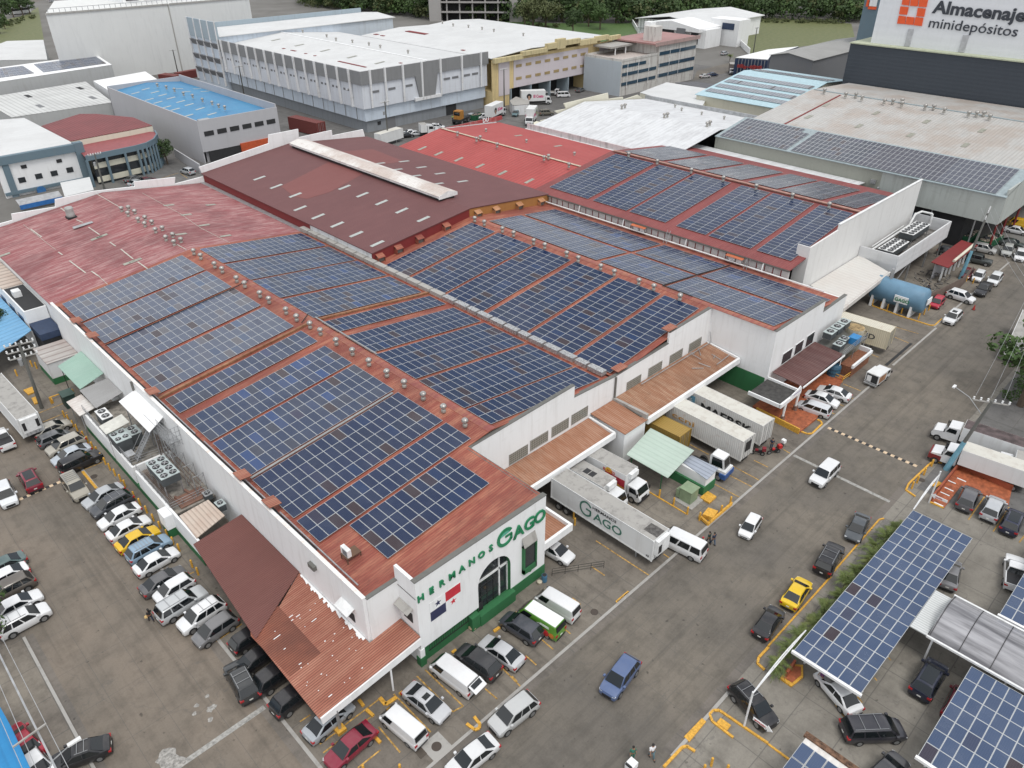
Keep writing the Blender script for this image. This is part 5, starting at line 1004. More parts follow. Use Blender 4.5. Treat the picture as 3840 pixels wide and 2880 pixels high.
q0 = P(T(0,0,975,885), 5.6); q1 = P(T(0,0,100,1015), 5.6)
for k in range(8):
    a_ = q1.lerp(q0, k/8+.015); b_ = q1.lerp(q0, (k+1)/8-.02); m_ = MB().prism([(a_.x, a_.y-.05, 4.6), (b_.x, b_.y-.05, 4.6), (b_.x, b_.y-.05, 5.5), (a_.x, a_.y-.05, 5.5)], (0, -.06, 0)); m_.build('window', M_dark, o)
px_block('warehouse', 'flat bright white roof block beside the blue roofed hall', 'warehouse', [T(0,0,805,700),T(0,0,1255,618),T(0,0,1365,690),T(0,0,1345,720),T(0,0,1030,775),T(0,0,965,800)], 6.5, (M_white, M_white))
px_block('warehouse', 'white roofed sheds at the left edge before the giant white wall', 'warehouse', [T(0,0,-60,400),T(0,0,60,355),T(0,0,375,345),T(0,0,410,515),T(0,0,-60,520)], 8.0, (M_shedwall, M_whiteroof))
# blue roofed hall
Bl = thing('warehouse', 'grey walled hall with a bright blue roof and a row of dark windows', 'warehouse', (96, 235, 0))
M_lgrey = wallpaint('light_grey_render', (.44, .44, .46), (.33, .33, .34), .3)
mb = MB(); mb.box(83, 83.3, 201.3, 262, 0, 11.0); mb.box(83, 106, 201, 201.3, 3.0, 11.0); mb.box(105.7, 106, 201.3, 262, 0, 11.8); mb.box(83, 106, 261.8, 262.1, 0, 11.3); mb.box(84, 105.5, 201.8, 202, 0, 3); mb.build('wall', M_lgrey, Bl)
zbl = lambda x: 9.6+(x-83)*.1 if x < 95 else 10.8-(x-95)*.1
mb = MB(); slope(mb, 83.3, 95, 201.4, 261.8, zbl, .15); slope(mb, 95, 105.7, 201.4, 261.8, zbl, .15); rbl = mb.build('roof', M_blueroof, Bl)
for p in ((1260,770),(1340,797),(1405,822),(1478,848),(1562,878),(1635,905),(1730,940),(1832,985),(1170,805),(1440,925),(1290,860),(1365,885),(1515,945),(1630,998),(1545,768),(1610,793),(1705,768),(1770,790)): x, y = on(zbl, T(0,0,*p)); sheets('skylight', [(x, y)], zbl, M_sky2, rbl, .8, 2.6, .05)
for k in range(6): MB().box(84.3+k*3.6, 86.9+k*3.6, 200.9, 200.98, 6.9, 8.1).build('window', M_dark, Bl)
MB().box(84.5, 105.5, 200.96, 201.2, 0, 2.9).build('shopfront', M_dark, Bl); MB().box(93.5, 105.8, 200.6, 201, 1.2, 3.4).build('red_fascia', plain('orange_red_fascia', (.50, .09, .03), .6), Bl)
mb = MB(); mb.box(84.2, 87.2, 202, 203.6, 9.8, 10.8); mb.build('rooftop_unit', M_grey_metal, Bl)
vents([T(0,0,*p) for p in ((1357,728),(1435,748),(1505,770),(1583,803),(1662,823),(1747,857),(1831,883),(1887,908),(1940,922))], 12.0, '%s ventilator from the far end on the bright blue roof', 1.0)
# red roofed office with slate columns
Ro = px_block('building', 'red roofed office with a curved slate blue colonnade', 'building', [T(0,0,355,1090),T(0,0,530,1035),T(0,0,690,985),T(0,0,830,985),T(0,0,1150,1015),T(0,0,1315,1085),T(0,0,1090,1130),T(0,0,870,1170),T(0,0,600,1222)], 8.6, (M_cream, roofmat('dark_red_tiles', (.19, .042, .045), (.25, .07, .07), (.12, .03, .032), .5, ('X', 1.5), ribdark=.4)), 0)
pts = [T(0,0,620,1240),T(0,0,860,1185),T(0,0,1090,1140),T(0,0,1340,1138),T(0,0,1358,1168),T(0,0,1330,1210),T(0,0,1265,1245),T(0,0,1165,1272),T(0,0,740,1360)]
q = [P(p, 7.2) for p in pts]; MB().slab([(a.x, a.y, 7.2) for a in q], .2).build('roof', plain('light_red_roof', (.27, .07, .075), .6), Ro)
mb = MB(); ar = q[3:]
for a_, b_ in zip(ar, ar[1:]): mb.bar((a_.x, a_.y, 6.95), (b_.x, b_.y, 6.95), .35, 1.3)
mb.build('fascia', M_teal, Ro)
mb = MB(); cc = sum(q, Vector())/len(q); inner = [a_.lerp(Vector((cc.x, cc.y, a_.z)), .12) for a_ in q]; mb.add([(a_.x, a_.y, 6.9) for a_ in inner]+[(a_.x, a_.y, 0) for a_ in inner], [(i, i+len(q), (i+1) % len(q)+len(q), (i+1) % len(q)) for i in range(len(q))]); mb.build('glazed_wall', M_glassdark, Ro)
for z in (.6, 3.9):
    mb = MB(); ar2 = inner[3:]
    for a_, b_ in zip(ar2, ar2[1:]): mb.bar((a_.x, a_.y, z+.6), (b_.x, b_.y, z+.6), .3, 1.3)
    mb.build('balcony_panel', M_cream, Ro)
for i in range(14):
    f = i/13*(len(ar)-1); k = min(int(f), len(ar)-2); c = ar[k].lerp(ar[k+1], f-k) if k < len(ar)-2 else ar[k].lerp(ar[k+1], (f-k))
    MB().box(c.x-.25, c.x+.25, c.y-.25, c.y+.25, 0, 6.4).build('column', M_teal, Ro)
# white + slate office at left
Wf = px_block('building', 'white roofed office with slate blue frame and round blue emblem', 'building', [T(0,0,-60,1040),T(0,0,210,1020),T(0,0,640,1242),T(0,0,-60,1385)], 9.0, (M_white, M_whiteroof))
a = P(T(0,0,-60,1385), 9.0); b = P(T(0,0,690,1235), 9.0); yf = (a.y+b.y)/2
MB().box(a.x, b.x, yf-1.2, yf+.2, 7.6, 9.4).build('fascia', M_teal, Wf); MB().box(b.x-2.0, b.x, yf-1.3, yf+.5, 0, 9.6).build('pier', M_teal, Wf)
yfw = yf-.6
for lbx in ((205,1440),(510,1390)): q = PYz(T(0,0,*lbx), yfw); o = MB().box(q.x-.6, q.x+.6, yfw-.1, yfw+.0, q.z-.4, q.z+.4).build('louvre', M_dark, Wf)
MB().box(a.x, b.x-2.0, yfw+.02, yfw+.5, 0, 7.6).build('front_wall', M_white, Wf)
for p in ((190,1555),(335,1522),(468,1497),(603,1467)): q = PYz(T(0,0,*p), yfw); MB().box(q.x-.75, q.x+.75, yfw-.08, yfw+.0, q.z-.6, q.z+.6).build('window', M_glassdark, Wf)
for p, w_ in (((60,1480), 1.5), ): q = PYz(T(0,0,*p), yfw); MB().box(q.x-.7, q.x+.7, yfw-.35, yfw, 0, 7.6).build('pier', M_teal, Wf)
q = PYz(T(0,0,350,1640), yfw); MB().box(a.x, b.x, yfw-.5, yfw, q.z+.2, q.z+.9).build('band', M_teal, Wf); m_ = MB(); m_.tube((q.x, yfw-.6, q.z), (q.x, yfw-.75, q.z), 1.0, 20); m_.build('emblem', plain('emblem_blue', (.04, .16, .38), .5), Wf)
q = PYz(T(0,1,340,70), 196); o = thing('shop_canopy', 'blue and grey shop canopy below the round blue emblem', 'canopy', (q.x, 196, 0)); MB().slab([(q.x-4.5, 196.5, q.z+1.0), (q.x+4.5, 196.5, q.z+1.0), (q.x+4.5, 194.5, q.z+.2), (q.x-4.5, 194.5, q.z+.2)], .1).build('roof_sheet', M_grey_metal, o); MB().box(q.x-4.5, q.x+4.5, 194.4, 194.55, q.z-.8, q.z+.15).build('fascia', plain('shop_blue', (.03, .15, .42), .5), o)
px_block('building', 'white block with roller doors at the left edge behind the old red roof', 'building', [T(0,0,520,1580),T(0,0,775,1530),T(0,0,810,1640),T(0,0,560,1700)], 4.0, (M_whitedirty, M_whiteroof))
wall_thing('boundary_wall', 'low pale wall running beside the silver car near the blue roofed hall', 'wall', [T(0,0,1520,1360), T(0,0,1740,1500)], 2.4, .3, M_lgrey)

sheet('paved_alley', 155.4, 161.4, 48, 100, .016, M_apron)
MB().slab([(141.5, 96.9, 9.6), (141.5, 103.2, 9.6), (161.4, 103.2, 9.2), (161.4, 60, 9.0), (155.4, 60, 9.4), (155.4, 96.9, 9.5)], .15).build('low_roof', M_dirtywhite, Wr)
# ================================================================ VEHICLES
def paintmat():
    m, nt, bs = new_mat('vehicle_paint'); oi = nt.nodes.new('ShaderNodeObjectInfo'); v = coord(nt, 'World'); n = noise(nt, v, 2.5, 5, .65)
    c = mix(nt, ramp(nt, n, [(.45, (0, 0, 0)), (.8, (.09, .09, .09))]), oi.outputs['Color'], (.22, .20, .18))
    nt.links.new(c, bs.inputs['Base Color']); bs.inputs['Roughness'].default_value = .32; bs.inputs['Coat Weight'].default_value = .6; bs.inputs['Coat Roughness'].default_value = .08
    bs.inputs['Metallic'].default_value = .12
    return m
M_paint = paintmat()
M_tyre = plain('tyre_rubber', (.022, .022, .022), .85); M_rim = plain('alloy_rim', (.35, .36, .37), .35, .7, .05); M_trim = plain('black_trim', (.02, .02, .022), .5)
M_lamp = plain('headlamp_lens', (.62, .64, .66), .12, 0, .03, spec=.8); M_tail = plain('tail_lamp_red', (.36, .015, .02), .2, 0, .03); M_plate = plain('licence_plate', (.65, .65, .62), .5)
def car_glass():
    m, nt, bs = new_mat('car_glass'); bs.inputs['Base Color'].default_value = (.010, .013, .015, 1); bs.inputs['Roughness'].default_value = .06; bs.inputs['Specular IOR Level'].default_value = .75; return m
M_cg = car_glass()
def loft(mb, rings, mi=0, cap=True):
    n = len(rings[0]); vs = [p for r in rings for p in r]
    fs = [(j*n+i, j*n+(i+1) % n, (j+1)*n+(i+1) % n, (j+1)*n+i) for j in range(len(rings)-1) for i in range(n)]
    if cap: fs += [tuple(range(n-1, -1, -1)), tuple(range((len(rings)-1)*n, len(rings)*n))]
    return mb.add(vs, fs, mi)
def smooth(o, ang=38):
    me = o.data
    for p in me.polygons: p.use_smooth = True
    try: me.set_sharp_from_angle(angle=R(ang))
    except Exception: pass
    return o
SPEC = {
 # L, W, belt z, roof z, profile of lower body (x frac, w frac, top z), greenhouse xs (base front, roof front, roof rear, base rear)
 'sedan': dict(L=4.55, W=1.78, belt=.93, roof=1.45, st=[(-.5,.80,.86),(-.485,.90,.93),(-.42,.97,1.0),(-.30,1,.98),(0,1,.95),(.20,1,.93),(.30,.99,.87),(.42,.95,.77),(.48,.86,.68),(.5,.76,.60)], gh=(.285,.09,-.19,-.405), wr=.73),
 'hatch': dict(L=3.95, W=1.70, belt=.95, roof=1.52, st=[(-.5,.84,.88),(-.485,.92,.98),(-.40,.98,1.0),(0,1,.97),(.24,1,.95),(.36,.97,.86),(.45,.90,.76),(.49,.82,.66),(.5,.76,.58)], gh=(.33,.12,-.37,-.48), wr=.75),
 'suv': dict(L=4.55, W=1.86, belt=1.06, roof=1.70, st=[(-.5,.84,.95),(-.485,.92,1.08),(-.40,.98,1.12),(0,1,1.08),(.20,1,1.06),(.31,.99,1.02),(.43,.95,.92),(.485,.86,.80),(.5,.78,.66)], gh=(.295,.11,-.36,-.475), wr=.75),
 'bigsuv': dict(L=4.95, W=1.92, belt=1.12, roof=1.85, st=[(-.5,.88,1.0),(-.485,.95,1.12),(-.40,.99,1.15),(0,1,1.12),(.20,1,1.1),(.31,.99,1.06),(.44,.96,1.0),(.487,.88,.88),(.5,.80,.7)], gh=(.265,.12,-.41,-.475), wr=.79),
 'minivan': dict(L=5.1, W=1.98, belt=1.05, roof=1.74, st=[(-.5,.86,.95),(-.485,.93,1.06),(-.40,.99,1.08),(0,1,1.05),(.24,1,1.03),(.34,.98,.98),(.44,.92,.86),(.485,.84,.74),(.5,.76,.62)], gh=(.34,.18,-.42,-.48), wr=.80),
 'van': dict(L=4.85, W=1.74, belt=1.10, roof=1.98, st=[(-.5,.94,1.0),(-.49,.98,1.12),(-.40,1,1.12),(0,1,1.1),(.30,1,1.1),(.42,.97,1.02),(.475,.92,.88),(.5,.82,.62)], gh=(.45,.31,-.46,-.495), wr=.86),
 'pickup': dict(L=5.25, W=1.85, belt=1.08, roof=1.76, st=[(-.5,.93,1.08),(-.49,.96,1.10),(-.12,.99,1.10),(0,1,1.08),(.18,1,1.07),(.28,.99,1.02),(.43,.96,.95),(.485,.88,.84),(.5,.80,.68)], gh=(.22,.10,-.10,-.145), wr=.80),
 'jeep': dict(L=4.7, W=1.88, belt=1.12, roof=1.82, st=[(-.5,.93,1.0),(-.495,.96,1.1),(-.40,.97,1.12),(0,.97,1.12),(.14,.97,1.1),(.20,.94,1.1),(.44,.90,1.04),(.49,.86,.95),(.5,.82,.8)], gh=(.17,.11,-.46,-.48), wr=.86),
}
PROTO = {}
def side_pt(s, x, t, off=.0):
    wb = s['W']/2*.955; wr = s['W']/2*s['wr']; return wb+(wr-wb)*t+off
def make_car(kind, opts=()):
    s = SPEC[kind]; L, W = s['L'], s['W']; hw = W/2
    root = bpy.data.objects.new('car', None); COL.objects.link(root)
    parts = {}
    def part(name, mb, mat, sm=False, par=None, ang=38):
        me = mb.mesh(name, mat if isinstance(mat, list) else [mat]); o = bpy.data.objects.new(name, me); COL.objects.link(o); o.parent = par or root
        if sm: smooth(o, ang)
        return o
    mb = MB(); rings = []
    zb0 = .24 if kind not in ('bigsuv', 'jeep', 'pickup') else .32
    st_ = s['st']; f0, fl = st_[0], st_[-1]; st_ = [(f0[0], f0[1]*.78, f0[2]-.06), (f0[0]+.006, f0[1]*.93, f0[2])]+st_[1:-1]+[(fl[0]-.007, fl[1]*.93, fl[2]), (fl[0], fl[1]*.72, fl[2]-.05)]
    for xf, wf, zt in st_:
        w_ = hw*wf; e = abs(xf) > .47; zl = zb0+(.08 if abs(xf) > .49 else 0)
        half = [(w_*.90, zl), (w_*.985, zl+.12), (w_, zl+(zt-zl)*.55), (w_*.985, zt-.10), (w_*.94, zt-.02), (w_*.72, zt+.012), (w_*.3, zt+.03)]
        rings.append([(xf*L, y, z) for y, z in half]+[(xf*L, -y, z) for y, z in reversed(half)])
    loft(mb, rings)
    # greenhouse
    a, b, c, d = [g*L for g in s['gh']]; zb_, zr_ = s['belt'], s['roof']; wb = hw*.955; wr = hw*s['wr']
    rr = []
    ni = 0
    for x, t in ((a, 0), ((a+b)/2, .53), (b, .93), (b-.35, 1), ((b+c)/2, 1.03), (c+.2, 1), (c, .94), ((c+d)/2, .5), (d, 0)):
        z = zb_-.04+(zr_-zb_+.04)*min(t, 1); ni += 1; pf_ = (.86, .92, .97, 1, 1, 1, .98, .95, .90)[ni-1]; wb = hw*.955*pf_; w2 = (wb+(wr*pf_-wb)*min(t, 1)); cr__ = .03 if t > .9 else .01
        half = [(wb, zb_-.06), (w2+.0, max(z-.06, zb_-.05)), (w2*.90, z), (w2*.45, z+cr__*.7), ]
        rr.append([(x, y, zz) for y, zz in half]+[(x, -y, zz) for y, zz in reversed(half)])
    loft(mb, rr)
    if kind == 'pickup':
        mb.box(-.485*L, -.15*L, hw*.86, hw*.96, 1.0, 1.22); mb.box(-.485*L, -.15*L, -hw*.96, -hw*.86, 1.0, 1.22); mb.box(-.495*L, -.48*L, -hw*.94, hw*.94, 1.0, 1.22)
    body = part('body', mb, M_paint, True, ang=32)
    if kind == 'pickup': part('bed', MB().box(-.478*L, -.15*L, -hw*.855, hw*.855, 1.05, 1.16), M_trim)
    # glass
    def gl(name, pts, n_, mat=M_cg): part(name, MB().prism(pts, n_), mat)
    def face(x0, t0, x1, t1, m0=.87, m1=.90):
        z0 = zb_+(zr_-zb_)*t0; z1 = zb_+(zr_-zb_)*t1; y0 = side_pt(s, 0, t0)*m0; y1 = side_pt(s, 0, t1)*m1
        return [(x0, y0, z0), (x0, -y0, z0), (x1, -y1, z1), (x1, y1, z1)]
    la = lambda p, q, t: p+(q-p)*t
    fx = lambda t: la(a, b, t/.93) if t < .93 else b
    rx = lambda t: la(d, c, t/.94)
    f_ = face(fx(.03)+.02, .03, fx(.91)+.03, .91); nrm = (Vector(f_[1])-Vector(f_[0])).cross(Vector(f_[3])-Vector(f_[0])).normalized(); nrm = nrm if nrm.x > 0 else -nrm
    part('windscreen', MB().prism([tuple(Vector(p)+nrm*.012) for p in f_], tuple(nrm*.012)), M_cg)
    if 'panel' not in opts or kind == 'van':
        f_ = face(rx(.08)-.03, .08 if kind != 'van' else .25, rx(.88)-.03, .88, .86, .86); nrm = (Vector(f_[1])-Vector(f_[0])).cross(Vector(f_[3])-Vector(f_[0])).normalized(); nrm = nrm if nrm.x < 0 else -nrm
        part('rear_window', MB().prism([tuple(Vector(p)+nrm*.012) for p in f_], tuple(nrm*.012)), M_cg)
    t0, t1 = .07, .86
    n_p = 2 if kind in ('sedan', 'hatch', 'jeep', 'pickup') else 3
    xa0, xa1 = fx(t0)-.24, fx(t1)-.16; xd0, xd1 = rx(t0)+.18, rx(t1)+.08
    if kind == 'pickup': xd0, xd1 = rx(t0)+.1, rx(t1)+.1; n_p = 1
    cuts = [(0, .46), (.50, .97)] if n_p == 2 else [(0, .36), (.40, .70), (.74, 1.0)] if n_p == 3 else [(0, 1)]
    if 'panel' in opts: cuts = [(0, .27)]
    for sgn_ in (1, -1):
        for u0, u1 in cuts:
            q = [(la(xa0, xd0, u0), t0), (la(xa0, xd0, u1), t0), (la(xa1, xd1, u1), t1), (la(xa1, xd1, u0), t1)]
            pts = [(x, sgn_*(side_pt(s, x, t)+.012), zb_+(zr_-zb_)*t) for x, t in q]
            part('side_window', MB().prism(pts, (0, -sgn_*.012, 0)), M_cg)
    # wheels
    wr_ = .32 if kind in ('sedan', 'hatch', 'van', 'minivan') else .37
    for sx in (.31, -.29 if kind != 'pickup' else -.30):
        for sy_ in (1, -1):
            y = sy_*(hw-.01); mb = MB(); mb.tube((sx*L, y-sy_*.2, wr_), (sx*L, y+sy_*.015, wr_), wr_, 18)
            mb2 = MB(); cpt = []
            for i in range(13): an = math.pi*i/12; cpt.append((sx*L+math.cos(an)*(wr_+.07), y-sy_*.012, wr_-.02+math.sin(an)*(wr_+.06)))
            mb2.prism(cpt, (0, sy_*.016, 0)); part('wheel_arch', mb2, M_trim)
            w_ = part('wheel', mb, M_tyre); mb = MB(); mb.tube((sx*L, y+sy_*.016, wr_), (sx*L, y+sy_*.022, wr_), wr_*.64, 14); part('rim', mb, M_rim, par=w_)
    fx_, fz = .485*L, s['st'][-2][2]
    for sy_ in (1, -1):
        mb = MB(); mb.prism([(fx_+.01, sy_*hw*.55, fz-.16), (fx_-.02, sy_*hw*.84, fz-.12), (fx_-.16, sy_*hw*.90, fz+.0), (fx_-.05, sy_*hw*.60, fz-.02)], (.035, 0, .035)); part('headlight', mb, M_lamp)
        tz = s['st'][1][2]; mb = MB(); mb.box(-.5*L-.012, -.455*L, sy_*hw*.62, sy_*hw*.965, tz-.26 if kind != 'van' else tz-.35, tz-.08); part('taillight', mb, M_tail)
        mb = MB(); mb.box(a-.42, a-.20, sy_*(hw*.97), sy_*(hw+.17), zb_+.02, zb_+.17); part('mirror', mb, M_paint)
    part('grille', MB().box(.5*L-.05, .5*L+.012, -hw*.5, hw*.5, .34, fz-.18), M_trim)
    part('bumper', MB().box(-.5*L-.02, -.5*L+.12, -hw*.74, hw*.74, zb0+.02, .46), M_trim)
    part('licence_plate', MB().box(-.5*L-.03, -.5*L-.004, -.16, .16, .62, .73), M_plate)
    if 'rack' in opts:
        for sy_ in (1, -1): part('roof_rail', MB().bar((b-.2, sy_*wr*.86, zr_+.05), (c+.1, sy_*wr*.86, zr_+.05), .04), M_rim)
        for u in ((.3, .7) if 'rack2' not in opts else (.2, .35, .5, .65, .8)): part('cross_bar', MB().bar((la(b, c, u), -wr*.9, zr_+.07), (la(b, c, u), wr*.9, zr_+.07), .04), M_rim)
    if 'sunroof' in opts: part('sunroof', MB().box(la(b, c, .10), la(b, c, .48), -wr*.5, wr*.5, zr_+.0, zr_+.028+.012), M_cg)
    if 'glassroof' in opts: part('sunroof', MB().slab([(b-.1, wr*.72, zr_+.03), (c+.15, wr*.72, zr_+.03), (c+.15, -wr*.72, zr_+.03), (b-.1, -wr*.72, zr_+.03)], .02), M_cg)
    return root
def get_car(kind, opts):
    k = (kind, tuple(sorted(opts)))
    if k in PROTO: return copy_tree(PROTO[k])
    PROTO[k] = make_car(kind, opts); return PROTO[k]
def paint(o, col):
    for ch in o.children:
        if ch.name.split('.')[0] in ('body', 'mirror', 'cab', 'box', 'tailgate'): ch.color = (*col, 1)
WHITE, SILVER, GREY, BLACK, CHAMP = (.74, .75, .76), (.42, .44, .46), (.13, .135, .14), (.014, .014, .017), (.40, .38, .33)
def car(kind, label, p, head, col, opts=(), group=None, name=None, cat=None, sc=1.0, z=.75):
    q = P(p, z); o = get_car(kind, opts); o.location = (q.x, q.y, .018); o.rotation_euler = (0, 0, R(head)); o.scale = (sc, sc, sc); paint(o, col)
    o.name = name or {'van': 'van', 'pickup': 'pickup', 'minivan': 'minivan'}.get(kind, 'car')
    tag(o, label, cat or {'van': 'van', 'pickup': 'pickup', 'minivan': 'minivan', 'suv': 'car', 'bigsuv': 'car'}.get(kind, 'car'), group); return o
g1 = 'cars nosed in along the long white wall'
for k, lb, p, h, c, op in (
 ('sedan','champagne saloon, topmost car of the row by the long white wall',(450,378),3,CHAMP,()),
 ('hatch','dark grey estate car parked second from the top of the wall row',(468,462),2,(.12,.125,.135),()),
 ('suv','small beige off-roader in the wall row between grey and silver cars',(565,525),184,CHAMP,()),
 ('sedan','silver blue saloon in the wall row next to the black off-roader',(612,605),183,(.45,.50,.55),()),
 ('bigsuv','long black off-roader in the wall row with its nose to the bollards',(695,672),5,BLACK,()),
 ('sedan','silver saloon in the wall row next to the beige off-roader with roof rack',(888,960),186,SILVER,()),
 ('suv','dark grey car with roof rails between silver and white saloons',(965,1038),184,(.06,.065,.075),('rack',)),
 ('sedan','white saloon in the wall row nose outward above another white saloon',(1028,1135),183,WHITE,()),
 ('sedan','white saloon in the wall row directly above the yellow taxi',(1112,1238),3,WHITE,()),
 ('suv','light blue small off-roader with a white roof rack below the yellow taxi',(1285,1418),3,(.25,.36,.47),('rack','rack2')),
 ('sedan','white saloon between the light blue off-roader and a dark grey saloon',(1352,1525),3,WHITE,())):
    car(k, lb, T(0,2,*p), h, c, op, g1)
car('sedan','yellow taxi saloon nosed in at the long white wall', T(0,2,1190,1332), 3, (.72,.45,.01), (), g1, 'taxi', 'taxi')
car('sedan','dark grey saloon half hidden by the brown canopy edge', T(0,3,1410,35), 3, (.10,.10,.105), (), g1)
car('hatch','white compact car parked beside the large silver off-roader with racks', T(0,3,1500,105), 183, WHITE, (), g1)
car('bigsuv','large silver off-roader with black roof rack by the white crossover', T(0,3,1570,240), 4, (.48,.50,.51), ('rack',), g1)
car('suv','white crossover with roof bars between silver off-roader and grey hatchback', T(0,3,1740,335), 184, WHITE, ('rack',), g1)
car('hatch','grey hatchback at the end of the wall row by the clay canopy', T(0,3,1858,458), 184, (.17,.17,.175), (), g1, sc=1.06)
g2 = 'dark cars under the corner canopy'
for i, (p, op, k) in enumerate((((20, 700),(), 'sedan'), ((185, 845),(), 'suv'), ((345, 1030),(), 'suv'))): car(k, ('%s dark car from the back peeking out from under the clay canopy' % ORD[i+1]), T(1,3,*p), 3, BLACK, op, g2)
car('hatch','first dark car from the back peeking out from under the clay canopy', T(0,3,2165,520), 3, BLACK, (), g2)
car('sedan','silver grey saloon with its rear out of the corner canopy tip', T(1,3,630,1235), 5, (.36,.39,.42), ())
car('sedan','maroon saloon with pink screen shade in the corner bays', T(1,3,815,1462), 184, (.22,.012,.035), ())
g3 = 'vehicles in the bays along the green based facade'
car('van','white panel van beside the silver saloon with sunroof', T(1,3,1268,1285), 96, WHITE, ('panel',), g3, sc=.92, z=.9)
car('sedan','silver saloon with an open black sunroof between two white vans', T(1,3,1472,1085), 277, (.50,.51,.53), ('sunroof',), g3)
v = car('van','white panel van with its tailgate lifted open', T(1,3,1710,850), 96, WHITE, ('panel',), g3, z=.9)
mb = MB(); mb.prism([(-2.42, -.72, 1.95), (-2.42, .72, 1.95), (-3.25, .70, 1.62), (-3.25, -.70, 1.62)], (0, 0, .05)); tg = bpy.data.objects.new('tailgate', mb.mesh('tailgate', [M_paint])); COL.objects.link(tg); tg.parent = v; tg.color = (*WHITE, 1)
mb = MB(); mb.prism([(-2.5, -.55, 1.99), (-2.5, .55, 1.99), (-2.9, .52, 1.83), (-2.9, -.52, 1.83)], (0, 0, .03)); w_ = bpy.data.objects.new('window', mb.mesh('window', [M_cg])); COL.objects.link(w_); w_.parent = tg
car('suv','black hatchback between the open white van and a silver saloon', T(1,3,1915,735), 97, (.035,.036,.04), (), g3, sc=1.0)
car('sedan','silver saloon parked tail out between two dark hatchbacks', T(2,3,-95,650), 97, (.50,.51,.53), (), g3)
car('hatch','dark blue grey hatchback with silver roof beside the green van', T(2,3,80,440), 97, (.06,.065,.08), (), g3, sc=1.1)
v = car('van','green delivery van with a white roof and fruit pictures', T(2,3,245,375), 97, (.10,.28,.03), ('panel',), g3, z=.9)
def kid(o, name, mb, mat, label=None):
    c = bpy.data.objects.new(name, mb.mesh(name, mat if isinstance(mat, list) else [mat])); COL.objects.link(c); c.parent = o
    if label: c['label'] = label
    return c
kid(v, 'roof_panel', MB().slab([(1.35, .70, 2.03), (-2.2, .70, 2.03), (-2.2, -.70, 2.03), (1.35, -.70, 2.03)], .03), M_white)
for cx__, cz__, r_, m_ in ((-1.2, .75, .42, plain('decal_red', (.45, .03, .03), .5)), (-.3, .8, .33, plain('decal_orange', (.5, .17, .03), .5)), (-1.9, .8, .3, MATS['decal_orange'])):
    kid(v, 'fruit_decal', MB().tube((cx__, .875, cz__), (cx__, .89, cz__), r_, 14), m_)
mb = MB(); [mb.box(-1.6, -.2-.2*k, .86, .875, 1.45+.1*k, 1.49+.1*k) for k in range(3)]; kid(v, 'lettering_lines', mb, M_white)
car('van','white van parked next to the green van by the blue barrel', T(2,3,390,240), 97, WHITE, ('panel',), g3, z=.9, sc=.95)
car('sedan','white saloon with red door sticker under the balcony roof', T(2,2,365,1430), 277, WHITE, ())
g4 = 'vehicles driving on the main street'
car('suv','silver crossover driving past the open white van', T(2,3,15,1185), 176, (.48,.49,.49), (), g4)
car('sedan','white saloon driving at the bottom of the picture', T(1,3,1870,1555), 176, (.66,.67,.68), (), g4)
car('suv','blue crossover driving in the middle of the main street', T(2,3,935,865), 188, (.085,.13,.26), (), g4)
car('hatch','small white hatchback driving near the yellow railing', T(2,2,2060,1220), 190, WHITE, (), g4, sc=.93)
car('bigsuv','large white off-roader driving between the hump and the facade', T(3,2,490,775), 181, (.70,.71,.72), (), g4, sc=.98)
g5 = 'cars along the yellow kerb of the main street'
car('sedan','dark grey saloon by the yellow kerb nearest the speed hump', T(3,2,775,1232), 190, (.07,.08,.09), (), g5)
car('bigsuv','black square off-roader by the yellow kerb with roof rails', T(3,2,530,1505), 8, BLACK, ('rack',), g5)
car('sedan','yellow taxi on the main street beside the palm strip', T(3,3,250,138), 6, (.72,.48,.01), (), g5, 'taxi', 'taxi')
car('sedan','black saloon by the yellow kerb below the yellow taxi', T(3,3,10,390), 6, BLACK, (), g5, sc=.97)
car('suv','black crossover with roof bars turning in at the car park', T(2,3,2085,1110), 254, BLACK, ('rack',))
o = car('van','white minibus beside the rear of the long white trailer', T(2,2,1475,1378), 97, WHITE, (), None, z=.95, sc=1.04)
g6 = 'white cars parked beside the tiled entrance ramp'
car('minivan','silver white people carrier next to the tiled entrance ramp', T(3,2,398,205), 97, (.60,.62,.65), (), g6, sc=.88)
car('sedan','white saloon in the middle of the three by the entrance canopy', T(3,2,470,125), 277, WHITE, (), g6)
car('sedan','white saloon farthest from the entrance ramp of the three', T(3,2,570,70), 97, WHITE, (), g6)
g7 = 'cars in the upper right yard'
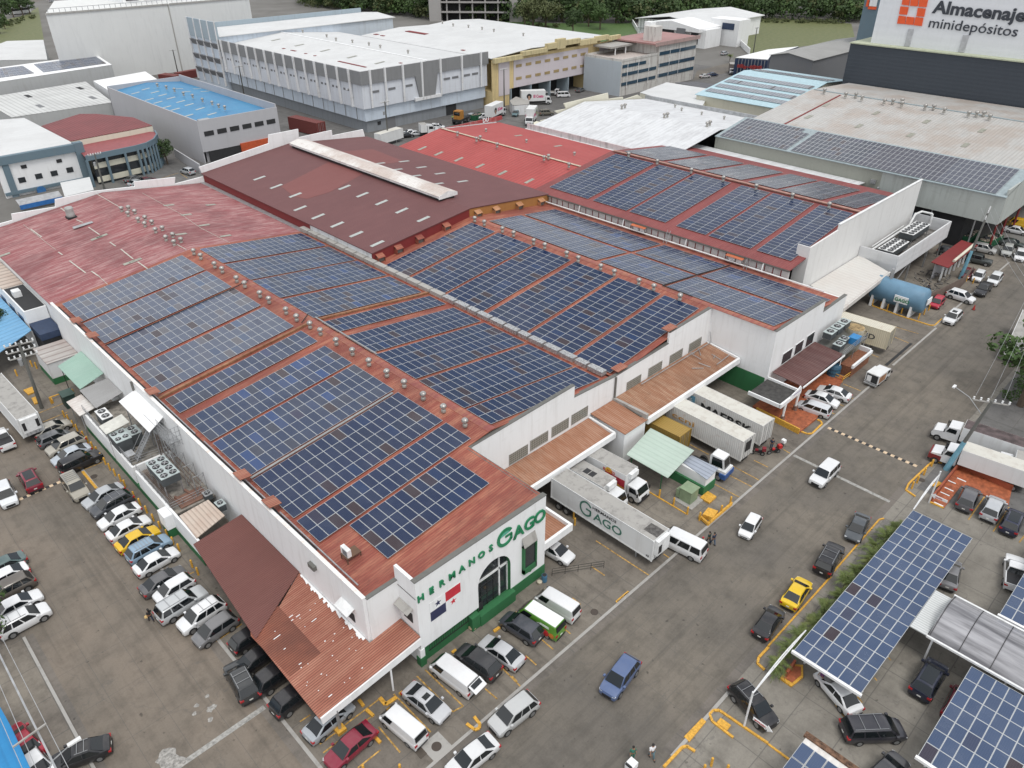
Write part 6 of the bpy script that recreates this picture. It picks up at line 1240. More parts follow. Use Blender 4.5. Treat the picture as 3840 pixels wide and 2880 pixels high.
for k, lb, p, h, c, op in (
 ('suv','white crossover with sunroof driving below the blue tank',(1598,1080),181,(.70,.71,.72),('sunroof',)),
 ('suv','white crossover side on right of the small red car',(1668,900),266,WHITE,()),
 ('hatch','small red car beside the blue tank',(1465,948),184,(.42,.015,.04),()),
 ('pickup','black pickup parked beside the white crossover by the yellow bar',(1862,838),182,BLACK,()),
 ('suv','white crossover behind the black pickup',(1962,750),184,(.68,.70,.71),()),
 ('hatch','white hatchback parked by the light blue post',(1822,722),186,WHITE,()),
 ('sedan','maroon car half hidden behind the light blue post',(1722,695),186,(.15,.01,.02),()),
 ('jeep','dark grey square off-roader behind the light blue post',(1820,585),278,(.06,.07,.07),()),
 ('suv','dark grey crossover left of the light blue post',(1575,520),277,(.07,.075,.08),()),
 ('suv','silver crossover parked before the blue drums',(1605,382),190,(.42,.43,.44),()),
 ('suv','silver crossover parked before the green skip',(1865,488),278,(.46,.46,.45),()),
 ('sedan','dark green saloon at the right of the green skip',(2105,435),280,(.04,.055,.05),()),
 ('suv','silver crossover below the dark green saloon',(2070,502),190,(.46,.47,.45),()),
 ('suv','white off-roader cut by the right edge of the yard',(2178,545),192,WHITE,()),
 ('sedan','white saloon in front of the yellow van',(2150,328),275,WHITE,())):
    car(k, lb, T(3,1,*p), h, c, op, g7)
car('van','yellow delivery van by the pallet stack', T(3,1,2185,262), 100, (.70,.42,.02), ('panel',), g7, z=1.2)
g8 = 'cars in the right car park'
for k, lb, p, h, c, op in (
 ('suv','dark grey hatchback nearest the orange tiled walk',(1732,985),6,(.10,.10,.11),()),
 ('suv','silver crossover between dark grey and navy cars',(1945,1070),4,(.44,.46,.48),()),
 ('suv','navy crossover with glass roof at the right of the car park',(2115,1185),4,(.015,.02,.05),('glassroof',)),
 ('pickup','white pickup cut by the right edge of the car park',(2130,1625),15,WHITE,()),
 ('sedan','car mostly hidden behind the large carport edge',(1578,1630),12,(.2,.2,.21),())):
    car(k, lb, T(3,2,*p), h, c, op, g8)
car('suv','navy crossover with reflecting glass roof in the driveway between carports', T(3,3,1392,885), 1, (.012,.016,.035), ('glassroof',), g8, sc=1.05)
car('minivan','long black people carrier with roof bars driving across the car park', T(3,3,912,1325), 318, (.03,.03,.038), ('rack',), g8)
car('sedan','white saloon with tall red rear lamps under the large carport end', T(3,3,605,990), 67, WHITE, (), g8)
car('hatch','maroon car tail peeking from the second carport', T(3,3,1640,1095), 3, (.12,.01,.02), (), g8)
car('sedan','dark car top at the very bottom of the car park', T(3,3,1020,1690), 350, (.05,.05,.055), (), g8)
g9 = 'cars on the side street'
car('suv','white crossover driving at the left edge', T(0,2,50,950), 266, (.68,.70,.72), (), g9)
car('suv','dark red crossover with glass roof before the striped hump', T(0,2,258,822), 88, (.20,.01,.03), ('glassroof',), g9)
car('bigsuv','beige grey off-roader with a full roof rack by the yellow kerb', T(0,2,650,890), 270, (.33,.31,.26), ('rack','rack2'), g9)
car('pickup','white pickup at the left edge above the white crossover', T(0,2,20,470), 90, WHITE, (), g9)
car('suv','dark crossover driving past the clay canopy', T(0,3,2085,900), 83, (.035,.038,.04), ('rack',), g9, sc=1.02)
car('sedan','black saloon with pale roof bars and a round sticker at bottom left', T(0,3,690,1535), 161, BLACK, ('rack',), g9)
g10 = 'cars parked at the left edge of the side street'
for k, lb, p, h, c, op in (
 ('sedan','teal grey car at the left edge, topmost of five',(10,1575),182,(.08,.13,.13),()),
 ('sedan','white saloon at the left edge second of five',(30,1672),182,WHITE,()),
 ('suv','brown grey crossover with red rear lamp at the left edge',(80,1770),182,(.12,.105,.09),()),
 ('sedan','white saloon at the left edge fourth of five',(140,1905),2,WHITE,()),
 ('suv','white crossover with dark roof edge beside the small tree',(205,2035),2,WHITE,('rack',))):
    car(k, lb, T(0,2,*p), h, c, op, g10)
car('sedan','red car beside the bright blue roof at bottom left', T(0,3,195,1430), 100, (.33,.01,.03), ())
car('sedan','white car with stickers beside the bright blue roof at bottom left', T(0,3,285,1600), 98, WHITE, ())
g11 = 'cars in the back yard behind the red roofs'
for k, lb, p, h, c, op in (
 ('suv','silver car in the small lot beside the blue roofed hall',(T(0,0,1620,1478)),100,SILVER,()),
 ('sedan','dark car nearest the slate columns',(T(0,0,1150,1540)),20,GREY,()),
 ('sedan','silver car between two dark ones by the slate columns',(T(0,0,1180,1575)),15,SILVER,()),
 ('sedan','maroon dark car by the slate columns',(T(0,0,1270,1555)),15,(.1,.02,.03),()),
 ('suv','white off-roader by the red tractor head in the back yard',(T(1,0,1568,1095)),-50,WHITE,('sunroof',)),
 ('sedan','white saloon beside the white lorry head in the back yard',(T(1,0,1340,1140)),-20,WHITE,()),
 ('sedan','second white saloon beside the white lorry head in the back yard',(T(1,0,1378,1150)),-20,(.6,.62,.64),()),
 ('sedan','dark saloon behind the white box trailer in the back yard',(T(1,0,1300,1165)),-20,BLACK,()),
 ('suv','silver car behind the green skip in the back yard',(T(1,0,1865,1003)),20,SILVER,()),
 ('suv','white off-roader beside the green skip in the back yard',(T(1,0,1965,1008)),160,WHITE,()),
 ('suv','teal crossover beside the grey hut in the back yard',(T(2,0,35,978)),210,(.10,.18,.20),()),
 ('suv','white crossover beside the grey hut in the back yard',(T(2,0,112,955)),210,WHITE,()),
 ('bigsuv','olive off-roader right of the palm in the back yard',(T(2,0,298,975)),-30,(.16,.15,.12),('rack',)),
 ('sedan','white saloon on the far road by the railings',(T(2,0,1668,655)),-25,(.6,.6,.6),()),
 ('sedan','dark blue saloon on the far road by the railings',(T(2,0,1735,640)),-25,(.03,.05,.10),()),
 ('suv','pale car in the white office forecourt',(T(2,0,1835,460)),0,SILVER,()),
 ('sedan','dark car beneath the yellow warehouse wall',(T(2,0,590,775)),10,GREY,())):
    car(k, lb, p, h, c, op, g11)
car('van','white van in the yard before the yellow warehouse', T(2,0,445,815), -35, WHITE, (), g11, z=1)
g12 = 'vehicles on the far road in the upper left'
for k, lb, p, h in (('suv','pale car on the far road upper left, leftmost',(215,25),20), ('sedan','grey car on the far road above the bus',(265,50),20), ('suv','white car at the top edge of far road',(450,8),20)): car(k, lb, T(0,0,*p), h, SILVER, (), g12)

# ---- lorries, trailers, containers
M_boxwhite = wallpaint('lorry_box_white', (.68, .69, .69), (.36, .33, .29), .35)
M_boxroof = wallpaint('sooty_lorry_roof', (.36, .35, .33), (.12, .115, .11), .9)
def corr(name, col, stain=(.35, .2, .12)):
    m, nt, bs = new_mat(name); v = coord(nt, 'Object'); wv = wave(nt, v, 4.2, 'X'); n = noise(nt, v, 1.2, 7, .7)
    c = mix(nt, ramp(nt, n, [(.55, (0, 0, 0)), (.8, (.6, .6, .6))]), col, stain); c = mix(nt, ramp(nt, wv, [(0, (.3, .3, .3)), (.3, (0, 0, 0))]), c, tuple(x*.5 for x in col))
    nt.links.new(c, bs.inputs['Base Color']); bs.inputs['Roughness'].default_value = .6; bump(nt, bs, wv, .6, .05); MATS[name] = m; return m
def local(root, name, mb, mat, par=None, sm=False):
    o = bpy.data.objects.new(name, mb.mesh(name, mat if isinstance(mat, list) else [mat])); COL.objects.link(o); o.parent = par or root
    if sm: smooth(o)
    return o
def wheels(root, xs, hw, r=.5, dual=False):
    for x in xs:
        for s_ in (1, -1):
            w_ = local(root, 'wheel', MB().tube((x, s_*(hw-.45 if dual else hw-.3), r), (x, s_*hw, r), r, 18), M_tyre); local(root, 'rim', MB().tube((x, s_*hw, r), (x, s_*(hw+.01), r), r*.55, 12), M_rim, w_)
def place(o, name, label, cat, p, head, z=0, group=None, pz=0):
    q = P(p, pz) if len(p) == 2 else Vector(p); o.location = (q.x, q.y, z); o.rotation_euler = (0, 0, R(head)); o.name = name; tag(o, label, cat, group); return o
def empty(): o = bpy.data.objects.new('tmp', None); COL.objects.link(o); return o
def side_text(root, s, x0, z0, w_, h_, y, mat, side=-1, name='lettering', bold=.01, par=None):
    me = text_mesh(s, 1, .01, mat, name, bold=bold); xs = [v.co.x for v in me.vertices]; sc = w_/(max(xs)-min(xs)); mn = min(xs)
    for v in me.vertices:
        x = (v.co.x-mn)*sc; zz = v.co.z*h_
        v.co = Vector((x0+x, -y+v.co.y, z0+zz)) if side == -1 else Vector((x0-x, y-v.co.y, z0+zz))
    o = bpy.data.objects.new(name, me); COL.objects.link(o); o.parent = par or root; return o
def container(kind, L=12.19, ht=2.9, z0=1.2, mat=None, roof=None, chassis=True):
    r = empty(); W_ = 1.22
    b_ = local(r, 'box', MB().box(-L/2, L/2, -W_, W_, z0, z0+ht), mat or M_boxwhite); local(r, 'roof', MB().box(-L/2+.05, L/2-.05, -W_+.05, W_-.05, z0+ht, z0+ht+.02), roof or M_boxroof)
    mb = MB(); 
    for x in (-L/2, L/2):
        for y in (-W_, W_): mb.box(x-.08, x+.08, y-.06, y+.06, z0-.02, z0+ht+.03)
    for y in (-W_, W_): mb.box(-L/2, L/2, y-.03, y+.03, z0+ht-.06, z0+ht+.028); mb.box(-L/2, L/2, y-.03, y+.03, z0-.02, z0+.14)
    local(r, 'corner_frame', mb, mat or M_boxwhite)
    mb = MB(); [mb.box(L/2+.01, L/2+.05, y-.02, y+.02, z0+.1, z0+ht-.1) for y in (-.7, -.3, .3, .7)]; local(r, 'door_bars', mb, M_grey_metal)
    if chassis: local(r, 'chassis', MB().box(-L/2, L/2, -.5, .5, z0-.35, z0-.03), M_trim); wheels(r, (-L/2+1.2, -L/2+2.5) , 1.2, .5); local(r, 'landing_leg', MB().box(L/2-2.6, L/2-2.4, -.8, -.65, 0, z0), M_grey_metal); local(r, 'landing_leg', MB().box(L/2-2.6, L/2-2.4, .65, .8, 0, z0), M_grey_metal)
    return r
def box_lorry(boxL=6.0, boxH=2.4, cabcol=WHITE, z0=1.0, boxmat=None, roof=None, bonnet=False, reefer=False):
    r = empty(); x1 = boxL/2-.9; hw = 1.15
    local(r, 'cargo_box', MB().box(x1-boxL, x1, -hw, hw, z0, z0+boxH), boxmat or M_boxwhite); local(r, 'box_roof', MB().box(x1-boxL+.04, x1-.04, -hw+.04, hw-.04, z0+boxH, z0+boxH+.02), roof or M_boxroof)
    cb = x1+.15; ch = 2.2
    mb = MB(); rings = []
    for x, zt, w_ in ((cb, 1.3, 1.0), (cb, ch, .95), ): pass
    prof = [(cb, .5), (cb+1.75, .5), (cb+1.8, 1.1), (cb+1.68, 1.35), (cb+1.3, ch), (cb+.1, ch+.06), (cb, ch)] if not bonnet else [(cb, .6), (cb+2.9, .6), (cb+3.0, 1.0), (cb+2.8, 1.45), (cb+1.7, 1.65), (cb+1.35, 2.45), (cb+.1, 2.6), (cb, 2.5)]
    mb.prism([(x, -hw*.88, z) for x, z in prof], (0, 2*hw*.88, 0)); c_ = local(r, 'cab', mb, M_paint)
    fx0, fz0, fx1, fz1 = (cb+1.66, 1.4, cb+1.32, ch-.06) if not bonnet else (cb+1.72, 1.72, cb+1.38, 2.40)
    local(r, 'windscreen', MB().prism([(fx0+.02, -hw*.8, fz0), (fx0+.02, hw*.8, fz0), (fx1+.02, hw*.78, fz1), (fx1+.02, -hw*.78, fz1)], (.02, 0, .01)), M_cg)
    for s_ in (1, -1):
        y = s_*hw*.885; zt = fz1-.05; local(r, 'side_window', MB().prism([(cb+.35, y, fz0+.02), (fx0-.25, y, fz0+.02), (fx1-.15, y, zt), (cb+.35, y, zt)], (0, s_*.015, 0)), M_cg)
        local(r, 'mirror', MB().box(fx0-.1, fx0+.02, s_*hw*.95, s_*(hw+.15), fz0, fz0+.4), M_trim)
        xf = prof[2][0]; local(r, 'headlight', MB().box(xf-.06, xf+.02, s_*hw*.5, s_*hw*.82, .75, .95), M_lamp)
    xf = prof[2][0]; local(r, 'grille', MB().box(xf-.05, xf+.015, -hw*.45, hw*.45, .7, 1.05), M_trim); local(r, 'bumper', MB().box(xf-.15, xf+.05, -hw*.9, hw*.9, .4, .62), M_trim)
    local(r, 'chassis', MB().box(x1-boxL+.1, cb+1, -.4, .4, .6, z0-.01), M_trim); wheels(r, (x1-boxL+1.3,), 1.05, .45); wheels(r, (cb+.75 if not bonnet else cb+2.2,), 1.05, .45)
    if reefer: local(r, 'reefer_unit', MB().box(x1-.02, x1+.45, -.7, .7, z0+boxH-.55, z0+boxH+.1), M_white_metal)
    paint(r, cabcol); return r
M_cont_top = wallpaint('container_roof_cream', (.58, .57, .52), (.30, .24, .19), .6)
# long trailer with green logo lettering: from dock to the street
a = P(T(2,2,345,815), 4.0); b = P(T(2,2,1225,1360), 4.0); c2 = P(T(2,2,1345,1270), 4.0)
r = container('t', 15.6, 2.75, 1.25, M_boxwhite, M_boxroof)
rl = (b-a).length; hd = math.degrees(math.atan2((b-a).y, (b-a).x)); mid = (a+b)/2; nn = Vector((-(b-a).normalized().y, (b-a).normalized().x, 0)); nn = nn if nn.dot(c2-b) > 0 else -nn
sx = rl/15.6; r.scale = (sx, 1.04, 1)
place(r, 'trailer', 'long white trailer with green ring lettering backed into the lower dock', 'trailer', tuple(mid+nn*1.27), hd)
for nm, mb, mt in (('reefer_unit', MB().box(7.82, 8.3, -.95, .95, 2.0, 3.9), M_white_metal), ('unit_grille', MB().box(8.31, 8.34, -.85, -.35, 2.3, 3.3), M_trim), ('soot_stain', MB().box(5.8, 7.7, -.6, .7, 4.02, 4.028), plain('soot', (.10, .095, .09), .8, var=.4, vs=3))): local(r, nm, mb, mt)
mg = plain('logo_grey_green', (.05, .16, .12), .5)
side_text(r, 'AGO', -.9, 1.95, 4.3, 1.5, 1.245, mg); side_text(r, 'HERMANOS', -1.1, 3.3, 3.6, .5, 1.245, M_trim)
me = ring_mesh(1.0, .78, .01, mg); [setattr(v, 'co', Vector((v.co.x-2.1, v.co.y-1.25, v.co.z+2.75))) for v in me.vertices]; o = bpy.data.objects.new('emblem', me); COL.objects.link(o); o.parent = r
side_text(r, '43', 7.0, 1.55, .4, .35, 1.245, M_trim)
# reefer containers
def put_container(r, name, label, a_px, b_px, z, L, side, scy=1.0, group=None):
    """a_px,b_px: roof edge pixels (dock end, street end) of the side facing the viewer"""
    a = P(a_px, z); b = P(b_px, z); d = (b-a).normalized(); nn = Vector((-d.y, d.x, 0)); nn = nn if nn.dot(RT) > 0 else -nn
    mid = b-d*L/2+nn*1.24; place(r, name, label, 'container', tuple(mid), math.degrees(math.atan2(d.y, d.x)), 0, group); return r
M_cont_white = corr('container_white', (.64, .635, .61))
r = container('c', 12.19, 2.9, 1.2, M_cont_white, M_cont_top); put_container(r, 'container', 'white container on a chassis with small orange lettering near the street', T(2,2,1440,215), T(2,2,2000,500), 4.1, 12.19, 1)
mo_ = plain('orange_lettering', (.55, .30, .08), .6); side_text(r, 'ccni', -4.2, 2.6, 3.4, 1.0, 1.255, mo_)
local(r, 'door_sticker', MB().box(6.12, 6.16, -.5, .6, 2.2, 3.6), M_trim)
r = container('c', 12.19, 2.9, 1.2, M_cont_white, M_cont_top); put_container(r, 'container', 'white container with a pale blue star square and large black lettering', T(2,2,1610,95), T(2,2,2170,365), 4.1, 12.19, 1)
side_text(r, 'MAERSK', -2.8, 2.15, 7.6, 1.5, 1.255, plain('black_lettering', (.025, .025, .025), .6), bold=.03)
local(r, 'blue_square', MB().box(-5.4, -3.8, -1.27, -1.255, 2.2, 3.6), plain('shipping_blue', (.16, .38, .52), .6))
m_ = MB(); m_.prism([((-4.6)+(.5 if i % 2 == 0 else .2)*math.cos(R(90+25.7*i)), -1.272, 2.9+(.5 if i % 2 == 0 else .2)*math.sin(R(90+25.7*i))) for i in range(14)], (0, -.01, 0)); local(r, 'white_star', m_, M_white)
M_contyel = corr('container_ochre', (.33, .215, .05), (.2, .12, .04)); r = container('c', 6.06, 2.6, .6, M_contyel, M_contyel, False); put_container(r, 'container', 'short mustard yellow container behind the green canopy shed', T(2,2,1215,345), T(2,2,1450,460), 3.2, 6.06, 1)
r = container('c', 12.19, 2.9, 1.2, corr('container_ivory', (.62, .56, .42)), corr('container_ivory_top', (.60, .57, .48))); put_container(r, 'container', 'ivory container with a red emblem and dark lettering by the blue tank', T(3,1,600,1078), T(3,1,1058,1215), 4.1, 12.19, 1)
side_text(r, 'SÜD', 1.6, 2.2, 2.6, 1.15, 1.255, M_letter); side_text(r, 'HAMBURG', -6.0, 2.5, 3.6, 1.0, 1.255, M_letter)
m_ = MB(); m_.prism([(-2.1, -1.262, 2.3), (-1.0, -1.262, 3.8), (-.6, -1.262, 2.8), (1.3, -1.262, 2.35), (-.7, -1.262, 2.2)], (0, -.01, 0)); local(r, 'red_emblem', m_, plain('emblem_red', (.45, .02, .02), .5)); m_ = MB(); m_.prism([(-.8, -1.275, 2.4), (.2, -1.275, 3.2), (0, -1.275, 2.5)], (0, -.01, 0)); local(r, 'white_emblem', m_, M_white)
# dock lorries
M_sausage = plain('red_side_picture', (.42, .03, .05), .5)
r = box_lorry(6.4, 2.5, WHITE, 1.0, reefer=True); q = P(T(2,2,845,650), 3.5); place(r, 'lorry', 'white refrigerated lorry with a red food picture on its side', 'lorry', (q.x, q.y-.9, 0), 272)
local(r, 'side_picture', MB().box(-.6, 2.2, -1.16, -1.175, 1.2, 2.7), M_sausage); side_text(r, 'EL POZO', -.9, 2.75, 1.7, .5, 1.16, plain('yellow_red_letter', (.50, .04, .03), .5), bold=.03)
local(r, 'picture_sun', MB().tube((-.1, -1.155, 2.9), (-.1, -1.162, 2.9), .5, 16), plain('yellow_disc', (.7, .45, .05), .5)); side_text(r, 'Elpozo', 1.2, 1.5, .95, .4, 1.18, MATS['yellow_disc'])
r = box_lorry(5.2, 2.2, WHITE, .95, reefer=True); q = P(T(2,2,690,765), 3.15); place(r, 'lorry', 'dirty roofed white lorry between the long trailer and the picture lorry', 'lorry', (q.x, q.y-.9, 0), 272)
for x in (-1.8, -1.0): local(r, 'roof_patch', MB().box(x, x+.7, -.6, .3, 3.17, 3.182), M_trim)
# yard tractor
r = empty(); cab = MB(); cab.prism([(-.9, -.75, .9), (1.0, -.75, .9), (1.1, -.75, 1.4), (.8, -.75, 3.0), (-.7, -.75, 3.1), (-.9, -.75, 2.9)], (0, 1.5, 0)); local(r, 'cab', cab, M_paint); local(r, 'windscreen', MB().prism([(1.08, -.65, 1.6), (1.08, .65, 1.6), (.86, .62, 2.85), (.86, -.62, 2.85)], (.02, 0, 0)), M_cg)
for s_ in (1, -1): local(r, 'side_window', MB().prism([(-.6, s_*.755, 1.7), (.85, s_*.755, 1.7), (.65, s_*.755, 2.85), (-.6, s_*.755, 2.85)], (0, s_*.015, 0)), M_cg)
local(r, 'bumper', MB().box(.7, 1.5, -1.15, 1.15, .5, 1.15), plain('tractor_blue', (.03, .09, .28), .5)); local(r, 'bonnet', MB().box(.3, 1.4, -.95, .95, 1.15, 1.5), M_white_metal); local(r, 'chassis', MB().box(-3.4, .7, -.45, .45, .6, .95), M_trim); wheels(r, (.6, -2.4), 1.15, .5); paint(r, WHITE)
q = P(T(2,2,1785,700), 1.4); place(r, 'yard_tractor', 'white yard tractor with a blue bumper beside the white containers', 'tractor', (q.x, q.y, 0), 275)
# parked reefer trailer far left
a = P(T(0,2,150,330), 4.0); r = container('t', 13.6, 2.8, 1.25, M_boxwhite, M_boxroof); place(r, 'trailer', 'white refrigerated trailer with a stained roof at the left edge', 'trailer', (a.x+1.0, a.y+7.4, 0), 272)
local(r, 'reefer_unit', MB().box(6.82, 7.3, -1.0, 1.0, 2.0, 3.95), M_white_metal); local(r, 'unit_grille', MB().box(7.31, 7.34, -.95, -.6, 2.4, 3.5), M_trim); local(r, 'unit_grille', MB().box(7.31, 7.34, .6, .95, 2.4, 3.5), M_trim)
# right side lorries
r = box_lorry(7.4, 2.1, WHITE, 1.1, M_boxwhite, M_cont_top, bonnet=True, reefer=False); place(r, 'lorry', 'white box lorry with a rusty red bonnet below the light blue post', 'lorry', T(3,2,1890,690), 97, 0, 'bonneted lorries beside the pole', 1.8)
local(r, 'bonnet_paint', MB().box(4.6, 6.0, -1.03, 1.03, .62, 1.28), M_redsheet)
r = box_lorry(8.5, 2.0, WHITE, 1.1, M_boxwhite, plain('dark_wet_roof', (.10, .075, .075), .6, var=.4), bonnet=True); place(r, 'lorry', 'white bonneted lorry with a dark brown box roof behind the light blue post', 'lorry', T(3,2,1935,500), 97, 0, 'bonneted lorries beside the pole', 1.8)
r = box_lorry(5.0, 2.0, WHITE, 1.0); place(r, 'lorry', 'white lorry cab with a ladder rack cut by the right edge', 'lorry', T(3,2,2250,720), 100, 0, None, 1.8)
r = container('t', 12, 2.7, 1.2, M_boxwhite, M_boxroof); a = P(T(3,1,1990,1395), 1.2); place(r, 'trailer', 'grey white box trailer standing at the right edge by the tree', 'trailer', (a.x+6.1, a.y-1.1, 0), 8)
# small delivery truck with open back
r = box_lorry(3.0, 1.75, WHITE, .7, M_boxwhite, M_boxwhite); r.scale = (.82, .82, .82); place(r, 'delivery_truck', 'small white delivery truck with its cluttered back open', 'truck', T(3,1,955,1575), -3, 0, None, 1.2)
local(r, 'open_back', MB().box(-2.42, -2.38, -1.0, 1.0, .8, 2.3), M_dark); local(r, 'load', MB().box(-2.46, -2.42, .1, .85, .9, 2.0), M_white_metal); local(r, 'side_picture', MB().box(-2.2, .3, -1.16, -1.17, .9, 2.2), plain('tan_picture', (.35, .18, .10), .6, var=.5, vs=3)); local(r, 'rear_bumper', MB().box(-2.8, -2.4, -1.1, 1.1, .45, .6), M_grey_metal)
# back yard lorries
M_pink = plain('pink_lettering', (.55, .03, .16), .5)
def costo(label, p, head, L=7.2):
    r = box_lorry(L, 2.9, WHITE, 1.2, M_boxwhite, M_boxwhite); r.scale = (1.15, 1.15, 1.15); place(r, 'lorry', label, 'lorry', p, head, 0, 'white lorries with pink lettering', 2.0)
    for sd_ in (-1, 1):
        side_text(r, 'El Costo', -.9 if sd_ == -1 else 2.2, 2.2, 3.0, 1.1, 1.16, M_pink, side=sd_, bold=.04)
        x_ = -2.2; mm = MB(); mm.tube((x_, sd_*1.155, 2.6), (x_, sd_*1.165, 2.6), .75, 14); local(r, 'portrait_disc', mm, M_trim); mm = MB(); mm.box(x_-.3, x_+.3, sd_*1.165, sd_*1.175, 1.6, 2.7); local(r, 'portrait_face', mm, plain('skin_patch', (.45, .28, .2), .6))
    return r
costo('white box lorry with pink lettering side on before the open bays', T(2,0,205,850), -35)
costo('white box lorry with pink lettering facing left beside the palm', T(2,0,165,1010), 215, 5.0)
costo('white box lorry with pink lettering behind the red sign parapet', T(1,0,2070,965), 20, 7)
r = box_lorry(4, .3, WHITE, 1.0); place(r, 'lorry', 'white lorry head standing in an open bay of the yellow warehouse', 'lorry', T(2,0,345,785), -60, 0, None, 1.5)
r = box_lorry(5, 2.5, WHITE, 1.2, plain('dark_curtain', (.15, .13, .12), .7)); place(r, 'lorry', 'white lorry on the far road under the open shed', 'lorry', T(2,0,1900,600), 215, 0, None, 1.5)
r = container('c', 9, 2.7, 1.0, M_boxwhite, M_cont_top); place(r, 'trailer', 'white box trailer beside the white lorry head behind the bright red roof', 'trailer', T(1,0,1150,1175), 10, 0, None, 2.2)
r = box_lorry(1.5, 1.8, WHITE, 1.1, bonnet=True); r.scale = (1.25, 1.25, 1.25); place(r, 'lorry', 'white bonneted lorry head in the back yard', 'lorry', T(1,0,1475,1120), -25, 0, None, 1.8)
r = empty(); local(r, 'cab', MB().box(-.2, 1.6, -.9, .9, 1.3, 3.2), plain('amber_cab', (.38, .17, .03), .6)); local(r, 'window', MB().box(1.0, 1.62, -.8, .8, 2.2, 3.0), M_cg); local(r, 'chassis', MB().box(-3, 2.2, -1, 1, .8, 1.3), M_trim); wheels(r, (-2, 1.2), 1.2, .6); r.scale = (1.3, 1.3, 1.3); place(r, 'terminal_tractor', 'orange terminal tractor in front of the dark warehouse door', 'tractor', T(1,0,1765,1040), 200, 0, None, 1)
M_contred = corr('container_rust_red', (.17, .04, .035), (.1, .03, .02))
r = container('c', 12.19, 2.9, .2, M_contred, M_contred, False); r.scale = (1.1, 1.25, 1.25); place(r, 'container', 'rust red container in the yard beside the pale blue warehouse', 'container', T(1,0,440,1085), 277, 0, 'rust red containers', 2)
r = container('c', 6.06, 2.6, .1, M_contred, M_contred, False); place(r, 'container', 'dark red container by the back corner of the blue roofed hall', 'container', T(0,0,1475,680), 290, 0, 'rust red containers', 2); r.scale = (1.4, 1.4, 1.3)
r = container('c', 12.19, 2.6, .1, M_contred, M_contred, False); place(r, 'container', 'dark red container below the tall pale blue block', 'container', T(0,0,1640,625), 190, 0, 'rust red containers', 2)
# bus
r = empty(); local(r, 'body', MB().box(-6, 6, -1.3, 1.3, .4, 3.3), M_paint); 
for s_ in (1, -1): local(r, 'side_window', MB().box(-5.6, 5.4, s_*1.3, s_*1.33, 1.7, 2.8), M_cg)
local(r, 'windscreen', MB().box(6, 6.03, -1.15, 1.15, 1.3, 2.9), M_cg); wheels(r, (-3.5, 3.8), 1.25, .5); paint(r, WHITE); r.scale = (1.2, 1.2, 1.2); place(r, 'bus', 'white bus on the far road in the upper left', 'bus', T(0,0,165,98), 20, 0, None, 1.5)
# ================================================================ SMALL BUILDINGS AND PLANT AROUND THE WAREHOUSE
# ---- left annex with machinery
An = thing('annex', 'low white annex with a green base carrying cooling machinery along the long wall', 'annex', (19, 75, 0))
mb = MB(); mb.box(16.8, 17.05, 80.2, 96.5, .9, 3.2); mb.box(16.8, 21.7, 79.9, 80.2, .9, 3.2); mb.box(16.8, 17.05, 62.8, 79, .9, 3.3); mb.box(15.9, 16.8, 69.2, 71.0, 1.2, 3.0); mb.build('wall', M_white, An)
mb = MB(); mb.box(16.78, 17.1, 62.8, 96.5, 0, .9); mb.box(17.1, 21.7, 79.88, 80.22, 0, .9); mb.box(15.95, 16.78, 69.3, 70.9, 0, 1.15); mb.build('green_base', M_green, An)
M_deck = plain('stained_concrete_deck', (.27, .25, .22), .85, var=.35, vs=1.5)
mb = MB(); mb.box(17.05, 21.7, 80.2, 96.5, 2.5, 2.75); mb.box(17.05, 21.7, 69.5, 79.5, 2.3, 2.55); mb.build('deck', M_deck, An)
MB().slab([(16.9, 63.4, 3.45), (20.5, 64.4, 3.6), (20.4, 68.0, 3.6), (17.1, 67.9, 3.45)], .1).build('roof_sheet', roofmat('peeling_beige_sheet', (.52, .43, .36), (.56, .50, .44), (.30, .15, .10), .5, ('X', 2.6), ss=(1, .1, 1), ribdark=.35), An)
mb = MB()
def railing(mb, a, b, h=1.0, n=None, r=.025, mids=2):
    a = Vector(a); b = Vector(b); n = n or max(1, int((b-a).length/1.1))
    for i in range(n+1): c = a.lerp(b, i/n); mb.tube(c, c+Vector((0, 0, h)), r, 5)
    for k in range(mids+1): z = Vector((0, 0, h*(k+1)/(mids+1))); mb.tube(a+z, b+z, r, 5)
railing(mb, (17.0, 80.4, 3.2), (17.0, 96, 3.2)); railing(mb, (17.0, 80.4, 3.2), (21.5, 80.4, 2.8)); railing(mb, (17.0, 70, 3.3), (17.0, 78.8, 3.3)); railing(mb, (17.0, 70, 2.8), (21, 70, 2.8)); railing(mb, (18.5, 96, 2.8), (21.5, 96, 2.8)); mb.build('railing', M_grey_metal, An)
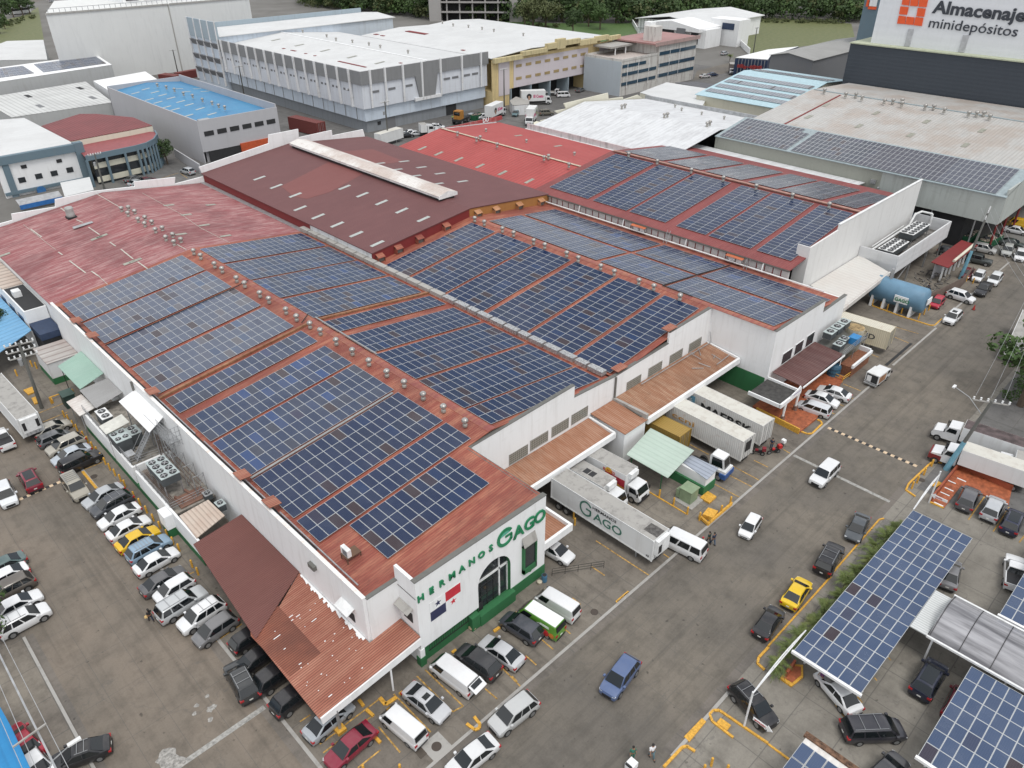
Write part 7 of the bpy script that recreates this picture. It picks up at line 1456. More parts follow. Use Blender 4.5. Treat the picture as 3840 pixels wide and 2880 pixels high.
def fan_unit(name, label, x0, x1, y0, y1, z0, z1, nx, ny, top=None, group='rooftop cooling units', legs=0.0, r=None):
    o = thing(name, label, 'cooling unit', ((x0+x1)/2, (y0+y1)/2, z0-legs), group); MB().box(x0, x1, y0, y1, z0, z1).build('casing', plain('dark_coil_side', (.07, .08, .085), .6), o)
    MB().box(x0-.05, x1+.05, y0-.05, y1+.05, z1, z1+.08).build('top_panel', top or M_white_metal, o)
    dx, dy = (x1-x0)/nx, (y1-y0)/ny; r = r or min(dx, dy)*.39
    for i in range(nx):
        for j in range(ny):
            cx, cy_ = x0+(i+.5)*dx, y0+(j+.5)*dy; f = MB().tube((cx, cy_, z1+.06), (cx, cy_, z1+.16), r, 18).build('fan_ring', M_trim, o)
            mb = MB(); mb.tube((cx, cy_, z1+.15), (cx, cy_, z1+.19), r*.22, 10)
            for k in range(4): a = 1.57*k+i; mb.bar((cx, cy_, z1+.165), (cx+math.cos(a)*r*.9, cy_+math.sin(a)*r*.9, z1+.165), r*.3, .012)
            mb.build('fan_blades', M_grey_metal, f)
    if legs:
        mb = MB(); [mb.box(x-.06, x+.06, y-.06, y+.06, z0-legs, z0) for x in (x0+.1, x1-.1) for y in (y0+.1, (y0+y1)/2, y1-.1)]; mb.build('legs', M_grey_metal, o)
    return o
M_unit = plain('unit_grey_green', (.42, .48, .48), .5)
fan_unit('cooling_unit', 'eight fan cooling unit on tall legs above the annex pipes', 17.6, 19.6, 72.4, 76.6, 4.3, 5.3, 2, 4, M_unit, legs=1.7)
fan_unit('cooling_unit', 'dark cooling unit with four fans beside the steel stair', 16.9, 18.6, 83.6, 86.2, 3.0, 4.7, 2, 2, M_unit, legs=.3)
fan_unit('cooling_unit', 'second four fan unit beside the dark one near the stair', 18.7, 20.0, 84.2, 86.2, 3.0, 4.5, 1, 2, M_unit, legs=.3)
fan_unit('cooling_unit', 'white two fan unit farther up the annex', 17.6, 18.8, 90.2, 92.8, 3.0, 4.4, 1, 2, M_white_metal, legs=.3)
fan_unit('condenser_unit', 'small square condenser by the long wall, farther of two', 20.4, 21.2, 68.6, 69.5, 2.9, 3.6, 1, 1, M_grey_metal)
fan_unit('condenser_unit', 'small square condenser by the long wall, nearer of two', 20.6, 21.4, 65.9, 66.9, 2.9, 3.7, 1, 1, M_unit)
canopy('machine_canopy', 'clean white pent roof high on the long white wall above the stair', [(19.6, 79.4, 7.1), (22.5, 80.6, 8.0), (22.5, 88.6, 8.0), (19.6, 88.4, 7.1)], .08, M_white, None, posts=((20.2, 80, 6.8, .06), (20.2, 88.5, 6.8, .06)), fmat=M_grey_metal)
canopy('machine_canopy', 'small cream sheet roof between the cooling units', [(16.6, 85.9, 5.0), (19.5, 86.2, 5.2), (19.5, 88.6, 5.2), (16.6, 88.2, 5.0)], .06, plain('cream_sheet', (.62, .62, .57), .6), None, posts=((16.8, 86.2, 5, .04), (19.3, 86.4, 5, .04)), fmat=M_grey_metal)
o = thing('steel_stair', 'steel stair and platform climbing from the annex deck to the roof', 'stair', (19, 83, 2.7))
mb = MB()
for i in range(12): f = i/12; mb.box(17.9+f*2.6, 18.2+f*2.6, 81.2, 82.1, 2.9+f*3.4, 2.94+f*3.4)
mb.bar((17.8, 81.2, 2.8), (20.6, 81.2, 6.4), .1); mb.bar((17.8, 82.1, 2.8), (20.6, 82.1, 6.4), .1); mb.bar((17.8, 81.2, 3.8), (20.6, 81.2, 7.4), .04); mb.bar((17.8, 82.1, 3.8), (20.6, 82.1, 7.4), .04); mb.build('flight', M_grey_metal, o)
mb = MB(); mb.box(20.5, 21.7, 76.5, 83, 6.35, 6.42); railing(mb, (20.5, 76.5, 6.4), (20.5, 83, 6.4)); 
for y in (76.6, 79.5, 82.9): mb.bar((20.6, y, 2.8), (20.6, y, 6.4), .1)
mb.bar((20.6, 76.6, 3), (20.6, 79.5, 6.3), .06); mb.bar((20.6, 79.5, 3), (20.6, 76.6, 6.3), .06); mb.build('platform', M_grey_metal, o)
mb = MB(); mb.box(16.9, 17.9, 81, 82.3, 4.0, 4.06); mb.bar((17, 81.1, 2.8), (17, 81.1, 4), .05); mb.build('landing', M_grey_metal, o)
o = thing('safety_cage', 'tall grey mesh safety cage at the top of the long white wall', 'cage', (21.2, 77.5, 6.4)); mb = MB()
for z in (6.5, 7.1, 7.7, 8.3, 8.9): mb.box(20.4, 20.44, 75.5, 78.5, z, z+.04); mb.box(20.4, 21.7, 75.48, 75.52, z, z+.04)
for k in range(7): mb.box(20.4, 20.44, 75.5+k*.5, 75.54+k*.5, 6.4, 9)
for k in range(4): mb.box(20.4+k*.4, 20.44+k*.4, 75.48, 75.52, 6.4, 9)
mb.build('mesh_panels', M_grey_metal, o)
o = thing('pipe_rack', 'rack of pipes and steel frames along the foot of the long white wall', 'pipes', (20.5, 73, 2.6))
mb = MB()
for k in range(5): mb.path([(17.3+.16*k, 70.2, 3.0), (17.3+.16*k, 78.8, 3.0)], .045, 5)
for k in range(4): mb.path([(20.3+.25*k, 70.5, 3.2+.3*k), (20.3+.25*k, 80, 3.2+.3*k), (20.3+.25*k, 80, 6)], .05, 5)
mb.build('pipes', plain('rusty_pipe', (.18, .13, .11), .7, .2, .3, 4), o); mb = MB()
for y in (70.5, 73, 75.5, 78, 80): mb.bar((20.2, y, 2.6), (20.2, y, 5.4), .07); mb.bar((21.4, y, 2.6), (21.4, y, 5.4), .07); mb.bar((20.2, y, 5.3), (21.4, y, 5.3), .07); mb.bar((20.2, y, 2.8), (21.4, y, 5.2), .05)
mb.build('frame', M_grey_metal, o)
mb = MB(); mb.box(18.0, 21.2, 69.8, 72.0, 2.6, 2.7); mb.tube((18.6, 70.6, 2.8), (18.3, 72, 2.8), .16); mb.tube((19.9, 70.8, 2.8), (19.6, 72.4, 2.8), .16); tag(mb.build('tray', plain('rust_tray', (.20, .11, .08), .8), loc=(18.6, 70, 2.6)), 'rusty pipe tray under the eight fan unit', 'pipes')
canopy('lean_to_roof', 'grey corrugated lean-to roof against the long white wall', [(18.0, 93.6, 4.4), (21.7, 94.6, 4.6), (21.7, 99.6, 4.6), (18.0, 99.4, 4.4)], .08, roofmat('grey_corrugated', (.34, .34, .34), (.42, .42, .42), (.22, .21, .20), .4, ('Y', 4.5), ss=(.1, 1, 1), ribdark=.6), None, posts=((18.2, 94, 4.3, .05), (18.2, 99, 4.3, .05)), fmat=M_grey_metal)
canopy('lean_to_roof', 'pale green corrugated lean-to roof above the grey one', [(18.1, 99.45, 4.5), (21.7, 101, 4.75), (21.7, 109.4, 4.75), (18.0, 107.8, 4.5)], .08, roofmat('pale_green_corrugated', (.33, .50, .42), (.40, .55, .48), (.24, .36, .31), .4, ('Y', 4.5), ss=(.1, 1, 1), ribdark=.5), None, posts=((18.2, 100, 4.4, .05), (18.2, 107, 4.4, .05)), fmat=M_black)
canopy('lean_to_roof', 'peeling white corrugated roof beyond the two fan unit', [(16.2, 94.9, 3.4), (18.3, 95.2, 3.6), (18.1, 99.7, 3.6), (16.1, 99.5, 3.4)], .08, M_rustwhite, None, posts=((16.4, 95.2, 3.3, .05), (16.4, 99.3, 3.3, .05)), fmat=M_grey_metal)
o = thing('outbuilding', 'small white outbuilding with a ribbed worn roof by the long white wall', 'outbuilding', (19.5, 114, 0)); MB().box(17.5, 21.7, 111.5, 117.5, 1, 3.4).build('wall', M_whitedirty, o); MB().box(17.48, 21.7, 111.48, 117.52, 0, .99).build('green_base', M_green, o); MB().box(17.4, 21.7, 111.4, 117.6, 3.42, 3.52).build('roof', roofmat('worn_ribbed_roof', (.40, .38, .36), (.5, .48, .46), (.28, .16, .13), .6, ('Y', .8), ribdark=.5), o)
o = thing('electrical_cabinet', 'dark green cabinet behind the yellow barrier by the lean-to roofs', 'cabinet', (17.3, 104.5, 0)); MB().box(16.6, 18.0, 103.6, 105.4, 0, 1.9).build('casing', plain('cabinet_green', (.03, .06, .05), .6), o); MB().box(16.5, 18.1, 103.5, 105.5, 1.9, 2.0).build('lid', plain('cabinet_lid', (.05, .09, .075), .6), o)
# upper left: blue canopy & wing
o = thing('side_wing', 'white side wing with blue windows along the old red roof', 'annex', (18, 135, 0)); MB().box(19.0, 22.1, 124, 158, 0, 6.6).build('wall', M_white, o); MB().box(19.0, 22.1, 135, 158, 6.6, 6.7).build('roof', roofmat('rib_sandy', (.50, .42, .36), (.55, .5, .45), (.3, .2, .15), .5, ('Y', .8), ribdark=.5), o)
for k in range(7): MB().box(18.93, 18.99, 126+k*4.5, 128.6+k*4.5, 3.6, 5.0).build('window', plain('blue_window', (.03, .06, .14), .2), o)
MB().box(19.2, 22, 124.3, 134.8, 6.6, 6.65).build('deck', M_dark, o); MB().box(19.5, 20.6, 130, 131.4, 6.65, 7.6).build('roof_unit', M_white_metal, o)
canopy('shop_canopy', 'sky blue corrugated canopy at the left edge by the white wing', [(11.5, 118, 3.6), (18.8, 122, 4.4), (18.8, 150, 4.4), (11.5, 150, 3.6)], .1, roofmat('sky_blue_corrugated', (.15, .36, .58), (.24, .46, .66), (.1, .25, .42), .5, ('Y', 1.0), ss=(.1, .6, 1)), None, posts=((12, 119, 3.5, .08), (12, 130, 3.5, .08)), fmat=M_grey_metal)
o = thing('garage_opening', 'dark garage opening below the sky blue canopy', 'garage', (20, 121, 0)); MB().box(19.2, 22.15, 119, 123.9, 0, 3.6).build('opening', M_dark, o); MB().box(19.1, 22.1, 118.9, 124, 3.6, 4.6).build('lintel', plain('navy_wall', (.03, .05, .10), .7), o)

# ---- right side: machine deck, sloped roof, tank
o = thing('machine_deck', 'raised white walled machine deck on the tall gable wall', 'platform', (144, 44, 3.8)); mb = MB(); mb.box(132, 156.3, 40.4, 40.65, 3.8, 7.0); mb.box(132, 132.25, 40.65, 47.2, 3.8, 7.0); mb.box(156, 156.3, 40.65, 47.2, 3.8, 7.0); mb.build('parapet', wallpaint('deck_parapet_sheet', (.62, .63, .64), amt=.3, corr=('Z', 1.0)), o); MB().box(132.2, 156, 40.6, 47.2, 4.4, 4.7).build('deck', plain('dark_deck', (.17, .16, .15), .8, var=.4), o)
mb = MB()
for x in (133, 140, 148, 155): mb.box(x, x+.25, 40.7, 40.95, 0, 3.8)
mb.bar((127.2, 39.2, 0), (127.2, 39.2, 6.6), .4); mb.bar((133, 40.8, .3), (140, 40.8, 3.6), .15); mb.build('steel_leg', M_grey_metal, o)
fan_unit('cooling_unit', 'ten fan cooling unit on the machine deck, nearer of two', 134.6, 141.6, 42.4, 45.0, 5.3, 6.4, 6, 2, M_white_metal, 'large cooling units on the machine deck', .6, .5)
fan_unit('cooling_unit', 'ten fan cooling unit on the machine deck, farther of two', 144.6, 152.4, 42.9, 45.4, 5.6, 6.7, 6, 2, M_white_metal, 'large cooling units on the machine deck', .9, .5)
mb = MB(); mb.path([(134, 46.2, 5.6), (152, 46.3, 5.8), (153.5, 46.3, 7.6), (156, 46, 7.6), (156, 44, 7.6), (156, 44, 5)], .2, 8); mb.path([(136, 46.6, 5.9), (150, 46.7, 6.1)], .1, 6); tag(mb.build('duct_pipe', M_white_metal, loc=(150, 46, 5)), 'bent white pipes running behind the cooling units on the machine deck', 'pipe')
o = thing('side_canopy', 'sloping white sheet roof beside the ivory container', 'canopy', (122, 44, 0)); MB().slab([(114.5, 47.1, 5.2), (132.5, 47.1, 5.2), (129.8, 40.7, 4.8), (111.2, 40.0, 4.8)], .12).build('roof_sheet', roofmat('white_sheet_rust_flakes', (.60, .59, .56), (.66, .65, .63), (.42, .30, .25), .3, ('X', 1.2), ss=(1, .2, 1), patches=.15, ribdark=.1), o); MB().bar((111.0, 39.8, 4.5), (129.9, 40.5, 4.5), .25, .7).build('fascia', wallpaint('fascia_rust_line', (.60, .58, .55), (.3, .15, .1), .6), o)
MB().box(113, 113.4, 40.4, 47, 0, 4.4).build('wall', M_white, o); MB().box(113.4, 131, 46.9, 47.2, 0, 4.4).build('wall', M_white, o)
Tk = thing('storage_tank', 'large horizontal light blue tank on white saddles', 'tank', (127.3, 37, 0)); M_tank = plain('tank_blue', (.13, .25, .36), .5, 0, .12, .5)
mb = MB(); prof = [(0, .2), (.35, 1.3), (.75, 1.9), (1.1, 2.1)]; rg_ = []
ys = [(32.7, .4), (32.8, 1.4), (33.0, 1.95), (33.3, 2.1), (41.2, 2.1), (41.5, 1.95), (41.7, 1.4), (41.8, .4)]
loft(mb, [[(127.3+rr_*math.cos(6.283*i/22), y, 2.75+rr_*math.sin(6.283*i/22)) for i in range(22)] for y, rr_ in ys]); sh = mb.build('shell', M_tank, Tk); smooth(sh, 50)
for y in (34.2, 36.4, 38.6, 40.6): MB().prism([(125.2, y, 0), (129.4, y, 0), (129.2, y, 1.9), (125.4, y, 1.9)], (0, .35, 0)).build('saddle', M_white, Tk)
MB().box(125.0, 125.16, 35.0, 37.2, 2.1, 3.3).build('sign_plate', M_white, Tk); me = text_mesh('GAGO', .8, .02, M_sign_green, 'lettering', bold=.02); put_mesh(me, 'lettering', (124.96, 37.1, 2.4), (0, -1, 0), (0, 0, 1), Tk)
MB().box(126.6, 128.4, 32.45, 32.62, 2.4, 3.4).build('sign_plate', M_white, Tk)
# bollards
B0 = thing('bollard', 'tmp', 'bollard', (0, 0, 0)); USED.pop('tmp'); MB().lathe((0, 0, 0), [(.10, 0), (.10, 1.0), (.085, 1.06), (.03, 1.09)], 10).build('pipe', M_yellow, B0)
BN = 0
def bollards(pts, fmt, group='yellow bollards', h=1.0):
    global BN
    for i, p in enumerate(pts):
        q = P(p); o = B0 if BN == 0 else copy_tree(B0); BN += 1; o.location = (q.x, q.y, 0); o.scale = (1.1, 1.1, h); tag(o, fmt % ORD[i] if '%' in fmt else fmt, 'bollard', group)
bollards([T(0,2,*p) for p in ((560,288),(597,322),(637,370),(672,405),(727,465),(765,510),(805,558),(845,600),(882,655),(915,695),(955,745),(1000,795),(1047,842),(1085,890),(1165,990),(1215,1050),(1272,1115),(1330,1185),(1387,1250),(1450,1320),(1500,1385),(1552,1445),(1665,1585),(1715,1650))], '%s yellow bollard from the far end of the row along the annex')
bollards([T(2,2,*p) for p in ((1150,900),(1272,975),(1395,1045),(1513,1125))], '%s yellow bollard from the green canopy shed on the low kerb')
bollards([T(2,2,*p) for p in ((1618,1180),(1703,1215),(1803,1120),(1882,1045))], '%s yellow bollard of the barrier round the yellow plate', h=1.15)
bollards([T(2,2,*p) for p in ((533,1165),(542,1220))], '%s short yellow bollard beside the long white trailer')
bollards([T(3,2,*p) for p in ((1240,905),(1285,855),(1345,787),(1410,712),(1640,720))], '%s yellow bollard from the front on the island by the speed hump')
bollards([T(3,1,*p) for p in ((900,975),(970,1000),(1028,1018),(1150,1052),(1298,1100),(1345,1060),(1385,1025),(1560,850),(1620,828),(1650,805),(1675,790),(1710,772),(1768,790))], '%s yellow bollard from the left around the light blue tank')
bollards([T(2,3,1720,1640), T(2,3,1655,1700), T(2,3,1855,1700)], '%s yellow bollard at the bottom of the car park entrance')
bollards([T(1,3,933,1700), T(1,3,1248,1695)], '%s yellow bollard cut by the bottom edge')
bollards([T(0,2,635,100), T(0,2,448,170), T(0,1,150,1590), T(0,1,280,1510), T(0,1,320,1525)], '%s yellow bollard near the stained trailer at the left')
def barrier(label, pts, z=(.25, .55), r=.06):
    q = [P(p) for p in pts]; o = thing('barrier', label, 'barrier', (q[0].x, q[0].y, 0)); 
    for zz in z: MB().path([(a.x, a.y, zz) for a in q], r, 6).build('rail', M_yellow, o)
    for a in q: MB().tube((a.x, a.y, 0), (a.x, a.y, z[-1]+.05), r, 6).build('post', M_yellow, o)
barrier('yellow steel barrier around the plate at the street edge', [T(2,2,1618,1160), T(2,2,1690,1225), T(2,2,1893,1050)], (.15, .4), .12)
barrier('yellow barrier by the dark green cabinet', [T(0,2,635,75), T(0,2,445,140), T(0,2,460,165)], (.5,), .1)
barrier('yellow barrier in front of the blue barrel and brick planter', [T(3,1,495,1580), T(3,1,640,1645), T(3,1,705,1600)], (.5, .9), .05)
yplate([T(2,2,1690,1100),T(2,2,1775,1130),T(2,2,1730,1190),T(2,2,1640,1160)], .6, 'yellow raised plate inside the yellow barrier')
# green shed and hut
canopy('shed', 'pale green corrugated shed roof on green posts beside the dock', [(59.4, 35.6, 3.1), (65.6, 36.3, 3.3), (65.5, 42.6, 3.4), (59.5, 41.6, 3.1)], .08, roofmat('mint_sheet', (.42, .52, .45), (.48, .56, .50), (.34, .41, .36), .5, ('X', 1.6), ss=(1, .1, 1), patches=.3, ribdark=.12), None, cat='shed', posts=((60.4, 37.0, 3, .06), (65.2, 36.6, 3.1, .06), (60.1, 41.2, 3, .06)), fmat=M_green)
o = thing('hut', 'little white and green hut with a blue grey roof below the green shed', 'hut', (64, 34.5, 0)); MB().box(63.2, 65.2, 32.9, 37.5, 1.2, 2.5).build('wall', M_white, o); MB().box(62.9, 65.3, 32.8, 37.6, 0, 1.2).build('green_base', M_green, o); MB().slab([(62.9, 32.6, 2.55), (65.5, 32.8, 2.65), (65.3, 36.4, 2.7), (63.6, 36.4, 2.6)], .08).build('roof', roofmat('blue_grey_rib', (.34, .38, .45), (.42, .46, .52), (.22, .24, .28), .4, ('X', 2), ribdark=.4), o)
o = thing('transformer_box', 'pale green transformer box on a concrete pad', 'transformer', (61.1, 33.6, 0)); MB().box(59.9, 62.4, 32.3, 34.9, 0, .12).build('pad', M_conc, o); MB().box(60.4, 61.9, 32.9, 34.4, .12, 1.75).build('casing', plain('pale_army_green', (.22, .29, .18), .55), o); MB().box(60.35, 60.95, 34.45, 34.85, .3, 1.4).build('cooling_fins', MATS['pale_army_green'], o); MB().box(60.3, 62.0, 32.8, 34.5, 1.76, 1.86).build('lid', MATS['pale_army_green'], o)
# porch of the annex
canopy('porch_roof', 'dark brown corrugated porch roof on the annex front', [(87.2, 34.0, 3.7), (99.3, 34.0, 3.7), (99.3, 38.4, 4.0), (87.2, 38.4, 4.0)], .08, roofmat('dark_brown_porch', (.12, .05, .045), (.2, .12, .11), (.07, .03, .03), .5, ('X', 3), ss=(1, .1, 1), patches=.4, ribdark=.5), [((87.2, 33.8, 3.65), (99.4, 33.8, 3.65), .12, .25)], posts=((99, 34, 3.6, .06),))
o = thing('portico', 'white entrance portico with two tapered posts over the orange ramp', 'portico', (85.5, 36, 0)); MB().box(81.5, 86.3, 33.9, 38.5, 3.1, 3.2).build('roof', plain('wet_black_roof', (.05, .048, .045), .6, var=.4, vs=2), o); mb = MB(); mb.box(81.3, 86.6, 33.7, 33.95, 3.0, 3.6); mb.box(81.3, 81.5, 33.9, 38.5, 3.0, 3.5); mb.box(86.35, 86.6, 33.95, 38.5, 3.0, 3.5); mb.build('fascia', M_white, o)
mb = MB().prism([(83.6, 33.6, 3.4), (86.4, 33.6, 3.4), (86.3, 33.6, 4.1), (85.9, 33.6, 4.5), (85.3, 33.6, 4.2), (83.7, 33.6, 4.0)], (0, .12, 0)).build('curved_sign', M_white, o); MB().box(84.2, 86, 33.56, 33.59, 3.75, 3.85).build('lettering_strip', plain('violet_strip', (.25, .2, .35), .6), o)
for x in (83.0, 86.4): MB().tube((x, 33.9, .3), (x, 33.9, 3.0), .12, 8, .2).build('post', M_white, o); MB().tube((x, 33.9, .2), (x, 33.9, 1.0), .28, 10).build('stone_base', plain('speckled_stone', (.22, .14, .11), .8, var=.5, vs=8), o)
M_tile = plain('orange_floor_tile', (.36, .105, .045), .65, var=.3, vs=2)
o = thing('entrance_ramp', 'orange tiled entrance ramp with a long yellow side wall', 'ramp', (85, 34, 0)); MB().slab([(83.3, 38.4, .3), (82.3, 31.0, .3), (86.6, 30.9, .3), (99.5, 33.0, .3), (99.5, 38.4, .3), (86.7, 38.4, .3)], .29).build('floor', M_tile, o); mb = MB(); mb.bar((82.6, 37.5, .4), (82.1, 31.0, .4), .2, .85); mb.build('side_wall', M_yellow, o)
o = thing('machine_ledge', 'steel ledge crowded with condensers beside the annex windows', 'platform', (102.5, 36.5, 0)); MB().box(98.6, 107.0, 33.9, 38.4, 3.3, 3.45).build('deck', M_cap, o); mb = MB(); railing(mb, (98.6, 33.9, 3.45), (106.8, 33.9, 3.45)); [mb.tube((x, 34, 0), (x, 34, 3.4), .06, 6) for x in (99, 103, 106.5)]; mb.build('railing', M_grey_metal, o)
for i, (x, y, z, s_) in enumerate(((101.0, 37.2, 4.6, .9), (103.2, 37.2, 4.6, .9), (105.4, 37.2, 4.6, .9), (100.6, 35.4, 3.45, .8), (102.6, 35.6, 3.45, .7))):
    fan_unit('condenser_unit', '%s grey condenser from the window end on the crowded ledge' % ORD[i], x-s_, x+s_, y-s_*.7, y+s_*.7, z, z+.9, 1, 1, M_unit, 'condensers on the crowded ledge', r=.5)
o = thing('plastic_tank', 'rusty topped cream cylinder tank by the ivory container', 'tank', (107.4, 36.0, 0)); MB().tube((107.4, 36, 0), (107.4, 36, 4.2), 1.3, 20).build('shell', plain('cream_tank', (.52, .48, .38), .6, var=.2), o); MB().tube((107.4, 36, 4.2), (107.4, 36, 4.26), 1.25, 20).build('rusty_lid', plain('rust_lid', (.36, .26, .13), .8, var=.5, vs=2), o)
o = MB().box(103.3, 104.9, 34.0, 35.3, 3.46, 4.5).build('water_box', plain('bright_blue_box', (.03, .22, .50), .5), loc=(104, 34.6, 3.46)); tag(o, 'bright blue box on the crowded ledge', 'box')
o = thing('barrel', 'large blue barrel under the crowded ledge', 'barrel', (98.9, 34.3, 0)); MB().lathe((98.9, 34.6, 0), [(.85, 0), (.95, .3), (.9, .6), (.95, .9), (.9, 1.2), (.95, 1.5), (.85, 1.8), (.5, 2.0)], 18).build('drum', plain('barrel_blue', (.03, .10, .16), .5), o)
o = thing('brick_planter', 'brick clad box with a white rim below the crowded ledge', 'planter', (103.5, 33.8, 0)); MB().box(100.2, 106.2, 32.6, 34.4, 0, 1.6).build('brick_wall', plain('small_brick', (.24, .10, .055), .8, var=.3, vs=6), o); mb = MB(); mb.box(100, 106.4, 32.4, 32.7, 1.6, 2.1); mb.box(106.1, 106.4, 32.7, 34.4, 1.6, 2.3); mb.build('rim', M_white, o)
# back enclosure between tank and cars
o = thing('yard_shed', 'small shed with a red roof edge and open front behind the blue tank', 'shed', (152, 36, 0)); MB().box(143.5, 157.5, 37.4, 37.6, 0, 3.0).build('wall', M_lgrey, o); MB().slab([(143, 35.2, 3.2), (158, 35.2, 3.2), (158, 38.2, 3.4), (143, 38.2, 3.4)], .12).build('roof', M_redsheet, o); mb = MB(); [mb.box(143.6+k*2.3, 143.9+k*2.3, 36.0, 36.25, 0, 3) for k in range(7)]; mb.build('pillar', M_white, o); MB().tube((146, 35.4, 3.5), (157, 35.6, 3.6), .25, 8).build('pipe_on_roof', M_cream, o)
wall_thing('fence', 'steel mesh fence around the scrap yard behind the blue tank', 'fence', [(132.5, 34.0, 0), (143.5, 32.5, 0), (150.5, 33.0, 0)], 2.0, .06, plain('rust_mesh', (.16, .12, .10), .8))
o = thing('scrap_pile', 'pile of scrap metal and pipes in the yard behind the tank', 'scrap', (138, 37, 0), None); mb = MB()
for i in range(60): x, y = 133+rnd()*12, 34.5+rnd()*5; a = rnd()*6.3; l = .4+rnd()*1.3; mb.bar((x, y, .2+rnd()), (x+math.cos(a)*l, y+math.sin(a)*l, .2+rnd()*1.2), .05+rnd()*.2)
mb.build('scrap_metal', plain('mixed_scrap', (.16, .15, .14), .7, .3, .6, 3), o, kind='stuff')
# grey hall contents
for i, (y0, y1, x, r_) in enumerate(((44.5, 51.5, 165, 2.4), (52.5, 56.5, 167, 2.2))): o = thing('storage_tank', '%s dark blue tank lying under the hanging concrete wall' % ('longer' if i == 0 else 'shorter'), 'tank', (x, (y0+y1)/2, 0), 'dark blue tanks'); MB().tube((x, y0, r_+.3), (x, y1, r_+.3), r_, 20).build('shell', plain('deep_blue_tank', (.015, .06, .17), .4), o); MB().box(x-.8, x+.8, y0+1, y0+1.4, 0, 1).build('saddle', M_grey_metal, o)
def skip(label, p, head, L=5.5):
    r = empty(); M_sk = plain('skip_green', (.015, .10, .045), .6); mb = MB(); W_ = 1.15
    for a in ((-L/2, L/2, -W_, -W_+.08), (-L/2, L/2, W_-.08, W_), (-L/2, -L/2+.08, -W_, W_), (L/2-.08, L/2, -W_, W_)): mb.box(*a, .15, 1.6)
    mb.box(-L/2, L/2, -W_, W_, .1, .25); 
    for k in range(7): mb.box(-L/2+.3+k*.8, -L/2+.42+k*.8, -W_-.05, W_+.05, .2, 1.5)
    local(r, 'bin', mb, M_sk)
    for nm, mt in (('rubbish', plain('pale_rubbish', (.42, .36, .28), .8, var=.6, vs=4)), ('rubbish', plain('dark_rubbish', (.06, .06, .065), .8, var=.6, vs=4))):
        mb = MB()
        for i in range(24): x, y = (rnd()-.5)*L*.85, (rnd()-.5)*1.9; s_ = .15+rnd()*.3; a = rnd()*3; mb.prism([(x+s_*math.cos(a+k*1.57), y+s_*math.sin(a+k*1.57), 1.1+rnd()*.2) for k in range(4)], (0.1, .05, .3+rnd()*.3))
        o2 = local(r, nm, mb, mt); o2['kind'] = 'stuff'
    place(r, 'skip', label, 'skip', p, head, 0, 'green skips full of rubbish', .8)
skip('green skip full of rubbish nearest the silver crossover', T(3,1,1735,385), 3); skip('green skip full of boxes beside the leaning pole', T(3,1,1910,425), -8, 6.5); skip('green skip in the back yard by the white cars', T(1,0,1905,1010), 20, 4)
o = thing('pallet_stack', 'stack of brown pallets beside the yellow van', 'pallets', (168, 29, 0)); q = P(T(3,1,2060,280)); o.location = q
for k in range(6): MB().box(q.x-1.5, q.x+1.5, q.y-1.2, q.y+1.2, .05+k*.22, .2+k*.22).build('pallet', plain('old_pallet_wood', (.22, .15, .09), .85), o)
# car park structures ------------------------------------------------------------
M_whiteposts = plain('white_steel_tube', (.70, .71, .72), .45)
def carport(label, x0, x1, y0, y1, z, nx, ny, skipn=0):
    o = thing('carport', label, 'carport', ((x0+x1)/2, (y0+y1)/2, 0), 'solar roofed carports')
    mb = MB(); 
    for k in range(5): y = y0+.3+k*(y1-y0-.6)/4; mb.bar((x0, y, z-.12), (x1, y, z-.12), .1, .14)
    for k in range(6): x = x0+.5+k*(x1-x0-1)/5; mb.bar((x, y0, z-.28), (x, y1, z-.28), .12, .18)
    mb.build('roof_frame', M_whiteposts, o)
    for k in range(4):
        x = x0+2+k*(x1-x0-4)/3
        for y in (y0+.6, y1-.6): MB().box(x-.08, x+.08, y-.08, y+.08, 0, z-.35).build('post', M_whiteposts, o)
    mb = MB(); mb.box(x0-.25, x0, y0-.1, y1+.1, z-.2, z+.06); mb.build('gutter', M_white, o)
    me = panel_mesh((x1-x0)/nx-.01, (y1-y0)/ny-.01, PM_car, .035); cnt = 0
    for i in range(nx):
        for j in range(ny):
            if cnt >= 100: break
            p = bpy.data.objects.new('solar_panel', me); COL.objects.link(p); p.parent = o; p.location = (x0+(i+.5)*(x1-x0)/nx-(x0+x1)/2, y0+(j+.5)*(y1-y0)/ny-(y0+y1)/2, z); cnt += 1
    return o
carport('long solar roofed carport beside the palm strip', 47.9, 73.7, 8.0, 14.0, 3.0, 16, 6)
carport('solar roofed carport at the bottom right corner', 45.7, 57.2, -7.3, 2.6, 3.0, 7, 10)
carport('solar roofed carport cut by the right edge', 65.0, 81.4, -6.2, 2.8, 3.0, 10, 9)
o = thing('arched_roof', 'grey translucent arched roof between the carports', 'roof', (60.8, 0, 0)); mb = MB(); n = 12
def am():
    m, nt, bs = new_mat('streaked_polycarbonate'); v = coord(nt, 'World', (1.3, .12, 1)); nz2 = noise(nt, v, .8, 5, .6); nt.links.new(ramp(nt, nz2, [(.35, (.10, .10, .11)), (.65, (.40, .40, .42))]), bs.inputs['Base Color']); bs.inputs['Roughness'].default_value = .25; return m
pf = [(57.6+6.4*i/n, 3.3+1.1*math.sin(math.pi*i/n)) for i in range(n+1)]; mb.prism([(x, -9, z) for x, z in pf]+[(x, -9, z-.06) for x, z in reversed(pf)], (0, 15.4, 0)); sh = mb.build('sheet', am(), o)
mb = MB()
for y in (-7, -4.2, -1.4, 1.4, 3.9, 6.3):
    for (xa, za), (xb, zb2) in zip(pf, pf[1:]): mb.bar((xa, y, za+.02), (xb, y, zb2+.02), .06)
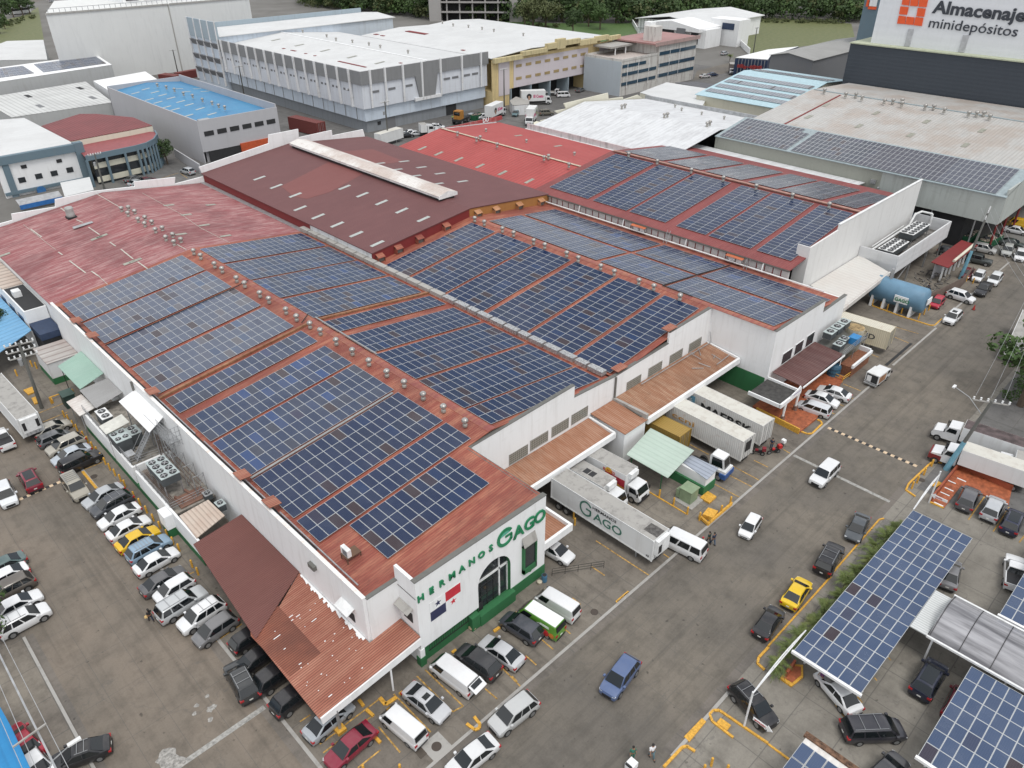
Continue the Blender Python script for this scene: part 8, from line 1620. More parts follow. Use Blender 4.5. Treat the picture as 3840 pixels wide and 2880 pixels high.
mb.build('rib', M_trim, o); mb = MB(); mb.bar((57.5, -9, 3.25), (57.5, 6.5, 3.25), .2, .2); mb.bar((64.1, -9, 3.25), (64.1, 6.5, 3.25), .2, .2); mb.build('gutter', M_white_metal, o)
MB().box(57.6, 63.6, 6.5, 7.95, 3.1, 3.2).build('flat_sheet', roofmat('white_ribbed_flat', (.58, .60, .60), (.64, .66, .66), (.4, .42, .42), .3, ('X', 4), ss=(1, .1, 1), ribdark=.4), o)
for x in (58, 63.5):
    for y in (-6, 0, 6): MB().box(x-.08, x+.08, y-.08, y+.08, 0, 3.2).build('post', M_whiteposts, o)
o = thing('rusty_canopy', 'rusty edged white canopy carrying one small solar array at the bottom edge', 'canopy', (39.3, 7.3, 0)); MB().slab([(36.5, 5.0, 3.0), (41.0, 5.0, 3.0), (41.0, 9.3, 3.0), (36.5, 9.3, 3.0)], .1).build('roof', M_rustwhite, o); MB().box(41.02, 41.5, 4.5, 9.5, 2.9, 3.15).build('gutter', plain('deep_rust', (.16, .09, .055), .9, var=.5, vs=3), o)
for x in (37.3, 39.0):
    for y in (6.7, 7.75, 8.8): p = bpy.data.objects.new('solar_panel', panel_mesh(1.64, 1.0, PM_car, .03)); COL.objects.link(p); p.parent = o; p.location = (x-39.3+.6, y-7.3, 3.06)
for x in (36.8, 40.7): MB().box(x, x+.15, 9.0, 9.15, 0, 2.9).build('post', M_whiteposts, o)
def truss_mast(label, base, tip, back, signp, group=None):
    o = thing('entrance_sign_mast', label, 'sign mast', tuple(base), 'white arrow sign masts'); b = Vector(base); mb = MB(); mb.tube(b, b+Vector((0, 0, 4.6)), .09, 8); mb.build('post', M_whiteposts, o)
    t = Vector(tip); k = Vector(back); mb = MB(); m_ = (t+k)/2+Vector((0, 0, .45)); mb.tube(k, t, .06, 6)
    prev = k
    for i in range(1, 9):
        f = i/8; lo = k.lerp(t, f); up_ = lo+Vector((0, 0, .55*math.sin(math.pi*f))); mb.tube(prev, up_, .06, 6); mb.tube(lo, up_, .035, 5); prev = up_
    mb.build('arm', M_whiteposts, o)
    s_ = Vector(signp); a = Vector((0, -1, 0)); mb = MB(); pts = [(s_.x, s_.y+.8, s_.z), (s_.x, s_.y+.8, s_.z+.35), (s_.x, s_.y-.5, s_.z+.35), (s_.x, s_.y-.5, s_.z+.55), (s_.x, s_.y-.95, s_.z+.17), (s_.x, s_.y-.5, s_.z-.2), (s_.x, s_.y-.5, s_.z)]
    if group == 'L': pts = [(p[0], 2*s_.y-p[1], p[2]) for p in pts]
    mb.prism(pts, (.05, 0, 0)); mb.build('arrow_sign', M_white, o); me = text_mesh('ENTRADA' if group != 'L' else 'SALIDA', .22, .01, plain('sign_red', (.5, .03, .03), .5), 'lettering', bold=.005); put_mesh(me, 'lettering', (s_.x-.02, s_.y+.65 if group != 'L' else s_.y+.45, s_.z+.1), (0, -1, 0), (0, 0, 1), o)
truss_mast('white sign mast with a left arrow beside the orange tiled walk', (80.3, 14.0, 0), (79.1, 13.8, 4.9), (71.2, 13.5, 5.0), (79.6, 13.0, 1.5), 'L')
truss_mast('white sign mast with a right arrow above the black crossover', (40.5, 13.9, 0), (49.2, 13.9, 4.6), (40.5, 13.9, 4.4), (40.6, 12.6, 1.4))
# orange tiled walk at the right
q = [P(T(3,2,*p)) for p in ((1400,1022),(1518,1078),(1665,885),(2075,1055),(2100,930),(1645,715))]
o = thing('tiled_walk', 'orange tiled walk with a low brick red wall beside the parked cars', 'walk', tuple(q[0])); MB().slab([(a.x, a.y, .14) for a in q], .13).build('floor', M_tile, o); mb = MB(); 
for a, b in ((q[0], q[5]), (q[5], q[4])): mb.bar((a.x, a.y, .45), (b.x, b.y, .45), .2, .9)
mb.build('low_wall', plain('brick_red_wall', (.30, .075, .035), .7, var=.2), o)
for i, p in enumerate(((1580,855),(1668,838),(1560,920),(1525,960),(1500,1003),(1470,1048))): c = P(T(3,2,*p)); MB().box(c.x-.08, c.x+.08, c.y-.5, c.y+.5, .15, .2).build('white_line', M_white, o)
o = thing('entrance_island', 'brick red ramp with yellow edge at the end of the long carport', 'ramp', tuple(P(T(3,3,200,920)))); q = [P(T(3,3,*p)) for p in ((100,895),(200,965),(300,885),(300,780),(190,770))]; MB().slab([(a.x, a.y, .2) for a in q], .19).build('edge', M_yellow, o); q = [P(T(3,3,*p)) for p in ((130,890),(205,935),(280,870),(280,800),(200,790))]; MB().slab([(a.x, a.y, .26) for a in q], .05).build('floor', M_tile, o); mb = MB(); a, b = P(T(3,3,150,885)), P(T(3,3,220,780)); mb.bar((a.x, a.y, .5), (b.x, b.y, .5), .2, .8); mb.build('low_wall', MATS['brick_red_wall'], o)
# bright blue roof bottom left, hut etc.
o = thing('kiosk', 'bright blue roofed kiosk in the bottom left corner', 'kiosk', (-8, 42, 0)); q = [P(T(0,3,*p), 3.4) for p in ((0,1130),(95,1300),(260,1659),(330,1800),(-400,1800),(-400,1130))]; MB().slab([(a.x, a.y, 3.4) for a in q], .12).build('roof', roofmat('cyan_blue_roof', (.02, .22, .48), (.03, .27, .54), (.015, .15, .36), .4, ('X', 2), ribdark=.15), o); c = sum(q, Vector())/len(q); qq = [a.lerp(c, .1) for a in q]; mb = MB(); mb.add([(a.x, a.y, 3.27) for a in qq]+[(a.x, a.y, .12) for a in qq], [(i, i+6, (i+1) % 6+6, (i+1) % 6) for i in range(6)]); mb.build('wall', M_white, o)
# ---- poles and wires
def pole(label, base, top, arms=2, lamp=None, blue=False, trans=0, thin=.2, arm_dir=(1, 0, 0), armlen=1.4, name='utility_pole'):
    b = Vector(base); t = Vector(top); o = thing(name, label, 'utility pole', tuple(b), 'concrete utility poles'); MB().tube(b, t, thin*1.3, 10, thin*.8).build('shaft', M_cap, o)
    if blue: MB().tube(b, b.lerp(t, .42), thin*1.3+.08, 10, thin+.06).build('blue_sleeve', M_steelblue, o)
    ad = Vector(arm_dir).normalized()
    for k in range(arms):
        c = b.lerp(t, 1-.09*k-.02); arm = MB().bar(c-ad*armlen, c+ad*armlen, .12).build('cross_arm', M_conc, o); mb = MB()
        for u in (-1, -.6, -.2, .2, .6, 1): p = c+ad*armlen*u; mb.lathe((p.x, p.y, p.z+.06), [(.08, 0), (.13, .12), (.08, .24), (.12, .36)], 6)
        mb.build('insulators', M_white_metal, arm)
    for k in range(trans): c = b.lerp(t, .72); MB().tube(c+Vector((.45*(1 if k % 2 else -1), .3, -.4)), c+Vector((.45*(1 if k % 2 else -1), .3, .5)), .28, 10).build('transformer', M_grey_metal, o)
    if lamp: l = Vector(lamp); MB().path([b.lerp(t, .8), (b.lerp(t, .8)+l)/2+Vector((0, 0, .5)), l], .05, 6).build('lamp_arm', M_grey_metal, o); MB().box(l.x-.35, l.x+.35, l.y-.15, l.y+.15, l.z-.08, l.z+.08).build('lamp_head', M_white_metal, o)
    return o
pole('leaning pole with light blue sleeve and street lamp by the bonneted lorries', (88.0, 14.9, 0), (88.8, 13.2, 10.4), 1, (90.5, 17.6, 9.6), True, 0, arm_dir=(.5, -1, 0), armlen=1.8)
pole('pole with a light blue sleeve and double arms before the skips', (147.6, 33.9, 0), (148.5, 33.2, 13), 2, None, True, 0, arm_dir=(1, .2, 0))
pole('pole loaded with insulators and arms beside the green lean-to roof', (14.2, 106.4, 0), (14.4, 105.6, 10.4), 3, None, False, 1, arm_dir=(1, -.15, 0), armlen=1.6)
def pole_px(label, bp_, tp_, z=9.5, **kw): b = P(bp_); t = P(tp_, z); t.x, t.y = b.x+(t.x-b.x)*.15, b.y+(t.y-b.y)*.15; return pole(label, (b.x, b.y, 0), (t.x, t.y, z), **kw)
for lb, bp_, tp_, z in (('pole by the dark red containers in the upper left', T(0,0,1547,675), T(0,0,1510,515), 11), ('pole at the corner of the grey road beside the blue roofed hall', T(0,0,2112,835), T(0,0,2085,690), 11), ('pole with tangled wires in front of the pale blue corner', T(1,0,852,1100), T(1,0,815,890), 12), ('slim pole behind the white box trailer', T(1,0,1145,1235), T(1,0,1117,985), 12), ('pole in front of the yellow warehouse corner', T(1,0,2145,935), T(1,0,2140,690), 13), ('pole on the meadow by the boundary wall', T(2,0,2085,455), T(2,0,2105,298), 11), ('pole with boxes by the slate colonnade', T(0,0,905,1640), T(0,0,850,1420), 9), ('short pole beside the stained office', T(2,0,1175,740), T(2,0,1180,550), 11)):
    pole_px(lb, bp_, tp_, z, arms=1, trans=1 if 'tangled' in lb or 'boxes' in lb or 'slim' in lb else 0)
def wire(label, pts, r=.022, mat=None):
    mb = MB(); q = [Vector(p) for p in pts]
    for a, b in zip(q, q[1:]):
        n = 8; L = (b-a).length; pr = a
        for i in range(1, n+1): f = i/n; c = a.lerp(b, f)-Vector((0, 0, L*.02*4*f*(1-f))); mb.tube(pr, c, r, 4, caps=False); pr = c
    o = mb.build('overhead_wire', mat or M_grey_metal, loc=tuple(q[0])); tag(o, label, 'wire', 'overhead wires')
for k, (da, db) in enumerate((((88.2, 14.8, 10.7), (147.8, 34.4, 13.2)), ((88.8, 13.4, 10.7), (148.4, 33.4, 13.2)), ((89.4, 12.2, 10.7), (149.1, 32.6, 13.2)))): wire('%s wire from the street side on the right, crossing above the tree' % ORD[k], [da, (120, (da[1]+db[1])/2-6, 11.5), db], .02)
for k, (a, b) in enumerate(((T(0,3,0,500), T(0,3,590,1659)), (T(0,3,0,950), T(0,3,310,1659)), (T(0,3,0,1230), T(0,3,190,1659)), (T(0,3,0,690), T(0,3,480,1659)))): z = 7.5; a_, b_ = P(a, z), P(b, z); d = b_-a_; wire('%s sagging wire over the bottom left pavement' % ORD[k], [a_-d*.3, a_+d*.5, b_+d*.3], .03 if k != 3 else .09)
# lamp arm bottom left
a = P(T(0,3,450,1600), 6.5); b = P(T(0,3,640,1430), 7.5); o = thing('street_lamp', 'street lamp arm reaching over the black pickup', 'street lamp', (a.x-1.5, a.y-2, 0)); MB().tube((a.x-1.5, a.y-2, 0), (a.x-1.5, a.y-2, 6.5), .15, 8).build('post', M_conc, o); MB().path([(a.x-1.5, a.y-2, 6.2), tuple(a), tuple(b)], .05, 6).build('arm', M_grey_metal, o); MB().box(b.x-.45, b.x+.45, b.y-.15, b.y+.15, b.z-.1, b.z+.05).build('lamp_head', M_white_metal, o)
mb = MB(); a, b = P(T(0,3,110,1480), 7.6), P(T(0,3,400,1275), 7.6); mb.bar(a, b, .12); tag(mb.build('cross_arm', M_conc, loc=tuple(a)), 'concrete cross arm carrying wires over the blue kiosk', 'cross arm')
# stair rail, barrels, small things
mb = MB(); railing(mb, (41.4, 36.6, 0), (46, 33.6, 0), 1.0); tag(mb.build('handrail', M_black, loc=(41.4, 36.6, 0)), 'black handrail beside the right corner of the facade', 'railing')
def barrel(p, label, mat, r=.3, h=.9): q = P(p); o = thing('barrel', label, 'barrel', (q.x, q.y, 0)); MB().lathe((q.x, q.y, 0), [(r*.9, 0), (r, .15), (r*.95, h*.5), (r, h*.85), (r*.9, h)], 14).build('drum', mat, o); MB().tube((q.x, q.y, h), (q.x, q.y, h+.01), r*.8, 12).build('mouth', M_dark, o)
barrel(T(2,3,278,45), 'small blue barrel at the right corner of the facade', plain('worn_blue_drum', (.06, .17, .28), .6)); barrel(T(1,3,1838,430), 'black bucket barrel by the green step under the arch', M_trim)
o = thing('rubbish_sack', 'tan sack lying beside the black barrel at the green step', 'sack', tuple(P(T(1,3,1870,450)))); q = P(T(1,3,1870,450)); mb = MB(); mb.lathe((q.x, q.y, 0), [(.35, 0), (.42, .2), (.3, .45), (.08, .55)], 9); mb.build('sack', plain('tan_sack', (.42, .33, .22), .8, var=.4, vs=6), o)
o = thing('basket', 'cream basket beside the small blue barrel', 'basket', tuple(P(T(2,3,238,65)))); q = P(T(2,3,238,65)); MB().lathe((q.x, q.y, 0), [(.2, 0), (.28, .3), (.2, .35)], 10).build('body', plain('cream_basket', (.5, .45, .35), .8), o)
o = thing('traffic_cone', 'small red traffic cone on the street by the white crossover', 'traffic cone', tuple(P(T(3,1,1775,1018)))); q = P(T(3,1,1775,1018)); MB().tube((q.x, q.y, .05), (q.x, q.y, .9), .22, 12, .04).build('cone', plain('cone_red', (.40, .03, .02), .6), o); MB().box(q.x-.28, q.x+.28, q.y-.28, q.y+.28, 0, .05).build('base', M_trim, o)
o = thing('air_conditioner', 'white condenser box on a rusty stand at the roof edge', 'air conditioner', (24, 45.5, 8.4)); MB().box(23.6, 24.0, 45.0, 46.1, 9.0, 9.8).build('casing', M_white_metal, o); MB().box(23.58, 23.6, 45.1, 45.8, 9.1, 9.7).build('grille', M_midgrey, o); mb = MB(); mb.box(23.5, 25, 45, 46.1, 8.85, 8.95); [mb.box(x, x+.08, y, y+.08, 8.3, 8.9) for x in (23.5, 24.9) for y in (45, 46)]; mb.build('stand', plain('rust_brown_stand', (.14, .08, .05), .8), o)
o = thing('water_tank', 'grey ribbed drum standing on the faded old roof', 'tank', (28, 140, 8.8)); x, y = on(zL, T(0,1,618,222)); MB().lathe((x, y, zL(x)), [(.7, .3), (.75, .6), (.7, 1.2), (.75, 1.8), (.6, 2.0)], 14).build('drum', plain('grey_drum', (.36, .37, .36), .6), o); MB().box(x-.8, x+.8, y-.8, y+.8, zL(x), zL(x)+.3).build('plinth', M_dark, o); o_ = o
o = thing('loose_sheet', 'loose pale metal sheet lying on the faded old roof', 'metal sheet', (26, 135, 9)); x, y = on(zL, T(0,1,715,295)); MB().slab([(x-1.7, y-.6, zL(x)+.12), (x+1.8, y-.3, zL(x)+.3), (x+1.8, y+.5, zL(x)+.35), (x-1.6, y+.4, zL(x)+.2)], .03).build('sheet', M_grey_metal, o)
mb = MB()
for i in range(7):
    x = 80+rnd()*5.5; y = 43.6+rnd()*4; a = rnd()*3; l = .6+rnd()*1.8; z = 4.6+(y-43.3)*.14+.1; mb.tube((x, y, z), (x+math.cos(a)*l, min(y+math.sin(a)*l, 48), z+.14*math.sin(a)*l), .05, 5)
mb.path([(70, 47.7, 5.5), (86, 47.6, 5.5), (86, 48, 7)], .06, 5); mb.path([(82, 44, 5.0), (85.5, 44.2, 5.0)], .06, 6); tag(mb.build('loose_pipes', M_grey_metal, loc=(80, 45, 4.8)), 'loose white pipes lying on the upper ochre canopy', 'pipes', None, 'stuff')
# guard hut in back yard
px_block('hut', 'flat roofed grey hut before the yellow warehouse', 'hut', [T(1,0,2212,905),T(2,0,-20,870),T(2,0,35,835),T(2,0,150,872),T(2,0,145,900),T(2,0,20,912)], 3.2, (M_whitedirty, M_conc))
px_block('hut', 'tiny cream hut at the left corner of the white roofed hall', 'hut', [T(2,0,185,1060),T(2,0,210,1048),T(2,0,248,1055),T(2,0,245,1082),T(2,0,190,1078)], 4.5, (M_cream, M_cream))

# ================================================================ PEOPLE
def skin_mesh(nodes, edges, name, sub=1, mats=()):
    me = bpy.data.meshes.new(name); me.from_pydata([n[0] for n in nodes], edges, []); o = bpy.data.objects.new(name, me); COL.objects.link(o)
    m = o.modifiers.new('s', 'SKIN'); sv = me.skin_vertices[0].data
    for i, n in enumerate(nodes): sv[i].radius = (n[1], n[2] if len(n) > 2 else n[1]); sv[i].use_root = (i == 0)
    if sub: m2 = o.modifiers.new('u', 'SUBSURF'); m2.levels = sub; m2.render_levels = sub
    dg = bpy.context.evaluated_depsgraph_get(); dg.update(); r = bpy.data.meshes.new_from_object(o.evaluated_get(dg)); bpy.data.objects.remove(o)
    for p in r.polygons: p.use_smooth = True
    r.materials.clear(); [r.materials.append(x) for x in mats]; r.name = name; return r
M_skin = plain('skin', (.28, .15, .09), .6); M_hair = plain('dark_hair', (.012, .010, .009), .7)
def person(label, p, head, shirt, trousers, pose='walk', h=1.72, cap=None, hair_long=False, sit=False):
    q = P(p, .5) if len(p) == 2 else Vector(p); root = thing('person', label, 'person', (q.x, q.y, 0.02)); root.rotation_euler = (0, 0, R(head)); s = h/1.72; root.scale = (s, s, s)
    st = {'walk': .24, 'stand': .04}.get(pose, .1); hip = .90 if not sit else .5
    N = [((0, 0, hip), .13, .15), ((0, 0, hip+.22), .12, .15), ((0, 0, hip+.42), .12, .17), ((0, 0, hip+.54), .06, .07), ((.01, 0, hip+.62), .055), ((.02, 0, hip+.72), .085), ((.015, 0, hip+.80), .075)]
    E = [(0, 1), (1, 2), (2, 3), (3, 4), (4, 5), (5, 6)]; legs = {}; arms = {}
    for s_ in (1, -1):
        f = st*s_; i = len(N)
        if sit: pts = [((.05, s_*.10, hip-.02), .085), ((.42, s_*.12, hip), .065), ((.46, s_*.12, hip-.42), .045), ((.58, s_*.12, hip-.46), .035)]
        else: pts = [((0, s_*.10, hip-.08), .085), ((f*.55+.03, s_*.10, .48), .062), ((f, s_*.10, .09), .043), ((f+.13, s_*.11, .045), .035)]
        N += pts; E += [(0, i), (i, i+1), (i+1, i+2), (i+2, i+3)]; legs[s_] = pts
        i = len(N); a = -f*.8+.03
        apt = [((0, s_*.19, hip+.47), .055), ((a*.45, s_*.25, hip+.20), .042), ((a+.08, s_*.26, hip-.03), .032), ((a+.12, s_*.26, hip-.11), .034)]
        N += apt; E += [(2, i), (i, i+1), (i+1, i+2), (i+2, i+3)]; arms[s_] = apt
    me = skin_mesh(N, E, 'body', 1, [M_skin]); bm = bmesh.new(); bm.from_mesh(me)
    def chain(bm, pts, r0, r1):
        prev = None
        for k, c in enumerate(pts):
            r_ = r0+(r1-r0)*k/(len(pts)-1); ring = [bm.verts.new((c[0]+r_*math.cos(j*2.09), c[1]+r_*math.sin(j*2.09), c[2])) for j in range(3)]
            if prev: [bm.faces.new((prev[j], prev[(j+1) % 3], ring[(j+1) % 3], ring[j])) for j in range(3)]
            prev = ring
    for s_ in (1, -1):
        c = arms[s_][3][0]
        for k in range(4): L = (.07, .08, .075, .06)[k]; y = c[1]; x = c[0]-.03+.02*k; chain(bm, [(x, y, c[2]-.02), (x+.006, y-s_*.005, c[2]-.02-L*.5), (x+.02, y-s_*.015, c[2]-.02-L)], .009, .006)
        chain(bm, [(c[0]+.03, c[1], c[2]+.02), (c[0]+.055, c[1]-s_*.01, c[2]-.01), (c[0]+.06, c[1]-s_*.015, c[2]-.04)], .010, .007)
    fx = .02+.085; chain(bm, [(fx-.01, 0, hip+.74), (fx+.012, 0, hip+.715), (fx-.01, 0, hip+.70)], .012, .012)
    bm.to_mesh(me); bm.free(); b = bpy.data.objects.new('body', me); COL.objects.link(b); b.parent = root
    g = .018; sh = [(n[0], n[1]+g, (n[2] if len(n) > 2 else n[1])+g) for n in N[:3]]+[((0, 0, hip+.52), .075, .085)]
    es = [(0, 1), (1, 2), (2, 3)]
    for s_ in (1, -1): i = len(sh); a0, a1 = arms[s_][0], arms[s_][1]; sh += [(a0[0], a0[1]+g), (a1[0], a1[1]+g)]; es += [(2, i), (i, i+1)]
    m_ = skin_mesh(sh, es, 'shirt', 1, [shirt]); o = bpy.data.objects.new('shirt', m_); COL.objects.link(o); o.parent = root
    tr = [((0, 0, hip+.02), .145, .165)]; et = []
    for s_ in (1, -1): i = len(tr); l = legs[s_]; tr += [(l[0][0], l[0][1]+g), (l[1][0], l[1][1]+g), ((l[2][0][0], l[2][0][1], l[2][0][2]+.02), l[2][1]+g)]; et += [(0, i), (i, i+1), (i+1, i+2)]
    m_ = skin_mesh(tr, et, 'trousers', 1, [trousers]); o = bpy.data.objects.new('trousers', m_); COL.objects.link(o); o.parent = root
    mb = MB(); mb.lathe((.005, 0, hip+.73), [(.095, 0), (.108, .04), (.10, .09), (.06, .125), (.01, .135)], 12)
    if hair_long: mb.lathe((-.05, 0, hip+.45), [(.05, 0), (.10, .15), (.10, .32), (.03, .38)], 8)
    o = bpy.data.objects.new('hair' if cap is None else 'cap', mb.mesh('hair', [cap or M_hair])); COL.objects.link(o); o.parent = root; smooth(o)
    for s_ in (1, -1):
        l = legs[s_][3]; mb = MB(); x, y, z = l[0]; mb.box(x-.17, x+.06, y-.045, y+.045, z-.045, z+.03); o = bpy.data.objects.new('shoe', mb.mesh('shoe', [M_trim])); COL.objects.link(o); o.parent = root
    return root
jeans = plain('blue_jeans', (.05, .09, .15), .8); dkj = plain('dark_jeans', (.015, .025, .05), .8)
o = person('woman in black top and flared dark jeans carrying a yellow bag', T(0,3,1300,360), 100, plain('black_cloth', (.02, .02, .022), .8), dkj, 'walk', 1.66, None, True)
b_ = bpy.data.objects.new('bag', MB().lathe((.05, .32, .75), [(.12, 0), (.2, .12), (.14, .26)], 8).mesh('bag', [plain('straw_bag', (.55, .38, .16), .8)])); COL.objects.link(b_); b_.parent = o
person('man in tan shirt, light jeans and red cap near the white minibus', T(2,2,1640,1400), 60, plain('tan_shirt', (.36, .28, .24), .8), plain('light_jeans', (.22, .32, .42), .8), 'walk', 1.75, plain('red_cap', (.45, .02, .03), .7))
person('person in dark jacket, left of a dark pair behind the minibus', T(2,2,1700,1350), 80, plain('dark_green_jacket', (.02, .045, .04), .8), dkj, 'walk', 1.7)
person('person in navy shirt, right of a dark pair behind the minibus', T(2,2,1740,1360), 70, plain('navy_shirt', (.02, .03, .06), .8), jeans, 'walk', 1.75)
person('man in a white shirt and jeans walking at the bottom of the street', T(2,3,1208,1540), 240, plain('white_shirt', (.7, .7, .72), .8), plain('mid_jeans', (.10, .17, .20), .8), 'walk', 1.8)
o = person('person in green overalls pushing a white cart', T(2,3,1040,1555), 240, plain('green_overalls', (.03, .14, .10), .8), MATS['green_overalls'], 'stand', 1.75)
q = P(T(2,3,1025,1640), .6); c = thing('hand_cart', 'white hand cart with black handles at the bottom edge', 'cart', (q.x, q.y, 0)); MB().box(q.x-.3, q.x+.5, q.y-.35, q.y+.35, .3, .9).build('tray', M_white, c); MB().box(q.x-.35, q.x-.2, q.y-.3, q.y+.3, .85, 1.0).build('handle', M_trim, c); [MB().tube((q.x+dx, q.y-.3, .15), (q.x+dx, q.y+.3, .15), .14, 10).build('wheel', M_trim, c) for dx in (-.1, .35)]
person('person in a purple top by the open car door under the long carport', T(3,3,455,890), 150, plain('purple_top', (.12, .03, .14), .8), dkj, 'stand', 1.68)
person('worker in dark blue standing at the back of the large white container', T(3,2,30,535), 200, MATS['navy_shirt'], jeans, 'stand', 1.7)
person('worker sitting by the scrap behind the blue tank', T(3,1,1385,825), 250, MATS['navy_shirt'], dkj, 'stand', 1.7, None, False, True)
person('person in high visibility green by the orange tractor', T(1,0,1698,1030), 200, plain('hi_vis', (.30, .5, .12), .7), dkj, 'stand', 1.8)
def motorbike(label, p, head, col):
    r = empty()
    for x in (-.62, .62): w_ = local(r, 'wheel', MB().tube((x, -.05, .3), (x, .05, .3), .3, 16), M_tyre); local(r, 'rim', MB().tube((x, -.055, .3), (x, .055, .3), .16, 10), M_rim, w_)
    mb = MB(); mb.bar((-.55, 0, .45), (.3, 0, .6), .2, .25); mb.bar((.62, 0, .3), (.4, 0, .95), .07); mb.bar((.4, -.32, 1.0), (.4, .32, 1.0), .04); local(r, 'frame', mb, M_trim); local(r, 'fuel_tank', MB().box(-.05, .32, -.13, .13, .68, .88), col); local(r, 'seat', MB().box(-.6, -.05, -.12, .12, .70, .78), M_trim)
    local(r, 'top_box', MB().box(-.95, -.5, -.25, .25, .8, 1.25), M_white if 'white' in label else col)
    place(r, 'motorbike', label, 'motorbike', p, head, 0, None, .4)
rp = plain('motorbike_red', (.45, .02, .02), .4); motorbike('red motorbike with a white top box behind the containers', T(3,2,95,545), 170, rp); motorbike('red motorbike next to the short dark van behind the containers', T(3,2,50,580), 150, rp); motorbike('dark motorbike at the end of the orange lettered container', T(2,2,2120,590), 120, plain('motorbike_dark_red', (.2, .02, .03), .4))

# ================================================================ VEGETATION
def leafmat(name, c1, c2, c3):
    m, nt, bs = new_mat(name); v = coord(nt, 'World'); n = noise(nt, v, .6, 4, .6); n2 = noise(nt, v, 6, 2, .5)
    c = ramp(nt, n, [(.3, c1), (.5, c2), (.7, c3)]); c = mix(nt, ramp(nt, n2, [(.4, (0, 0, 0)), (.7, (.4, .4, .4))]), c, c3)
    nt.links.new(c, bs.inputs['Base Color']); bs.inputs['Roughness'].default_value = .65; bs.inputs['Specular IOR Level'].default_value = .3; return m
LM = [leafmat('foliage_deep', (.024, .046, .018), (.042, .074, .026), (.065, .10, .035)), leafmat('foliage_mid', (.03, .06, .018), (.055, .10, .03), (.085, .14, .04)), leafmat('foliage_olive', (.05, .065, .025), (.08, .10, .038), (.12, .13, .055))]
M_bark = plain('bark', (.10, .075, .055), .9)
def crown_mb(rx, rz, z0, nc, nl, ls, seed, mb=None, cx=0, cy_=0, cr=.36):
    rg = random.Random(seed); mb = mb or MB(); cl = []
    for i in range(nc):
        a = rg.random()*6.283; u = rg.random()**.5; zz = rg.uniform(-.75, 1); w_ = math.sqrt(max(.05, 1-zz*zz*.85)); cl.append((cx+math.cos(a)*rx*u*w_, cy_+math.sin(a)*rx*u*w_, z0+rz*zz*.8, rx*cr*rg.uniform(.6, 1.25)))
    for (x, y, z, r_) in cl:
        for k in range(nl):
            th = rg.random()*6.283; ph = math.acos(rg.uniform(-.55, 1)); d = Vector((math.sin(ph)*math.cos(th), math.sin(ph)*math.sin(th), math.cos(ph))); p = Vector((x, y, z))+d*r_*rg.uniform(.72, 1.08)
            nrm = (d+Vector((rg.uniform(-.7, .7), rg.uniform(-.7, .7), rg.uniform(-.3, .7)))).normalized(); u_ = nrm.orthogonal().normalized(); v_ = nrm.cross(u_); s_ = ls*rg.uniform(.6, 1.4); an = rg.random()*3; u2 = u_*math.cos(an)+v_*math.sin(an); v2 = nrm.cross(u2)
            mb.add([p-u2*s_*.5, p+v2*s_*.32, p+u2*s_*.6, p-v2*s_*.32], [(0, 1, 2, 3)])
    return mb, cl
def tree_proto(rx, rz, h, nc, nl, ls, seed, mat):
    r = empty(); mb, cl = crown_mb(rx, rz, h, nc, nl, ls, seed); local(r, 'crown', mb, mat); t = MB(); tr = rx*.09; t.tube((0, 0, 0), (.1, 0, h*.55), tr, 8, tr*.7)
    for c in cl[:9]: t.tube((.1, 0, h*.5), (c[0]*.8, c[1]*.8, c[2]*.95), tr*.45, 5, tr*.12)
    local(r, 'trunk', t, M_bark); return r
TP = [tree_proto(4.6, 4.2, 6.5, 34, 60, .62, 1, LM[0]), tree_proto(4.0, 4.6, 6.6, 30, 60, .6, 2, LM[1]), tree_proto(5.0, 3.8, 6.0, 36, 60, .66, 3, LM[2])]
TU = [0, 0, 0]
def tree(label, x, y, k, sc, rot=0, group='trees', name='tree'):
    o = TP[k] if TU[k] == 0 else copy_tree(TP[k]); TU[k] += 1; o.location = (x, y, 0); o.scale = (sc, sc, sc*(.9+.2*rnd())); o.rotation_euler = (0, 0, rot or rnd()*6); o.name = name; tag(o, label, 'tree', group); return o
def tpx(label, p, k, sc, **kw): q = P(p); return tree(label, q.x, q.y, k, sc, **kw)
# fields
M_grass = leafmat('rough_grass', (.085, .105, .04), (.12, .14, .055), (.17, .165, .08)); M_lawn = leafmat('mown_grass', (.055, .10, .03), (.075, .13, .04), (.09, .15, .05))
def field(name, pts, mat, z=.02): q = [P(p) for p in pts]; return struct(name, MB().add([(a.x, a.y, z) for a in q], [tuple(range(len(q)))]), mat)
field('grass_field', [T(2,0,1900,500), T(2,0,2212,470), T(3,0,300,400), T(3,0,760,360), T(3,0,720,205), T(3,0,0,150), T(2,0,1900,200), T(2,0,1890,330), T(2,0,2050,470)], M_grass)
field('lawn', [T(2,0,60,260), T(2,0,640,330), T(2,0,840,430), T(2,0,1090,330), T(2,0,1060,200), T(2,0,300,200), T(1,0,2100,160)], M_lawn)
field('grass_field', [T(0,0,-40,380), T(0,0,380,350), T(0,0,330,60), T(0,0,220,130), T(0,0,-40,190)], M_grass)
q = [P(T(0,0,-200,120)), P(T(0,0,700,-60)), P(T(0,0,500,-90)), P(T(0,0,-200,40))]; struct('far_road', MB().add([(a.x, a.y, .03) for a in q], [(0, 1, 2, 3)]), M_road)
q = [P(p) for p in (T(2,0,1560,700), T(2,0,1960,600), T(2,0,1900,540), T(2,0,1600,610))]; struct('back_road', MB().add([(a.x, a.y, .03) for a in q], [(0, 1, 2, 3)]), M_road)
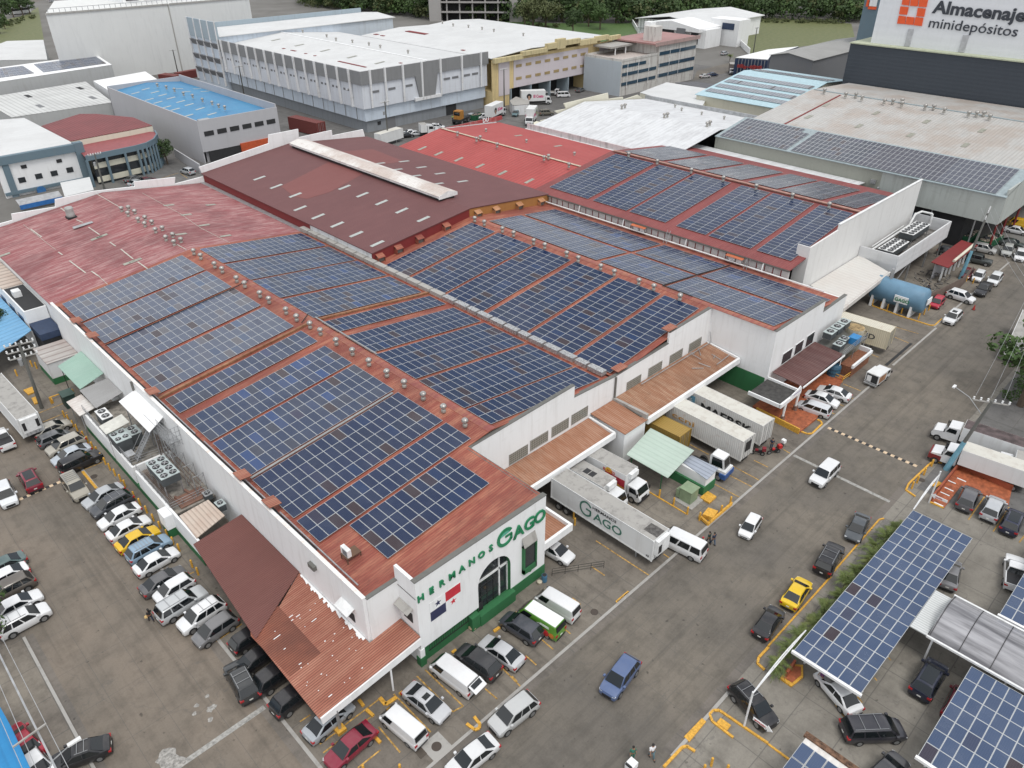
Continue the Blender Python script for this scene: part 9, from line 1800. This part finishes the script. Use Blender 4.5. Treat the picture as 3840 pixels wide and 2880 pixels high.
# individual trees in view in front of the woods
for i, (p, k, sc) in enumerate(((T(2,0,525,300), 0, 1.05), (T(2,0,760,255), 1, 1.25), (T(2,0,660,230), 1, 1.35), (T(2,0,180,255), 2, 1.5), (T(2,0,290,240), 2, 1.5), (T(2,0,110,215), 1, 1.4), (T(2,0,900,200), 0, 1.8), (T(2,0,430,190), 0, 1.9))): tpx('%s from the left of the single trees before the woods' % ORD[i], p, k, sc, group='single trees before the woods')
for i, (p, k, sc) in enumerate(((T(0,0,40,200), 0, 1.3), (T(0,0,120,150), 1, 1.0), (T(0,0,200,130), 0, 1.0), (T(0,0,260,120), 1, 1.0), (T(0,0,45,250), 1, .7), (T(0,0,0,290), 0, .8))): tpx('%s from the left of the roadside trees upper left' % ORD[i], p, k, sc, group='roadside trees upper left')
o = tree('leafy street tree above the pavement at the right edge', 109.6, 13.0, 1, 1.25, group='street trees'); tree('leafy street tree partly hiding the white crossover at the left edge', -2.4, 67.5, 1, .62, group='street trees')
tree('second leafy crown beside the right edge tree', 116.5, 10.5, 0, 1.1, group='street trees'); tree('round crowned tree by the slate blue pole in the left yard', *(lambda q: (q.x, q.y))(P(T(0,0,1450,1420))), 0, .55, group='street trees'); 
tree('small tree at the left edge by the sky blue canopy', *(lambda q: (q.x, q.y))(P(T(0,1,-30,1200), 2)), 0, .5, group='street trees')
# woods: one mass
mb = MB(); rg = random.Random(5)
a0 = P(T(1,0,1000,150)); b0 = P(T(2,0,300,185)); edge = [P(p) for p in (T(1,0,420,45), T(1,0,1050,120), T(1,0,1500,165), T(2,0,330,200), T(2,0,1000,205), T(2,0,1500,160), T(2,0,2212,170), T(3,0,700,200), T(3,0,1200,120))]
for row in range(7):
    for s0, s1 in zip(edge, edge[1:]):
        L = (s1-s0).length; n = max(2, int(L/7.5)); d = (s1-s0)/n; nn = Vector((s0.x, s0.y, 0)).normalized()
        for i in range(n):
            c = s0+d*(i+rg.random()*.6)+nn*(row*11+rg.random()*5); r_ = rg.uniform(4.5, 7.5); crown_mb(r_, r_*1.1, r_*.95+row*.9, 15, 30 if row < 3 else 20, 1.5, rg.random(), mb, c.x, c.y, .46)
nf = len(mb.f); mb.mi = [rg.choice((0, 0, 0, 1, 1, 2)) if i % 60 == 0 else None for i in range(nf)]; cur = 0
for i in range(nf):
    if mb.mi[i] is None: mb.mi[i] = cur
    else: cur = mb.mi[i]
o = mb.build('woods', LM); tag(o, 'dense dark green woods closing the view along the top', 'woods', None, 'stuff')
# low shrubs along the fields
mb = MB(); 
for pts, n, r_ in (((T(2,0,1900,190), T(3,0,700,200)), 60, 1.6), ((T(2,0,100,240), T(2,0,420,230)), 14, 1.6), ((T(0,0,0,235), T(0,0,290,150)), 26, 1.2), ((T(1,0,420,55), T(1,0,1050,90)), 40, 3.5)):
    a, b = P(pts[0]), P(pts[1])
    for i in range(n): c = a.lerp(b, rg.random()); crown_mb(r_*rg.uniform(.6, 1.3), r_*.7, r_*.5, 4, 22, .6, rg.random(), mb, c.x+rg.uniform(-4, 4), c.y+rg.uniform(-4, 4), .5)
o = mb.build('scrub', LM[2]); tag(o, 'scrubby bushes along the edges of the fields', 'bushes', None, 'stuff')
# palm strip by the carport
pg = MB(); rg = random.Random(9)
def palm_clump(label, x, y, h=1.6, n=26, mat=None, L=1.7):
    o = thing('palm_clump', label, 'palm', (x, y, 0), 'palms in the strip by the long carport'); mb = MB()
    for i in range(n):
        a = rg.random()*6.283; el = rg.uniform(.15, 1.1); bx, by = x+rg.uniform(-.5, .5), y+rg.uniform(-.3, .3); l = L*rg.uniform(.7, 1.2); prev = Vector((bx, by, h*rg.uniform(.35, .8))); d = Vector((math.cos(a), math.sin(a), 0)); sd = Vector((-d.y, d.x, 0))
        for k in range(5):
            f = (k+1)/5; c = Vector((bx, by, prev.z))+d*l*f*math.cos(el)*.9; c.z = h*.6+l*math.sin(el)*f-l*.55*f*f
            for s_ in (1, -1):
                w_ = .34*math.sin(math.pi*min(.95, f*.85+.1)); tip = c+sd*s_*w_+d*.12-Vector((0, 0, .10)); mb.add([prev, prev.lerp(c, .5), tip, ], [(0, 1, 2)]); mb.add([prev.lerp(c, .5), c, tip+d*.12], [(0, 1, 2)])
            prev = c
    mb.build('fronds', mat or LM[1], o); t = MB(); [t.tube((x+rg.uniform(-.3, .3), y+rg.uniform(-.2, .2), 0), (x+rg.uniform(-.3, .3), y+rg.uniform(-.2, .2), h*.7), .05, 5) for k in range(5)]; t.build('stems', M_bark, o)
M_palm = leafmat('palm_frond', (.07, .10, .03), (.11, .15, .045), (.17, .19, .06))
for i, x in enumerate((47.4, 49.6, 51.8, 54.2, 56.4, 58.9, 61.2, 63.4, 65.8, 68.0, 70.4, 72.4)): palm_clump('%s palm clump from the near end of the strip by the long carport' % ORD[i], x, 14.75+rg.uniform(-.2, .25), rg.uniform(1.5, 2.2), 34, M_palm, rg.uniform(1.3, 1.8))
palm_clump('feathery palm in the back yard beside the small lorry', *(lambda q: (q.x, q.y))(P(T(2,0,165,1060))), 6.0, 30, M_palm, 3.2); palm_clump('little palm by the angular office wall', *(lambda q: (q.x, q.y))(P(T(2,0,1880,540))), 4.5, 20, M_palm, 2.6)
field('planting_strip', [T(3,2,1000,1170), T(3,2,1130,1215), T(3,3,180,720), T(3,3,60,800)], plain('strip_soil', (.20, .19, .175), .9, var=.3), .03)
mb = MB()
for i in range(60): x = 121+rg.uniform(-11, 10); y = 14+rg.uniform(-1.6, 1.2); crown_mb(.7, .4, .35, 3, 14, .3, rg.random(), mb, x, y, .6)
o = mb.build('ground_cover', LM[1]); tag(o, 'low ground cover plants below the right edge trees', 'plants', None, 'stuff')
